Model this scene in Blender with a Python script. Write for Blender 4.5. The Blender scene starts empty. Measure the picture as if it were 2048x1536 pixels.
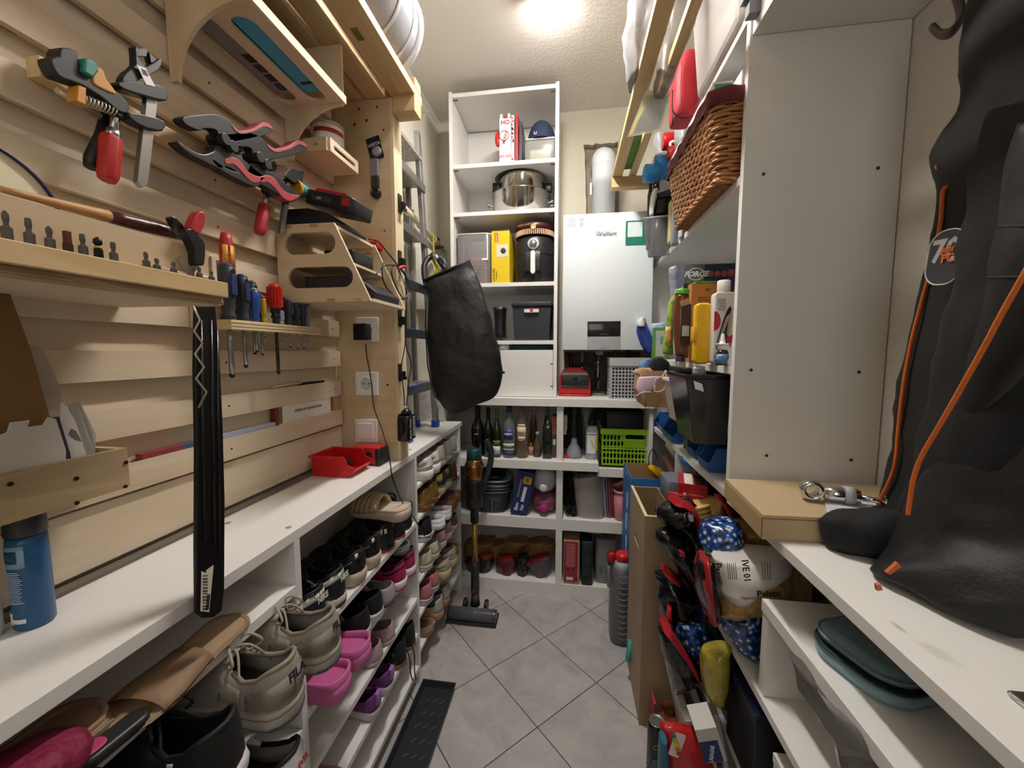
import bpy, bmesh, math, random
from mathutils import Vector, Matrix, noise
sc = bpy.context.scene
COL = sc.collection
PI = math.pi
# ---------------------------------------------------------------- camera, light, exposure
CAM_H = 1.30; FPX = 775.0
YAW = math.radians(8.339); PIT = math.radians(4.794)
FW = Vector((-math.sin(YAW)*math.cos(PIT), math.cos(YAW)*math.cos(PIT), -math.sin(PIT)))
RT = Vector((math.cos(YAW), math.sin(YAW), 0)); UP = RT.cross(FW)
cd = bpy.data.cameras.new('camera'); cam = bpy.data.objects.new('camera', cd); COL.objects.link(cam)
cd.sensor_width = 36; cd.lens = 36*FPX/2048; cd.clip_start = .02
cam.location = (0, 0, CAM_H)
cam.rotation_euler = Matrix((RT, UP, -FW)).transposed().to_euler()
sc.camera = cam
w = bpy.data.worlds.new('world'); sc.world = w; w.use_nodes = True
w.node_tree.nodes['Background'].inputs[0].default_value = (1, .97, .93, 1)
w.node_tree.nodes['Background'].inputs[1].default_value = .35
sc.view_settings.view_transform = 'Standard'; sc.view_settings.look = 'None'
sc.view_settings.gamma = 1; sc.view_settings.use_curve_mapping = False
sc.view_settings.exposure = 0.6
LAMP = 112.0
hl_ = bpy.data.lights.new('fill_light', 'AREA'); hl_.shape = 'RECTANGLE'; hl_.size = .7; hl_.size_y = 1.2; hl_.energy = 4; hl_.color = (1, .97, .93)
ho_ = bpy.data.objects.new('fill_light', hl_); COL.objects.link(ho_); ho_.location = (0, -1.15, 1.9); ho_.rotation_euler = (math.radians(78), 0, 0)  # soft fill light added behind the camera to brighten surfaces facing it
sc.cycles.max_bounces = 10; sc.cycles.transparent_max_bounces = 24
def U(px, py, X=None, Y=None, Z=None):
 """point of the room seen at a pixel, on the plane x=X, y=Y or z=Z"""
 d = FW + RT*((px-1024)/FPX) - UP*((py-768)/FPX)
 t = X/d.x if X is not None else (Y/d.y if Y is not None else (Z-CAM_H)/d.z)
 return Vector((0, 0, CAM_H)) + d*t
def UX(px, py, Y): return U(px, py, Y=Y).x
# ---------------------------------------------------------------- materials
def lin(h):
 c = [int(h[i:i+2], 16)/255 for i in (0, 2, 4)]
 return [x/12.92 if x <= .04045 else ((x+.055)/1.055)**2.4 for x in c]
_mc = {}
def newmat(name):
 m = bpy.data.materials.new(name); m.use_nodes = True
 nt = m.node_tree; return m, nt, nt.nodes['Principled BSDF']
def nd(nt, t, **k):
 n = nt.nodes.new(t)
 for a, b in k.items():
  if a.startswith('i_'): n.inputs[a[2:].replace('_', ' ')].default_value = b
  else: setattr(n, a, b)
 return n
def P(h, rough=.5, metal=0, bump=0, bs=60, var=0, vs=8, coat=0, emit=0, sheen=0, st=(1, 1, 1)):
 """general procedural surface: colour, gloss, fine relief, slight colour variation"""
 k = ('P', h, rough, metal, bump, bs, var, vs, coat, emit, sheen, st)
 if k in _mc: return _mc[k]
 m, nt, b = newmat('surface_'+h); L = nt.links.new
 c = lin(h); b.inputs['Roughness'].default_value = rough; b.inputs['Metallic'].default_value = metal
 b.inputs['Base Color'].default_value = (*c, 1)
 if coat: b.inputs['Coat Weight'].default_value = coat
 if sheen: b.inputs['Sheen Weight'].default_value = sheen
 if emit:
  b.inputs['Emission Color'].default_value = (*c, 1); b.inputs['Emission Strength'].default_value = emit
 if bump or var:
  tc = nd(nt, 'ShaderNodeTexCoord'); mp = nd(nt, 'ShaderNodeMapping'); mp.inputs['Scale'].default_value = st
  L(tc.outputs['Object'], mp.inputs[0])
 if bump:
  n = nd(nt, 'ShaderNodeTexNoise', i_Scale=bs, i_Detail=3.0); L(mp.outputs[0], n.inputs['Vector'])
  bp = nd(nt, 'ShaderNodeBump', i_Strength=1.0, i_Distance=bump); L(n.outputs[0], bp.inputs['Height'])
  L(bp.outputs[0], b.inputs['Normal'])
 if var:
  n = nd(nt, 'ShaderNodeTexNoise', i_Scale=vs, i_Detail=4.0); L(mp.outputs[0], n.inputs['Vector'])
  r = nd(nt, 'ShaderNodeValToRGB'); r.color_ramp.elements[0].position = .3; r.color_ramp.elements[1].position = .7
  r.color_ramp.elements[0].color = (*[x*(1-var) for x in c], 1); r.color_ramp.elements[1].color = (*[min(1, x*(1+var*.5)) for x in c], 1)
  L(n.outputs[0], r.inputs[0]); L(r.outputs[0], b.inputs['Base Color'])
 _mc[k] = m; return m
def G(h, amount=.25, rough=.15):
 """thin clear or milky plastic film and walls: see-through with a glossy skin"""
 k = ('G', h, amount, rough)
 if k in _mc: return _mc[k]
 m, nt, b = newmat('clear_plastic_'+h); L = nt.links.new
 b.inputs['Base Color'].default_value = (*lin(h), 1); b.inputs['Roughness'].default_value = rough
 t = nd(nt, 'ShaderNodeBsdfTransparent'); mx = nd(nt, 'ShaderNodeMixShader')
 fr = nd(nt, 'ShaderNodeFresnel', i_IOR=1.45); ad = nd(nt, 'ShaderNodeMath', operation='ADD', use_clamp=True)
 ad.inputs[1].default_value = amount; L(fr.outputs[0], ad.inputs[0]); L(ad.outputs[0], mx.inputs[0])
 t.inputs[0].default_value = (*[.5+.5*x for x in lin(h)], 1)
 L(t.outputs[0], mx.inputs[1]); L(b.outputs[0], mx.inputs[2]); L(mx.outputs[0], nt.nodes['Material Output'].inputs[0])
 _mc[k] = m; return m
def glass(h, rough=.02):
 k = ('glass', h, rough)
 if k in _mc: return _mc[k]
 m, nt, b = newmat('glass_'+h)
 b.inputs['Base Color'].default_value = (*lin(h), 1); b.inputs['Roughness'].default_value = rough
 b.inputs['Transmission Weight'].default_value = 1; b.inputs['IOR'].default_value = 1.3
 _mc[k] = m; return m
def wood(h1, h2, ax='y', sc_=1.0, rough=.55, knots=0):
 """wood with grain drawn out along one axis"""
 k = ('W', h1, h2, ax, sc_, knots)
 if k in _mc: return _mc[k]
 m, nt, b = newmat('wood_'+h1); L = nt.links.new
 tc = nd(nt, 'ShaderNodeTexCoord'); mp = nd(nt, 'ShaderNodeMapping')
 s = {'x': (1.2, 14, 14), 'y': (14, 1.2, 14), 'z': (14, 14, 1.2)}[ax]
 mp.inputs['Scale'].default_value = [q*sc_ for q in s]
 oi = nd(nt, 'ShaderNodeObjectInfo'); av = nd(nt, 'ShaderNodeVectorMath', operation='ADD')
 sv = nd(nt, 'ShaderNodeVectorMath', operation='SCALE'); sv.inputs[0].default_value = (37, 19, 53)
 L(oi.outputs['Random'], sv.inputs['Scale']); L(tc.outputs['Object'], av.inputs[0]); L(sv.outputs[0], av.inputs[1])
 L(av.outputs[0], mp.inputs[0])
 n = nd(nt, 'ShaderNodeTexNoise', i_Scale=2.0, i_Detail=6.0, i_Distortion=1.2); L(mp.outputs[0], n.inputs['Vector'])
 r = nd(nt, 'ShaderNodeValToRGB'); e = r.color_ramp.elements
 e[0].position = .3; e[0].color = (*lin(h2), 1); e[1].position = .65; e[1].color = (*lin(h1), 1)
 L(n.outputs[0], r.inputs[0]); L(r.outputs[0], b.inputs['Base Color'])
 b.inputs['Roughness'].default_value = rough
 bp = nd(nt, 'ShaderNodeBump', i_Strength=.3, i_Distance=.0006); L(n.outputs[0], bp.inputs['Height']); L(bp.outputs[0], b.inputs['Normal'])
 _mc[k] = m; return m
def PLY(ax='y'): return wood('e0cfb7', 'd2bd9f', ax, .5)
def PLYD(ax='y'): return wood('c2a680', '9a7d58', ax, 2.5)
def PINE(ax='y'): return wood('dcc093', 'c4a06a', ax, 1.0)
WHITE = lambda: P('e7e5e1', .42, bump=.0001, bs=300)
STEEL = lambda: P('b9b9b8', .28, 1)
CHROME = lambda: P('d8d8d8', .08, 1)
BLACK = lambda r=.45: P('0d0d0f', r)
# ---------------------------------------------------------------- mesh builder
class M:
 def __init__(s, T=None): s.v = []; s.f = []; s.sm = []; s.T = T or Matrix()
 def add(s, vs, fs, smooth=False):
  b = len(s.v); T = s.T
  s.v += [tuple(T @ Vector(v)) for v in vs]
  s.f += [tuple(b+i for i in f) for f in fs]; s.sm += [smooth]*len(fs); return s
 def box(s, x0, x1, y0, y1, z0, z1):
  return s.add([(x, y, z) for z in (z0, z1) for y in (y0, y1) for x in (x0, x1)],
 [(0, 2, 3, 1), (4, 5, 7, 6), (0, 1, 5, 4), (2, 6, 7, 3), (0, 4, 6, 2), (1, 3, 7, 5)])
 def cb(s, c, d): return s.box(c[0]-d[0]/2, c[0]+d[0]/2, c[1]-d[1]/2, c[1]+d[1]/2, c[2]-d[2]/2, c[2]+d[2]/2)
 def loft(s, rings, caps=True, smooth=True, close=True):
  n = len(rings[0]); vs = [p for r in rings for p in r]; fs = []
  for i in range(len(rings)-1):
   for j in range(n if close else n-1):
    k = (j+1) % n; fs.append((i*n+j, i*n+k, (i+1)*n+k, (i+1)*n+j))
  b0 = len(s.f); s.add(vs, fs, smooth)
  if caps:
   o = len(s.v)-len(vs)
   s.f += [tuple(o+j for j in reversed(range(n))), tuple(o+(len(rings)-1)*n+j for j in range(n))]; s.sm += [False, False]
  return s
 def lathe(s, prof, n=24, c=(0, 0, 0), caps=True, smooth=True):
  return s.loft([[(c[0]+r*math.cos(2*PI*j/n), c[1]+r*math.sin(2*PI*j/n), c[2]+z) for j in range(n)] for r, z in prof], caps, smooth)
 def tube(s, pts, r, n=8, closed=False, caps=True, flat=1.0):
  pts = [Vector(p) for p in pts]; rings = []; N = len(pts); up = None
  for i, p in enumerate(pts):
   a = pts[(i-1) % N] if (closed or i > 0) else p; b = pts[(i+1) % N] if (closed or i < N-1) else p
   t = (b-a); t = t.normalized() if t.length > 1e-9 else Vector((0, 0, 1))
   if up is None: up = Vector((0, 0, 1)) if abs(t.z) < .9 else Vector((1, 0, 0))
   sd = t.cross(up); sd = sd.normalized() if sd.length > 1e-6 else Vector((1, 0, 0)); up = sd.cross(t).normalized()
   rr = r[i] if isinstance(r, (list, tuple)) else r
   rings.append([p+sd*(rr*math.cos(2*PI*j/n))+up*(rr*flat*math.sin(2*PI*j/n)) for j in range(n)])
  if closed: rings.append(rings[0])
  return s.loft(rings, caps and not closed)
 def cyl(s, a, b, r, r2=None, n=16): return s.tube([a, b], [r, r if r2 is None else r2], n)
 def ball(s, c, r, n=12, sq=1.0):
  r = r if isinstance(r, (tuple, list)) else (r, r, r); f = lambda v: math.copysign(abs(v)**sq, v)
  m = n//2+1; rings = []
  for i in range(m+1):
   a = -PI/2+PI*i/m*.998+.001
   rings.append([(c[0]+r[0]*f(math.cos(a))*f(math.cos(2*PI*j/n)), c[1]+r[1]*f(math.cos(a))*f(math.sin(2*PI*j/n)), c[2]+r[2]*f(math.sin(a))) for j in range(n)])
  return s.loft(rings)
 def prism(s, poly, h0, h1, pl='xy', smooth=False):
  f = {'xy': lambda a, b, h: (a, b, h), 'xz': lambda a, b, h: (a, h, b), 'yz': lambda a, b, h: (h, a, b)}[pl]
  return s.loft([[f(a, b, h0) for a, b in poly], [f(a, b, h1) for a, b in poly]], True, smooth)
 def rbox(s, x0, x1, y0, y1, z0, z1, r=.01, e=.003, n=4):
  """box with rounded upright corners and softened rims"""
  def ring(i, z):
   rr = max(r-i, .0005); o = []
   for cx, cy, a0 in ((x1-i-rr, y1-i-rr, 0), (x0+i+rr, y1-i-rr, 90), (x0+i+rr, y0+i+rr, 180), (x1-i-rr, y0+i+rr, 270)):
    for k in range(n+1):
     a = math.radians(a0+90*k/n); o.append((cx+rr*math.cos(a), cy+rr*math.sin(a), z))
   return o
  return s.loft([ring(e, z0), ring(e*.3, z0+e*.3), ring(0, z0+e), ring(0, z1-e), ring(e*.3, z1-e*.3), ring(e, z1)])
 def grid(s, fn, nu, nv, smooth=True):
  vs = [fn(i/nu, j/nv) for i in range(nu+1) for j in range(nv+1)]
  return s.add(vs, [(i*(nv+1)+j, (i+1)*(nv+1)+j, (i+1)*(nv+1)+j+1, i*(nv+1)+j+1) for i in range(nu) for j in range(nv)], smooth)
 def holed(s, outer, holes, t0, t1, pl='xy'):
  """flat board t0..t1 thick with cut-outs right through"""
  bm = bmesh.new(); E = []
  for lp in [outer]+holes:
   vv = [bm.verts.new((a, b, 0)) for a, b in lp]
   E += [bm.edges.new((vv[i], vv[(i+1) % len(vv)])) for i in range(len(vv))]
  bmesh.ops.triangle_fill(bm, edges=E, use_beauty=True, use_dissolve=False)
  bm.verts.index_update(); f = {'xy': lambda a, b, h: (a, b, h), 'xz': lambda a, b, h: (a, h, b), 'yz': lambda a, b, h: (h, a, b)}[pl]
  vs = [v.co.copy() for v in bm.verts]; fs = [tuple(v.index for v in q.verts) for q in bm.faces]; n = len(vs)
  ed = [(e.verts[0].index, e.verts[1].index) for e in bm.edges if len(e.link_faces) == 1]; bm.free()
  s.add([f(v.x, v.y, t0) for v in vs]+[f(v.x, v.y, t1) for v in vs],
 [tuple(reversed(q)) for q in fs]+[tuple(i+n for i in q) for q in fs]+[(a, b, b+n, a+n) for a, b in ed]); return s
def slot(cx, cy, w, h, n=6, r=None):
 r = r or min(w, h)/2; o = []
 for sx, sy, a0 in ((1, 1, 0), (-1, 1, 90), (-1, -1, 180), (1, -1, 270)):
  for k in range(n+1):
   a = math.radians(a0+90*k/n); p = (cx+sx*(w/2-r)+r*math.cos(a), cy+sy*(h/2-r)+r*math.sin(a))
   if not o or (abs(p[0]-o[-1][0])+abs(p[1]-o[-1][1])) > 1e-6: o.append(p)
 if abs(o[0][0]-o[-1][0])+abs(o[0][1]-o[-1][1]) < 1e-6: o.pop()
 return o
def rect(x0, x1, y0, y1): return [(x0, y0), (x1, y0), (x1, y1), (x0, y1)]
# ---------------------------------------------------------------- objects
def obj(name, m, mat, parent=None, bevel=0, sub=0, solid=0, label=None, loc=None, rot=None):
 me = bpy.data.meshes.new(name); me.from_pydata(m.v, [], m.f); me.polygons.foreach_set('use_smooth', m.sm)
 bm = bmesh.new(); bm.from_mesh(me); bmesh.ops.recalc_face_normals(bm, faces=bm.faces); bm.to_mesh(me); bm.free()
 me.materials.append(mat); me.update()
 o = bpy.data.objects.new(name, me); COL.objects.link(o)
 if parent: o.parent = parent
 if loc is not None: o.location = loc
 if rot is not None: o.rotation_euler = rot
 if solid: q = o.modifiers.new('s', 'SOLIDIFY'); q.thickness = solid; q.offset = -1
 if sub: q = o.modifiers.new('u', 'SUBSURF'); q.levels = q.render_levels = sub
 if bevel:
  q = o.modifiers.new('b', 'BEVEL'); q.width = bevel; q.segments = 2; q.limit_method = 'ANGLE'; q.angle_limit = math.radians(40)
 if label: o['label'] = label
 return o
def tag(o, label, cat, group=None):
 o['label'] = label; o['category'] = cat
 if group: o['group'] = group
 return o
def thing(name, label, cat, loc=(0, 0, 0), rz=0, group=None, rot=None):
 o = bpy.data.objects.new(name, None); o.empty_display_size = .02; COL.objects.link(o); o.location = loc
 o.rotation_euler = rot if rot else (0, 0, rz)
 return tag(o, label, cat, group)
def one(name, m, mat, label, cat, loc=(0, 0, 0), rz=0, group=None, rot=None, **k):
 o = obj(name, m, mat, loc=loc, rot=rot if rot else (0, 0, rz), **k); return tag(o, label, cat, group)
def struct(name, m, mat, **k):
 o = obj(name, m, mat, **k); o['kind'] = 'structure'; return o
def dup(root, loc=None, rz=None, label=None, group=None, rot=None):
 def cp(o, par):
  c = o.copy(); COL.objects.link(c)
  if par: c.parent = par
  for ch in [x for x in bpy.data.objects if x.parent == o]: cp(ch, c)
  return c
 r = cp(root, None)
 if loc is not None: r.location = loc
 if rz is not None: r.rotation_euler = (0, 0, rz)
 if rot is not None: r.rotation_euler = rot
 if label: r['label'] = label
 if group: r['group'] = group
 return r
FACE = {'-y': (PI/2, 0, 0), '+x': (PI/2, 0, PI/2), '-x': (PI/2, 0, -PI/2), '+z': (0, 0, 0), '+y': (PI/2, 0, PI)}
def text(s, size, h, loc, face='-y', parent=None, name='lettering', bold=.0, align='CENTER', turn=0, rough=.5, sx=1.0, shear=0, spacing=1.0):
 cu = bpy.data.curves.new(name, 'FONT'); cu.body = s; cu.size = size; cu.extrude = .00025; cu.offset = bold*size
 cu.align_x = align; cu.align_y = 'CENTER'; cu.resolution_u = 2; cu.shear = shear; cu.space_character = spacing
 t = bpy.data.objects.new(name, cu); me = bpy.data.meshes.new_from_object(t)
 bpy.data.objects.remove(t); bpy.data.curves.remove(cu)
 me.materials.clear(); me.materials.append(P(h, rough)); me.name = name
 o = bpy.data.objects.new(name, me); COL.objects.link(o); o.parent = parent; o.location = loc
 R_ = Matrix.Rotation(0, 3, 'Z')
 from mathutils import Euler
 e = Euler(FACE[face] if isinstance(face, str) else face).to_matrix() @ Matrix.Rotation(turn, 3, 'Z')
 o.rotation_euler = e.to_euler(); o.scale = (sx, 1, 1)
 return o
def plate(name, mat, c, wd, ht, face, parent, t=.0006, r=0, turn=0, label=None):
 """thin printed label lying on a face, centred at c"""
 from mathutils import Euler
 T = Matrix.Translation(c) @ (Euler(FACE[face] if isinstance(face, str) else face).to_matrix() @ Matrix.Rotation(turn, 3, 'Z')).to_4x4()
 m = M(T); m.prism(slot(0, 0, wd, ht, 4, r) if r else rect(-wd/2, wd/2, -ht/2, ht/2), -t*.3, t)
 return obj(name, m, mat, parent, label=label)
def W(t): return M(Matrix.Translation(-t.location))
def yz(pts, X):
 return [(q.y, q.z) for q in (U(a, b, X=X) for a, b in pts)]
def xz(pts, Y):
 return [(q.x, q.z) for q in (U(a, b, Y=Y) for a, b in pts)]
def smooth_path(pts, n=6):
 """Catmull-Rom through the points"""
 pts = [Vector(p) for p in pts]; o = []
 for i in range(len(pts)-1):
  a = pts[max(i-1, 0)]; b = pts[i]; c = pts[i+1]; d = pts[min(i+2, len(pts)-1)]
  for k in range(n):
   t = k/n; o.append(.5*((2*b)+(c-a)*t+(2*a-5*b+4*c-d)*t*t+(3*b-a-3*c+d)*t**3))
 return o+[pts[-1]]
def closed_smooth(pts, n=4):
 N = len(pts); pts = [Vector((*p, 0)) for p in pts]; o = []
 for i in range(N):
  a, b, c, d = pts[i-1], pts[i], pts[(i+1) % N], pts[(i+2) % N]
  for k in range(n):
   t = k/n; q = .5*((2*b)+(c-a)*t+(2*a-5*b+4*c-d)*t*t+(3*b-a-3*c+d)*t**3); o.append((q.x, q.y))
 return o
def soft(t, rows, d, Y=None, X=None, n=28, wr=.004, fr=14, seed=0, sub=3, flat=1.0):
 """a soft, creased body: rows of left/right pixel pairs on a plane, d = half depth (number or one per row)"""
 m = W(t) if t else M(); nrm = Vector((0, 1, 0)) if Y is not None else Vector((1, 0, 0)); k_ = dict(Y=Y) if Y is not None else dict(X=X)
 Ls = smooth_path([r[0] if isinstance(r[0], Vector) else U(*r[0], **k_) for r in rows], sub); Rs = smooth_path([r[1] if isinstance(r[1], Vector) else U(*r[1], **k_) for r in rows], sub)
 ds = list(d) if isinstance(d, (list, tuple)) else [d]*len(rows); N = len(Ls); rings = []
 for i in range(N):
  f = i/(N-1)*(len(ds)-1); j = min(int(f), len(ds)-2); dd = ds[j]+(ds[j+1]-ds[j])*(f-j)
  c = (Ls[i]+Rs[i])/2; h = (Rs[i]-Ls[i])/2; ring = []
  for q in range(n):
   a = 2*PI*q/n; ca, sa = math.cos(a), math.sin(a)
   ca = math.copysign(abs(ca)**flat, ca); sa = math.copysign(abs(sa)**flat, sa)
   p = c+h*ca+nrm*(dd*sa)
   nv = noise.noise_vector(p*fr+Vector((seed*7.3, seed*3.1, 0)))+.5*noise.noise_vector(p*fr*2.7+Vector((seed, 0, 5)))
   ring.append(p+nv*wr)
  rings.append(ring)
 return m.loft(rings)
def place(px0, px1, pt, pb, zs):
 p = U((px0+px1)/2, pb, Z=zs); Y = min(2.12, max(p.y, 2.03 if zs > 1.07 else 1.992)); a = U(px0, pb, Y=Y); b = U(px1, pb, Y=Y)
 return Vector(((a.x+b.x)/2, Y, zs+.0005)), b.x-a.x, U((px0+px1)/2, pt, Y=Y).z-zs
def ring_label(t, r, z0, z1, h, a0=-150, a1=-30, label=None, nm='label', c=(0, 0)):
 return arc_label(nm, P(h, .5), r+.0004, z0, z1, a0, a1, t, c, label=label)
def bottle(px0, px1, pt, pb, zs, kind, label, name='bottle', cat='bottle', group=None, dy=0):
 c, wd, h = place(px0, px1, pt, pb, zs); r = wd/2; c.y += r+dy
 t = thing(name, label, cat, c, group=group)
 prof = {'wine': [(.85, 0), (1, .012), (1, .52), (.9, .6), (.42, .74), (.38, .78), (.36, .93)],
 'spirit': [(.9, 0), (1, .012), (.98, .30), (1, .62), (.82, .72), (.4, .82), (.36, .93)],
 'round': [(.9, 0), (1, .012), (1, .60), (.85, .72), (.45, .82), (.36, .93)],
 'flask': [(.85, 0), (1, .04), (1, .5), (.4, .75), (.36, .9)],
 'slim': [(.95, 0), (1, .01), (1, .62), (.8, .70), (.36, .76), (.34, .93)]}[kind]
 return t, [(a*r, b*h) for a, b in prof], r, h
# ================================================================ SETTING
XL, XR, YB, YF, ZC = -.80, .775, 2.36, -1.25, 2.665
def plaster(h, k=.0022, s=75):
 return P(h, .85, bump=k, bs=s)
struct('wall_left', M().box(XL-.1, XL, YF-.1, YB+.1, -.02, ZC+.1), plaster('dedacb', .0006, 120))
struct('wall_right', M().box(XR, XR+.1, YF-.1, YB+.1, -.02, ZC+.1), plaster('ddd8d0', .003, 70))
# recessed patch round the flue: wall_back with a rough-edged opening
fl = [U(1168, 290, Y=YB), U(1236, 284, Y=YB), U(1238, 440, Y=YB), U(1172, 440, Y=YB)]
rr = random.Random(3); hole = []
for a, b in zip(fl, fl[1:]+fl[:1]):
 for k in range(8):
  p = a.lerp(b, k/8); hole.append((p.x+rr.uniform(-.006, .006), p.z+rr.uniform(-.006, .006)))
m = M(); m.holed(rect(XL-.1, XR+.1, -.02, ZC+.1), [hole], YB, YB+.04, 'xz')
wb = struct('wall_back', m, plaster('d3ccba', .001, 50))
obj('render_patch', M().box(-.1, .5, YB+.041, YB+.08, 1.6, 2.62), P('9d937f', .9, bump=.003, bs=45, var=.3, vs=15), wb, label='rough grey-brown mortar patch round the flue pipe')
struct('wall_front', M().box(XL-.1, XR+.1, YF-.1, YF, -.02, ZC+.1), plaster('d8d2c6'))
ce = struct('ceiling', M().box(XL-.1, XR+.1, YF-.1, YB+.1, ZC, ZC+.1), plaster('e8e2da', .0018, 60))
fo = struct('floor', M().box(XL-.1, XR+.1, YF-.1, YB+.1, -.06, -.004), P('4d4a48', .9))
# ceiling cove strip at the left wall
struct('trim_1', M().prism([(XL, ZC), (XL+.018, ZC), (XL, ZC-.018)], 1.3, YB, 'xz'), P('dfdcd2', .7))
# floor tiles laid on the diagonal
def clip(poly, ax, val, keep_less):
 out = []
 for i in range(len(poly)):
  a, b = poly[i], poly[(i+1) % len(poly)]
  ia = (a[ax] <= val) == keep_less; ib = (b[ax] <= val) == keep_less
  if ia: out.append(a)
  if ia != ib:
   t = (val-a[ax])/(b[ax]-a[ax]); out.append((a[0]+t*(b[0]-a[0]), a[1]+t*(b[1]-a[1])))
 return out
def tilemat():
 m, nt, b = newmat('stone_tile'); L = nt.links.new
 tc = nd(nt, 'ShaderNodeTexCoord'); n = nd(nt, 'ShaderNodeTexNoise', i_Scale=9.0, i_Detail=9.0, i_Roughness=.62, i_Distortion=.8)
 oi = nd(nt, 'ShaderNodeObjectInfo'); av = nd(nt, 'ShaderNodeVectorMath', operation='ADD'); sv = nd(nt, 'ShaderNodeVectorMath', operation='SCALE'); sv.inputs[0].default_value = (31, 17, 9)
 L(oi.outputs['Random'], sv.inputs['Scale']); L(tc.outputs['Object'], av.inputs[0]); L(sv.outputs[0], av.inputs[1]); L(av.outputs[0], n.inputs['Vector'])
 r = nd(nt, 'ShaderNodeValToRGB'); e = r.color_ramp.elements; e[0].position = .3; e[0].color = (*lin('9f9b99'), 1); e[1].position = .7; e[1].color = (*lin('bfbab7'), 1)
 L(n.outputs[0], r.inputs[0]); L(r.outputs[0], b.inputs['Base Color']); b.inputs['Roughness'].default_value = .5
 bp = nd(nt, 'ShaderNodeBump', i_Strength=.4, i_Distance=.0008); L(n.outputs[0], bp.inputs['Height']); L(bp.outputs[0], b.inputs['Normal'])
 return m
TM = tilemat(); hd = .2155; g = .0024
for i in range(-12, 13):
 for j in range(-12, 13):
  cx = -.093+(i+j)*hd; cy = 1.456+(i-j)*hd
  q = [(cx, cy-hd+g), (cx+hd-g, cy), (cx, cy+hd-g), (cx-hd+g, cy)]
  for ax, v, l in ((0, XR, True), (0, XL, False), (1, YB, True), (1, -.6, False)):
   if q: q = clip(q, ax, v, l)
  if len(q) > 2 and abs(sum(q[k][0]*q[(k+1) % len(q)][1]-q[(k+1) % len(q)][0]*q[k][1] for k in range(len(q))))/2 > .0004:
   obj('tile', M().prism(q, -.012, 0), TM, fo)
# ceiling lamp: long strip light
lx = U(1100, 10, Z=2.62).x; ly = U(1100, 22, Z=2.61).y
t = thing('ceiling_lamp', 'bright white strip light on the ceiling', 'lamp', (lx, ly-.6, ZC))
obj('base', M().box(-.028, .028, -.01, .60, -.018, 0), P('e8e8e8', .4), t)
obj('diffuser', M().prism([(-.036, -.02), (.036, -.02), (.034, -.055), (.018, -.068), (-.018, -.068), (-.034, -.055)], .0, .59, 'xz'), P('fffaf4', .5, emit=LAMP), t)
obj('side_shield', M().box(-.040, -.0365, -.005, .595, -.056, -.0005).box(.0365, .040, -.005, .595, -.056, -.0005), P('e8e8e8', .4), t)  # opaque strips added to keep the diffuser's light off the ceiling
# ================================================================ WHITE SHELF UNITS
def boards(name, label, cat, L_, group=None, mat=None):
 """a unit out of boards: L_ = list of (part name, x0,x1,y0,y1,z0,z1)"""
 x = sum((a[1]+a[2])/2 for a in L_)/len(L_); y = sum((a[3]+a[4])/2 for a in L_)/len(L_); z = min(a[5] for a in L_)
 t = thing(name, label, cat, (x, y, z), group=group)
 for a in L_:
  obj(a[0], M().box(a[1]-x, a[2]-x, a[3]-y, a[4]-y, a[5]-z, a[6]-z), mat or WHITE(), t, bevel=.0008)
 return t
SF = -.565       # front of the shoe shelf
D1, D2, D3 = .715, 1.36, 1.955
ST = .925
L_ = [('top_board', XL+.002, SF, .0, 2.0, ST-.022, ST)]
for y in (D1, D2, D3): L_.append(('divider', XL+.002, SF, y-.009, y+.009, .0, ST-.022))
L_.append(('divider', XL+.002, SF, .0, .018, .0, ST-.022))
L_ += [('shelf', XL+.002, SF, .018, D1-.009, .787, .808), ('shelf', XL+.002, SF, .018, D1-.009, .665, .683), ('shelf', XL+.002, SF, .018, D1-.009, .46, .478), ('shelf', XL+.002, SF, .018, D1-.009, .24, .258)]
SH2 = (.655, .500, .355, .21, .075)
L_ += [('shelf', XL+.002, SF, D1+.009, D2-.009, z-.018, z) for z in SH2]
SH3 = (.79, .66, .535, .41, .27, .13)
L_ += [('shelf', XL+.002, SF, D2+.009, D3-.009, z-.014, z) for z in SH3]
sh = boards('shoe_shelf', 'long white shoe shelf under the tool wall, full of shoes', 'shelf', L_)
for i, (px, py) in enumerate([(577, 1055), (456, 1046), (820, 899)]):
 p = U(px, py, Z=ST); obj('screw_cover', M().lathe([(.006, 0), (.006, .0006)], 12, p-sh.location), P('8d8a85', .6), sh)
# tall open unit at the back
TX0, TX1, TY0, TZ0, TZ1 = -.623, -.062, 2.02, 1.062, 2.615
TS = [U(1010, y, Y=TY0).z for y in (176, 322, 420, 565, 681)]
L_ = [('side_panel', TX0, TX0+.018, TY0, YB-.004, TZ0, TZ1), ('side_panel', TX1-.018, TX1, TY0, YB-.004, TZ0, TZ1),
 ('back_panel', TX0+.018, TX1-.018, YB-.016, YB-.005, TZ0, TZ1-.03)]
for i, z in enumerate(TS): L_.append(('shelf', TX0+.018, TX1-.018, TY0+.003, YB-.016, z-.02, z))
L_.append(('base_board', TX0+.018, TX1-.018, TY0+.003, YB-.016, TZ0, TZ0+.035))
tu = boards('tall_shelf', 'tall narrow open white shelf unit on the back cabinet left of the boiler', 'shelf', L_)
for z in TS[:3]:
 for x in (TX0+.03, TX1-.03): obj('shelf_pin', M(Matrix.Translation(-tu.location)).box(x-.012, x+.012, TY0+.02, TY0+.026, z-.024, z-.0205), P('77736c', .4, .8), tu)
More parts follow.
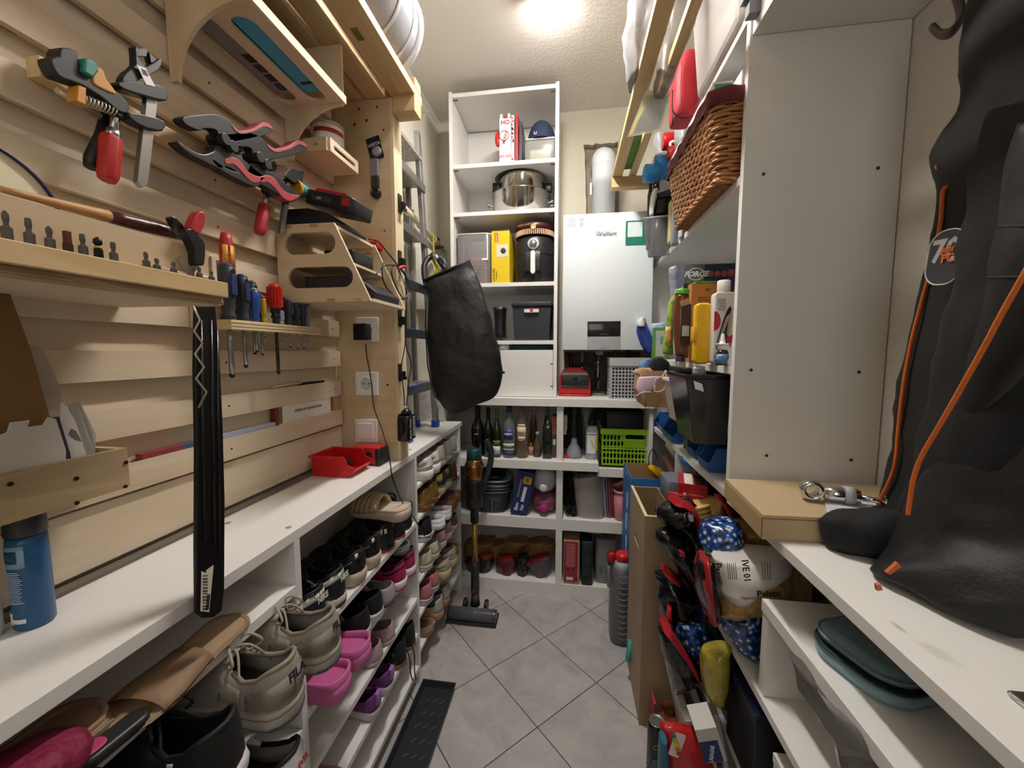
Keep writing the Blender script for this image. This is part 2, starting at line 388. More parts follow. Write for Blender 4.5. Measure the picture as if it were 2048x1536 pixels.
# base units at the back
BY = 1.985
BX0, BX1 = -.79, .42
L2 = .735; L1 = .422; L0 = .065
L_ = [('top_board', BX0, BX1, BY-.015, YB-.004, 1.02, 1.06),
 ('middle_board', BX0, .155, BY-.02, YB-.004, L2-.045, L2), ('middle_board', .155, BX1, BY+.03, YB-.004, L2-.085, L2-.04),
 ('lower_board', BX0, BX1, BY, YB-.004, L1-.06, L1), ('plinth_board', BX0, BX1, BY, YB-.004, .0, L0),
 ('back_panel', BX0, BX1, YB-.016, YB-.005, L0, 1.02)]
for z0, z1 in ((L2, 1.02), (L1, L2-.045), (L0, L1-.06)): L_.append(('divider', -.058, -.024, BY, YB-.016, z0, z1))
for z0, z1 in ((L2-.04, 1.02), (L1, L2-.085), (L0, L1-.06)): L_.append(('divider', BX1-.018, BX1, BY+.003, YB-.016, z0, z1))
bu = boards('storage_cabinet', 'low white open cabinet along the back wall, three levels high', 'cabinet', L_)
# right tall unit, its coat niche and counter
RX, RY0, RY1 = .425, 1.08, 2.14
SA, SB, SC, SD = 2.13, 1.745, 1.262, .925
L_ = [('side_panel', RX, XR-.003, RY0, RY0+.02, SD, 2.36), ('side_panel', RX, XR-.003, RY1-.02, RY1, .0, 2.14)]
for z in (SA, SB, SC): L_.append(('shelf', RX, XR-.003, RY0+.02, RY1-.02, z-.022, z))
L_.append(('back_panel', XR-.012, XR-.003, RY0+.02, RY1-.02, SD, 2.34))
L_ += [('shelf', RX, XR-.003, RY0, RY1-.02, SD-.022, SD)]
ru = boards('supply_shelf', 'white open shelf unit along the right wall with cleaning supplies', 'shelf', L_)
for px, py in ((1527, 348), (1756, 336), (1502, 740), (1718, 744), (1533, 911), (1702, 920)):
 p = U(px, py, Y=RY0-.001)-ru.location
 m = M(Matrix.Translation(p) @ Matrix.Rotation(PI/2, 4, 'X')); m.lathe([(.0042, 0), (.0042, .0008), (.002, .0009)], 12)
 obj('screw', m, P('5d5346', .4, .7), ru)
boards('top_cupboard', 'white overhead board above the coat niche', 'shelf',
 [('bottom_board', .43, XR-.003, .25, RY0-.002, 2.062, 2.08), ('front_board', .43, .448, .25, RY0-.002, 2.0805, 2.35)])
CZ = .92
L_ = [('counter_top', RX-.003, XR-.003, .1, RY0-.002, CZ-.022, CZ)]
cu_ = boards('side_counter', 'white counter board below the hanging jacket', 'counter', L_)
# ================================================================ TOOL WALL, LEFT
SLX = -.772
SY1 = 1.228
sw = thing('slat_wall', 'birch plywood tool wall of horizontal slats on the left', 'wall panel', (-.785, .6, .94))
obj('backing_panel', W(sw).box(-.799, -.792, .0, SY1+.01, .936, 2.11), PLY(), sw)
for k in range(12):
 z = 1.05+.1*k
 if k == 11: z -= .045
 obj('slat', W(sw).prism([(SLX-.012, z), (SLX, z), (SLX, z+.052), (SLX-.012, z+.041)], 0, SY1, 'xz'), wood('dfcdb5', 'd1ba9b', 'y', .5), sw, bevel=.0006)
for k in range(10):
 for y in (1.205, .50):
  obj('spacer', W(sw).box(-.7918, SLX-.0125, y-.014, y+.018 if y > 1 else y+.03, 1.052+.1*k, 1.088+.1*k), PLY('z'), sw)
for k in range(11):
 for y in (1.19, .78, .40):
  q = Matrix.Translation(Vector((SLX, y, 1.075+.1*k))-sw.location) @ Matrix.Rotation(PI/2, 4, 'Y')
  obj('screw', M(q).lathe([(.0026, -.001), (.0026, .0004), (.001, .0001)], 8), P('6a5236', .35, .8), sw)
obj('lower_panel', W(sw).box(-.7915, -.782, .0, SY1+.008, .94, 1.043), PLY(), sw)
one('dark_strip', M().box(-.79, -.765, 0, SY1, 0, .006), P('6f665b', .8), 'dark gap strip where the tool wall meets the white shelf', 'strip', (0, 0, ST+.0006))
po = thing('plywood_post', 'plywood post with sockets and clips at the end of the tool wall', 'post', (-.68, 1.27, ST+.0005))
PX1 = -.568; PY0 = 1.24
obj('front_panel', W(po).box(-.799, PX1-.012, PY0, PY0+.012, ST+.001, 2.108), wood('d6c09c', 'c8ad84', 'x', .5), po)
obj('side_board', W(po).box(PX1-.0118, PX1, PY0, PY0+.062, ST+.001, 2.108), wood('e2d2b2', 'd6c19a', 'z', .6), po)
for px, py, r in [(718, 218, .0035), (754, 214, .0035), (733, 241, .005), (709, 249, .005), (767, 260, .0035), (769, 462, .003), (775, 770, .004)]:
 p = U(px, py, Y=PY0)-po.location
 obj('screw_hole', M(Matrix.Translation(p) @ Matrix.Rotation(PI/2, 4, 'X')).lathe([(r, 0), (r, .0006)], 10), P('4e3219', .8), po)
# clips on the side board
for k, py in enumerate([408, 520, 636, 745, 845]):
 p = U(799, py, X=PX1+.001)
 t = thing('cable_clip', 'small black plastic clip on the plywood post, '+['topmost', 'second from the top', 'in the middle beside the wall charger', 'fourth from the top', 'lowest, behind the hanging battery'][k], 'clip', p, group='black clips on the plywood post')
 obj('plate', M().rbox(0, .004, -.012, .012, -.03, .03, .001, .0008), BLACK(.35), t)
 obj('catch', M().box(.004, .018, -.010, -.004, -.022, .004).box(.004, .018, .004, .010, -.022, .004).box(.014, .021, -.012, .012, -.024, -.014), BLACK(.3), t)
# rack of pine slats under the ceiling
rk = thing('slatted_rack', 'pine slatted overhead rack above the tool wall', 'rack', (-.64, .7, 2.11))
for x0, x1 in ((-.80, -.742), (-.733, -.668), (-.655, -.592), (-.572, -.492)):
 obj('slat', W(rk).box(x0, x1, .02, 1.3, 2.11, 2.135), PINE(), rk, bevel=.0015)
obj('crossbeam', W(rk).box(-.5655, -.492, 1.235, 1.29, 2.06, 2.1095), PINE('x'), rk, bevel=.0015)
obj('crossbeam', W(rk).box(-.798, -.492, .1, .14, 2.136, 2.17), PINE('x'), rk, bevel=.0015)
obj('crossbeam', W(rk).box(-.798, -.492, 1.24, 1.29, 2.136, 2.165), PINE('x'), rk, bevel=.0015)
p = U(845, 226, X=-.491)-rk.location; obj('nail', M().cyl(p, p+Vector((.022, 0, .003)), .0012, n=6).cyl(p+Vector((.021, 0, .003)), p+Vector((.022, 0, .003)), .003, n=8), STEEL(), rk)
p = U(712, 68, Z=2.1095)-rk.location; obj('sticker', M().box(p.x-.006, p.x+.012, p.y-.018, p.y+.022, -.001, 0), P('6b6a35', .6), rk, label='small torn green sticker under the outer slat')
# translucent tub on the rack
tb = thing('storage_tub', 'round translucent white tub lying on the slatted rack', 'tub', (-.61, 1.09, 2.30))
T = Matrix.Rotation(math.radians(90), 4, 'X')
obj('bowl', M(T).lathe([(.05, .10), (.12, .10), (.135, .09), (.142, -.10), (.142, -.13)], 40, caps=False), G('c9c9ce', .5, .2), tb, solid=.003)
obj('rim', M(T).lathe([(.142, -.13), (.155, -.13), (.155, -.142), (.142, -.142), (.142, -.13)], 40, caps=False).lathe([(.143, -.09), (.15, -.095), (.143, -.10)], 40, caps=False).lathe([(.142, .0), (.148, -.006), (.142, -.012)], 40, caps=False), P('c6c6ca', .25), tb)
obj('lid', M(T).lathe([(.01, -.147), (.12, -.147), (.13, -.143), (.154, -.1425)], 40), G('c4c4ca', .55, .2), tb)
one('black_pouch', M().ball((0, 0, 0), (.07, .08, .05), 14, .7), P('1b1c20', .7, bump=.002, bs=40), 'black bundle behind the translucent tub on the rack', 'pouch', (-.58, 1.16, 2.50), group=None)
one('black_toolbox', M().rbox(-.13, .1, -.2, .2, 0, .08, .01), P('1f2124', .5), 'black case lying flat on the rack, glimpsed between the pine slats', 'case', (-.65, .62, 2.137))
# upper shelf with slots and arched brackets
us = thing('slotted_shelf', 'birch plywood wall shelf with two long slots and arched end brackets', 'shelf', (-.69, .85, 1.955))
UO = -.60
obj('bottom_board', W(us).holed(rect(-.770, UO, .70, 1.006), [slot(-.733, .850, .052, .275), slot(-.655, .862, .052, .262)], 1.955, 1.963, 'xy'), PLY(), us, bevel=.0004)
def arch(y, t):
 o = [(-.770, 1.963), (-.770, 1.82)]
 for k in range(13):
  a = PI/2*k/12; o.append((-.752+.15*(1-math.cos(a)), 1.82+.13*math.sin(a)))
 o += [(UO, 1.9545), (UO, 2.10), (-.770, 2.10)]
 return W(us).prism(o, y, y+t, 'xz')
for y in (.692, 1.0065): obj('bracket', arch(y, .0078), wood('dac6a8', 'ccb18c', 'z', .5), us)
obj('front_lip', W(us).box(UO, UO+.006, .692, 1.0143, 1.955, 1.975), PLY(), us)
obj('back_rail', W(us).box(-.770, -.764, .70, 1.0064, 1.925, 1.9545), PLY(), us)
for y in (.7, .8): obj('tenon', W(us).box(-.69, -.684, .6912, .6922, 1.97+.06*(y-.7)*3, 1.99+.06*(y-.7)*3), PLYD(), us)
bc = thing('blue_tool_case', 'light blue plastic case lying in the slotted shelf', 'case', (-.655, .84, 1.9635))
obj('body', M().rbox(-.026, .026, -.11, .13, 0, .05, .012, .004), P('3f9fc6', .35), bc, bevel=.001)
obj('black_grip', M().rbox(-.018, .018, -.02, .05, .051, .058, .006), BLACK(), bc)
obj('catch', M().rbox(-.0268, -.0262, .0, .05, .01, .035, .0002, .0001).box(-.012, .02, .09, .1, -.0005, .051), BLACK(), bc)
pp = thing('magazine_stack', 'stack of papers with small photos lying in the slotted shelf', 'papers', (-.724, .84, 1.9635))
for k in range(6): obj('sheet', M().box(-.033+.001*k, .030, -.10+.004*k, .125, .003*k, .003*k+.0024), P(['8f8b8a', '7e7a79', '6f6c6c'][k % 3], .6), pp)
for k in range(4): obj('photo', M().box(-.012, .012, -.01+.032*k, .015+.032*k, -.0006, .0), P(['2a2320', '40302a', '2c2526', '2f4464'][k], .5), pp)
# small slotted tray with paint can
tr = thing('can_tray', 'small plywood tray with a slotted lip holding a paint can', 'tray', (-.72, 1.11, 1.855))
obj('base', W(tr).box(-.770, -.668, 1.04, 1.185, 1.855, 1.862), PLY(), tr)
obj('front_lip', W(tr).holed(rect(1.04, 1.185, 1.855, 1.892), [slot(1.112, 1.873, .11, .012)], -.668, -.661, 'yz'), PLY(), tr, bevel=.0004)
obj('end_lip', W(tr).box(-.770, -.6685, 1.033, 1.0395, 1.855, 1.89), wood('d6c09c', 'c8ad84', 'x', .5), tr)
obj('tenon', W(tr).box(-.706, -.694, 1.0322, 1.0332, 1.868, 1.876), PLYD(), tr)
pc = thing('paint_can', 'white and black paint can with a red stripe on the plywood tray', 'can', (-.716, 1.115, 1.8625))
obj('body', M().lathe([(.043, 0), (.045, .004), (.045, .088), (.043, .092)], 32), P('e6e2dc', .35), pc)
obj('rim', M().lathe([(.044, .092), (.047, .094), (.046, .099), (.041, .099), (.040, .094)], 32), STEEL(), pc)
def arc_label(name, mat, r, z0, z1, a0, a1, par, c=(0, 0), n=14, label=None):
 m = M(); vs = []
 for k in range(n+1):
  a = math.radians(a0+(a1-a0)*k/n)
  for rr_, z in ((r, z0), (r, z1), (r+.0005, z1), (r+.0005, z0)): vs.append((c[0]+rr_*math.cos(a), c[1]+rr_*math.sin(a), z))
 fs = [(4*k+i, 4*k+(i+1) % 4, 4*k+4+(i+1) % 4, 4*k+4+i) for k in range(n) for i in range(4)]+[(0, 3, 2, 1), (4*n, 4*n+1, 4*n+2, 4*n+3)]
 return obj(name, m.add(vs, fs, True), mat, par, label=label)
arc_label('red_stripe', P('a5231f', .4), .0452, .066, .078, -110, 10, pc)
arc_label('dark_band', P('17181a', .4), .0452, .004, .04, -60, 60, pc)
arc_label('barcode_panel', P('f2f0ea', .4), .0454, .012, .055, -125, -75, pc)
for k in range(14): arc_label('barcode_line', P('222222', .5), .0462, .03, .046, -121+k*2.8, -121+k*2.8+(1.6 if k % 3 else .7), pc, n=1)
# pine rail and clamps
one('pine_rail', M().box(-.012, .012, -.24, .24, -.014, .014), PINE(), 'short pine rail in front of the slats that the clamps grip', 'rail', (-.757, .72, 1.703), bevel=.001)
def slab(pts, X, t, sm=4):
 q = yz(pts, X); q = closed_smooth(q, sm) if sm else q
 return q
def clampthing(n, l, c, px, X, group=None):
 p = U(px[0], px[1], X=X); return thing(n, l, c, p, group=group)
def big_spring(dx, dy, label):
 X = -.705; t = clampthing('spring_clamp', label, 'clamp', (455+dx, 290+dy), X, 'black spring clamps with red grips on the pine rail')
 D = lambda P_: [(a+dx, b+dy) for a, b in P_]
 up = D([(356, 236), (385, 231), (420, 229), (445, 240), (458, 255), (475, 262), (500, 258), (520, 250), (534, 254), (537, 264), (515, 273), (480, 281), (455, 285), (432, 284), (424, 262), (400, 258), (388, 262), (362, 250)])
 lo = D([(350, 283), (352, 292), (378, 312), (432, 338), (448, 334), (480, 352), (505, 366), (524, 356), (500, 335), (470, 312), (440, 292), (424, 292), (420, 303), (400, 309), (375, 300)])
 m = W(t); m.prism(slab(up, X, 0), X-.011, X+.011, 'yz', False); obj('upper_jaw', m, P('161719', .42), t, bevel=.002)
 m = W(t); m.prism(slab(lo, X, 0), X-.014, X+.008, 'yz', False); obj('lower_jaw', m, P('18191b', .42), t, bevel=.002)
 g1 = D([(455, 252), (470, 262), (495, 258), (515, 246), (530, 249), (536, 260), (520, 254), (498, 264), (474, 269), (460, 262)])
 m = W(t); m.prism(slab(g1, X, 0), X-.0125, X+.0125, 'yz'); obj('upper_grip', m, P('b0525a', .5), t, bevel=.0015, label='red rubber grip')
 g2 = D([(443, 320), (455, 315), (472, 320), (488, 342), (505, 352), (524, 356), (505, 367), (490, 360), (472, 340), (458, 329), (446, 330)])
 m = W(t); m.prism(slab(g2, X, 0), X-.0155, X+.0095, 'yz'); obj('lower_grip', m, P('a33a42', .5), t, bevel=.0015, label='red rubber grip')
 for q in ((436, 280), (452, 294)):
  p = U(q[0]+dx, q[1]+dy, X=X)-t.location; obj('hinge', M().cyl(p+Vector((-.018, 0, 0)), p+Vector((.02, 0, 0)), .011, n=16), P('1d1e20', .4), t, bevel=.001)
 a = U(470+dx, 296+dy, X=X)-t.location; pts = [a+Vector((-.012+.024*k/40, .011*math.cos(k*.9), .011*math.sin(k*.9))) for k in range(41)]
 obj('spring', M().tube(pts, .0015, 6), P('303134', .3, .8), t)
 return t
big_spring(0, 0, 'large black spring clamp with red grips on the pine rail, nearer one')
big_spring(70, 36, 'large black spring clamp with red grips on the pine rail, farther one')
# one-handed clamp: black, teal and orange
X = -.715
t = clampthing('ratchet_clamp', 'black bar clamp with teal knob and orange trigger on the tool wall', 'clamp', (160, 170), X)
m = W(t).prism(slab([(86, 118), (104, 114), (108, 97), (142, 103), (144, 128), (178, 152), (215, 180), (244, 205), (243, 228), (222, 222), (190, 196), (150, 172), (110, 158), (95, 142)], X, 0, 2), X-.012, X+.012, 'yz'); obj('body', m, P('1a1b1d', .5), t, bevel=.002)
m = W(t).prism(slab([(148, 118), (160, 121), (173, 128), (178, 145), (168, 160), (145, 146)], X, 0, 1), X-.015, X+.019, 'yz'); obj('knob', m, P('1f7a6a', .45), t, bevel=.003)
m = W(t).prism(slab([(176, 136), (192, 142), (198, 160), (208, 172), (219, 190), (200, 184), (170, 166)], X, 0, 3), X-.008, X+.014, 'yz'); obj('trigger', m, P('c98a2c', .45), t, bevel=.002)
m = W(t).prism(slab([(140, 172), (156, 178), (155, 212), (136, 203)], X, 0, 1), X-.004, X+.015, 'yz'); obj('orange_catch', m, P('c98a2c', .45), t, bevel=.001)
a, b = U(158, 196, X=X+.004), U(228, 222, X=X+.004); pts = [a.lerp(b, k/72)-t.location+Vector((.007*math.cos(k*.8), 0, .007*math.sin(k*.8))) for k in range(73)]
obj('spring', M().tube(pts, .0011, 6), P('c9c3b8', .3, .7), t)
obj('bar', W(t).tube([U(114, 180, X=X-.014), U(200, 232, X=X-.014)], .006, 4), P('cbb9a0', .4, .5), t)
t = clampthing('screw_clamp', 'screw clamp with a red plastic handle and black lever on the tool wall', 'clamp', (215, 270), X)
m = W(t).tube([U(232, 215, X=X), U(227, 272, X=X)], .006, 8); obj('spindle', m, STEEL(), t)
m = W(t).tube([U(228, 262, X=X), U(224, 276, X=X)], .0095, 8); obj('ferrule', m, STEEL(), t)
m = W(t).tube([U(223, 274, X=X), U(222, 282, X=X), U(216, 352, X=X), U(214, 361, X=X)], [.013, .0145, .0135, .011], 8); obj('handle', m, P('b3211f', .5), t, bevel=.001)
m = W(t).tube([U(212, 228, X=X-.02), U(205, 270, X=X-.02), U(186, 318, X=X-.02), U(180, 335, X=X-.02)], [.007, .009, .011, .008], 10); obj('lever', m, BLACK(.5), t)
m = W(t).prism(yz([(224, 205), (246, 214), (247, 240), (226, 232)], X), X-.008, X+.009, 'yz'); obj('jaw', m, BLACK(.4), t, bevel=.001)
# aluminium bar clamp
X = -.71
t = clampthing('bar_clamp', 'bar clamp with a long bare aluminium bar on the tool wall', 'clamp', (290, 200), X)
obj('bar', W(t).prism(yz([(290, 190), (313, 196), (293, 368), (281, 376), (271, 364)], X), X-.006, X+.004, 'yz'), P('a9aaa8', .3, .9), t, bevel=.001)
obj('upper_jaw', W(t).prism(slab([(224, 166), (262, 164), (312, 172), (324, 185), (322, 203), (280, 194), (235, 180)], X, 0, 2), X-.012, X+.012, 'yz'), P('111214', .4), t, bevel=.002)
obj('lower_jaw', W(t).prism(slab([(246, 226), (285, 232), (318, 244), (314, 263), (280, 257), (250, 240)], X, 0, 2), X-.010, X+.012, 'yz'), P('111214', .4), t, bevel=.002)
t = clampthing('claw_clamp', 'small black claw clamp with a white paper label above the aluminium bar clamp', 'clamp', (285, 130), X)
obj('arm', W(t).prism(slab([(262, 95), (270, 100), (268, 115), (285, 135), (312, 118), (316, 125), (308, 142), (275, 158), (262, 166), (236, 164), (246, 145), (264, 130)], X, 0, 2), X-.006, X+.008, 'yz'), P('141518', .45), t, bevel=.001)
obj('claw', W(t).prism(slab([(266, 98), (290, 98), (289, 113), (272, 112)], X, 0, 0), X-.008, X+.004, 'yz').prism(slab([(295, 106), (312, 122), (306, 132), (298, 124)], X, 0, 0), X-.008, X+.004, 'yz'), P('141518', .45), t)
obj('paper_label', W(t).prism(yz([(281, 128), (299, 136), (318, 173), (300, 168)], X+.02), X+.012, X+.013, 'yz'), P('e4e0dc', .6), t)
p = U(297, 146, X=X+.034)-t.location; obj('logo', W(t).prism(yz([(290, 136), (300, 141), (304, 152), (294, 148)], X+.02), X+.013, X+.0136, 'yz'), P('3a4a63', .6), t)
obj('logo_red', W(t).prism(yz([(295, 139), (298, 141), (301, 149), (298, 148)], X+.02), X+.0136, X+.014, 'yz'), P('b02a2e', .6), t)
# farther small bar clamp and teal/orange clamp
X = -.735
t = clampthing('small_bar_clamp', 'small bar clamp with a red handle below the spring clamps', 'clamp', (550, 385), X)
obj('bar', W(t).prism(yz([(574, 352), (584, 354), (566, 468), (558, 466)], X), X-.004, X+.003, 'yz'), P('9a9b9b', .3, .9), t)
obj('arm', W(t).prism(slab([(526, 375), (540, 378), (585, 392), (580, 405), (555, 398), (530, 388)], X, 0, 2), X-.006, X+.009, 'yz'), BLACK(.4), t, bevel=.001)
obj('spindle', W(t).tube([U(534, 380, X=X), U(530, 412, X=X)], .006, 8), STEEL(), t)
obj('handle', W(t).tube([U(529, 410, X=X), U(528, 418, X=X), U(520, 460, X=X), U(518, 467, X=X)], [.012, .0135, .0135, .011], 8), P('a51d1c', .5, bump=.0008, bs=300), t, bevel=.001)
t = clampthing('teal_clamp', 'black clamp with teal and orange knob behind the small bar clamp', 'clamp', (590, 375), X)
obj('head', W(t).prism(slab([(572, 336), (600, 344), (597, 370), (580, 366), (560, 352)], X, 0, 1), X-.01, X+.012, 'yz'), BLACK(.4), t, bevel=.001)
obj('knob', W(t).tube([U(596, 378, X=X), U(608, 384, X=X)], .020, 10), P('1f7f77', .5), t, bevel=.002)
obj('collar', W(t).tube([U(588, 374, X=X), U(594, 377, X=X)], .022, 12), P('b98a2c', .45), t)
obj('jaw', W(t).prism(slab([(535, 345), (552, 330), (572, 338), (566, 356), (548, 362)], X, 0, 2), X-.007, X+.01, 'yz'), P('4a3026', .4), t, bevel=.001)
# bit tray
bt = thing('bit_tray', 'plywood wall tray with a pine ledge full of screwdriver bits', 'tray', (-.67, .36, 1.376))
obj('bottom_board', W(bt).box(-.770, -.578, .10, .575, 1.376, 1.384), PLY(), bt)
obj('ply_edge', W(bt).box(-.5778, -.565, .10, .572, 1.376, 1.3875).box(-.5779, -.564, .10, .572, 1.3795, 1.3815), PLYD(), bt)
obj('front_wall', W(bt).box(-.590, -.5795, .10, .566, 1.384, 1.462), wood('d6c0a2', 'c8ae8a', 'y', .5), bt)
obj('end_cap', W(bt).box(-.770, -.5765, .5665, .5755, 1.3842, 1.455), PLY('x'), bt, bevel=.001)
obj('ledge', W(bt).box(-.5792, -.555, .10, .573, 1.388, 1.412), PINE(), bt, bevel=.0012)
LZ = 1.4122
bits = [(18, 'phillips', 'large cross-head bit'), (62, 'torx', 'slim star bit'), (102, 'phillips', 'cross-head bit'), (137, 'flat', 'copper-brown flat bit'),
 (167, 'torx', 'stubby star bit'), (197, 'ball', 'black bit with a yellow band'), (227, 'torx', 'long star bit'), (291, 'phillips', 'cross-head bit beside the wooden stick'),
 (312, 'torx', 'short dark bit'), (345, 'torx', 'small star bit'), (396, 'phillips', 'thin pointed bit'), (420, 'phillips', 'last small cross-head bit')]
for i, (px, k, lb) in enumerate(bits):
 Y = U(px, 505, X=-.567).y; p = (-.567, Y, LZ)
 t = thing('screwdriver_bit', lb+' on the pine ledge, %s from the left' % ['first', 'second', 'third', 'fourth', 'fifth', 'sixth', 'seventh', 'eighth', 'ninth', 'tenth', 'eleventh', 'twelfth'][i], 'bit', p, group='bits on the pine ledge')
 c = '2a2a2c' if k == 'ball' else ('5d3b30' if k == 'flat' else '6d6a68')
 h = [.030, .028, .025, .024, .025, .026, .024, .022, .016, .016, .018, .016][i]
 obj('shank', M().lathe([(.0042, 0), (.0042, h*.42), (.0034, h*.48)], 6, smooth=False), P(c, .35, .8), t)
 if k == 'ball':
  obj('band', M().lathe([(.0036, h*.48), (.0036, h*.58)], 12), P('c9b13c', .5), t)
  obj('tip', M().lathe([(.002, h*.58), (.0045, h*.72), (.004, h*.88), (.0008, h)], 10), P('161618', .4, .4), t)
 elif k == 'flat': obj('tip', M().box(-.0028, .0028, -.0024, .0024, h*.46, h), P('6a3a2c', .4, .6), t)
 else: obj('tip', M().lathe([(.0024, h*.46), (.0019, h*.55), (.0021, h*.66), (.0027, h*.72), (.0025, h*.9), (.0008 if k == 'phillips' else .0022, h)], 6, smooth=False), P(c, .3, .85), t)
t = thing('wooden_stick', 'thin pale wooden stick lying on the pine ledge behind the bits', 'stick', (-.5765, .50, LZ+.004))
obj('stick', M().tube([(0, -.04, -.0), (0, .02, .0005), (0, .055, .0008), (0, .062, .001)], [.0035, .0036, .004, .003], 8), wood('dcc6a0', 'cdb48a', 'y', 1), t)
t = thing('open_spanner', 'small flat steel open-ended spanner standing on the ledge below the mini clamp', 'spanner', U(378, 552, X=-.572))
q = [(363, 512), (368, 530), (378, 536), (390, 528), (388, 516), (396, 520), (396, 534), (388, 545), (390, 558), (378, 556), (375, 543), (363, 535), (358, 518)]
obj('blade', W(t).prism(yz(q, -.572), -.5735, -.5715, 'yz'), P('a9a8a4', .3, .9), t)
t = thing('mini_spring_clamp', 'small black and red spring clamp gripping the bit tray', 'clamp', U(385, 470, X=-.578))
X = -.572
obj('jaw', W(t).prism(slab([(362, 462), (375, 458), (392, 474), (402, 490), (401, 525), (396, 532), (384, 528), (382, 505), (372, 482)], X, 0, 2), X-.007, X+.008, 'yz'), P('1a1a1c', .35), t, bevel=.0015)
obj('red_handle', W(t).prism(slab([(373, 455), (384, 428), (394, 423), (402, 432), (400, 448), (391, 468), (382, 466)], X, 0, 3), X-.006, X+.009, 'yz'), P('b22a33', .4), t, bevel=.002)
obj('rear_handle', W(t).prism(slab([(336, 436), (346, 436), (366, 460), (362, 470), (350, 460)], X-.014, 0, 2), X-.02, X-.008, 'yz'), P('201c1e', .3), t, bevel=.001)
# tape roll and painted stick inside the tray
tp = thing('tape_roll', 'wide roll of pale yellow tape behind the plywood tray wall', 'tape', (-.68, .35, 1.4605))
T = Matrix.Rotation(math.radians(90), 4, 'Y')
obj('tape', M(T).lathe([(.012, -.035), (.075, -.035), (.075, .03), (.012, .03), (.012, -.035)], 48, caps=False, smooth=False), P('efe6c6', .35, var=.06, vs=20), tp)
obj('core', M(T).lathe([(.0735, .0305), (.0765, .0305), (.0765, .034), (.0735, .034), (.0735, .0305)], 48, caps=False), P('26284a', .4), tp, label='dark blue outer edge')
ps = thing('paint_stirrer', 'round wooden stick with dark red dried paint lying across the tray', 'stick', (-.62, .4, 1.462))
a, b = U(0, 378, X=-.606), U(365, 470, X=-.606)
pts = [a.lerp(b, k/12)-ps.location for k in range(13)]
obj('bare_end', M().tube(pts[:7], [.0035+.0007*k for k in range(7)], 10), wood('c79a66', 'a87644', 'y', 1), ps)
obj('painted_end', M().tube(pts[6:], [.0078, .009, .0095, .0098, .0095, .0095, .009], 10), P('471b20', .35, bump=.002, bs=60, var=.6, vs=30), ps, label='end crusted with dark red paint')
# wavy wire and shoehorn
t = thing('shoehorn', 'long black plastic shoehorn hanging in front of the white shelf', 'shoehorn', (-.54, .565, .88))
a = []
X = -.548
q = [(390, 612), (428, 612), (436, 700), (443, 850), (447, 1000), (446, 1180), (441, 1222), (425, 1234), (405, 1236), (391, 1225), (390, 1100), (391, 900), (388, 740)]
obj('blade', W(t).prism(yz(q, X), X-.004, X+.003, 'yz'), P('0e0e10', .28), t, bevel=.0015)
for a_, b_ in (((402, 640), (408, 1080)), ((422, 640), (428, 1090)), ((434, 660), (438, 1100))):
 obj('rib', W(t).tube([U(*a_, X=X+.003), U((a_[0]+b_[0])/2+1, 860, X=X+.003), U(*b_, X=X+.003)], .0022, 6), P('18181a', .25), t)
obj('label_sticker', W(t).prism(yz([(399, 1142), (408, 1146), (409, 1140), (423, 1130), (414, 1224), (397, 1222)], X), X+.0032, X+.0038, 'yz'), P('ddd5c4', .6), t, label='torn white barcode sticker')
for k in range(12):
 y0 = 1150+k*6; obj('barcode_line', W(t).prism(yz([(401, y0), (411, y0), (411, y0+(3 if k % 3 else 1.6)), (401, y0+(3 if k % 3 else 1.6))], X), X+.0038, X+.0042, 'yz'), P('4b463f', .6), t)
obj('print', W(t).prism(yz([(410, 1189), (416, 1187), (413, 1218), (407, 1220)], X), X+.0038, X+.0042, 'yz'), P('3a3733', .6), t)
t = thing('zigzag_wire', 'bent zigzag metal wire hanging in front of the black shoehorn', 'wire', U(395, 640, X=-.536))
q = [(386, 612), (400, 640), (388, 662), (405, 686), (390, 708), (408, 734), (392, 757), (413, 784), (397, 816)]
obj('wire', W(t).tube([U(a_, b_, X=-.540) for a_, b_ in q], .0016, 8), P('b9ad98', .3, .8), t)
t = thing('notched_wood_strip', 'thin serrated pale wooden strip hanging behind the shoehorn', 'strip', U(425, 670, X=-.565))
q = [(418, 612)]+[(421+i*.45+(2 if i % 2 else 0), 615+i*6) for i in range(18)]+[(428, 722), (418, 720)]
obj('strip', W(t).prism(yz(q, -.565), -.567, -.562, 'yz'), wood('d9c3a0', 'c9ae84', 'z', 1), t)
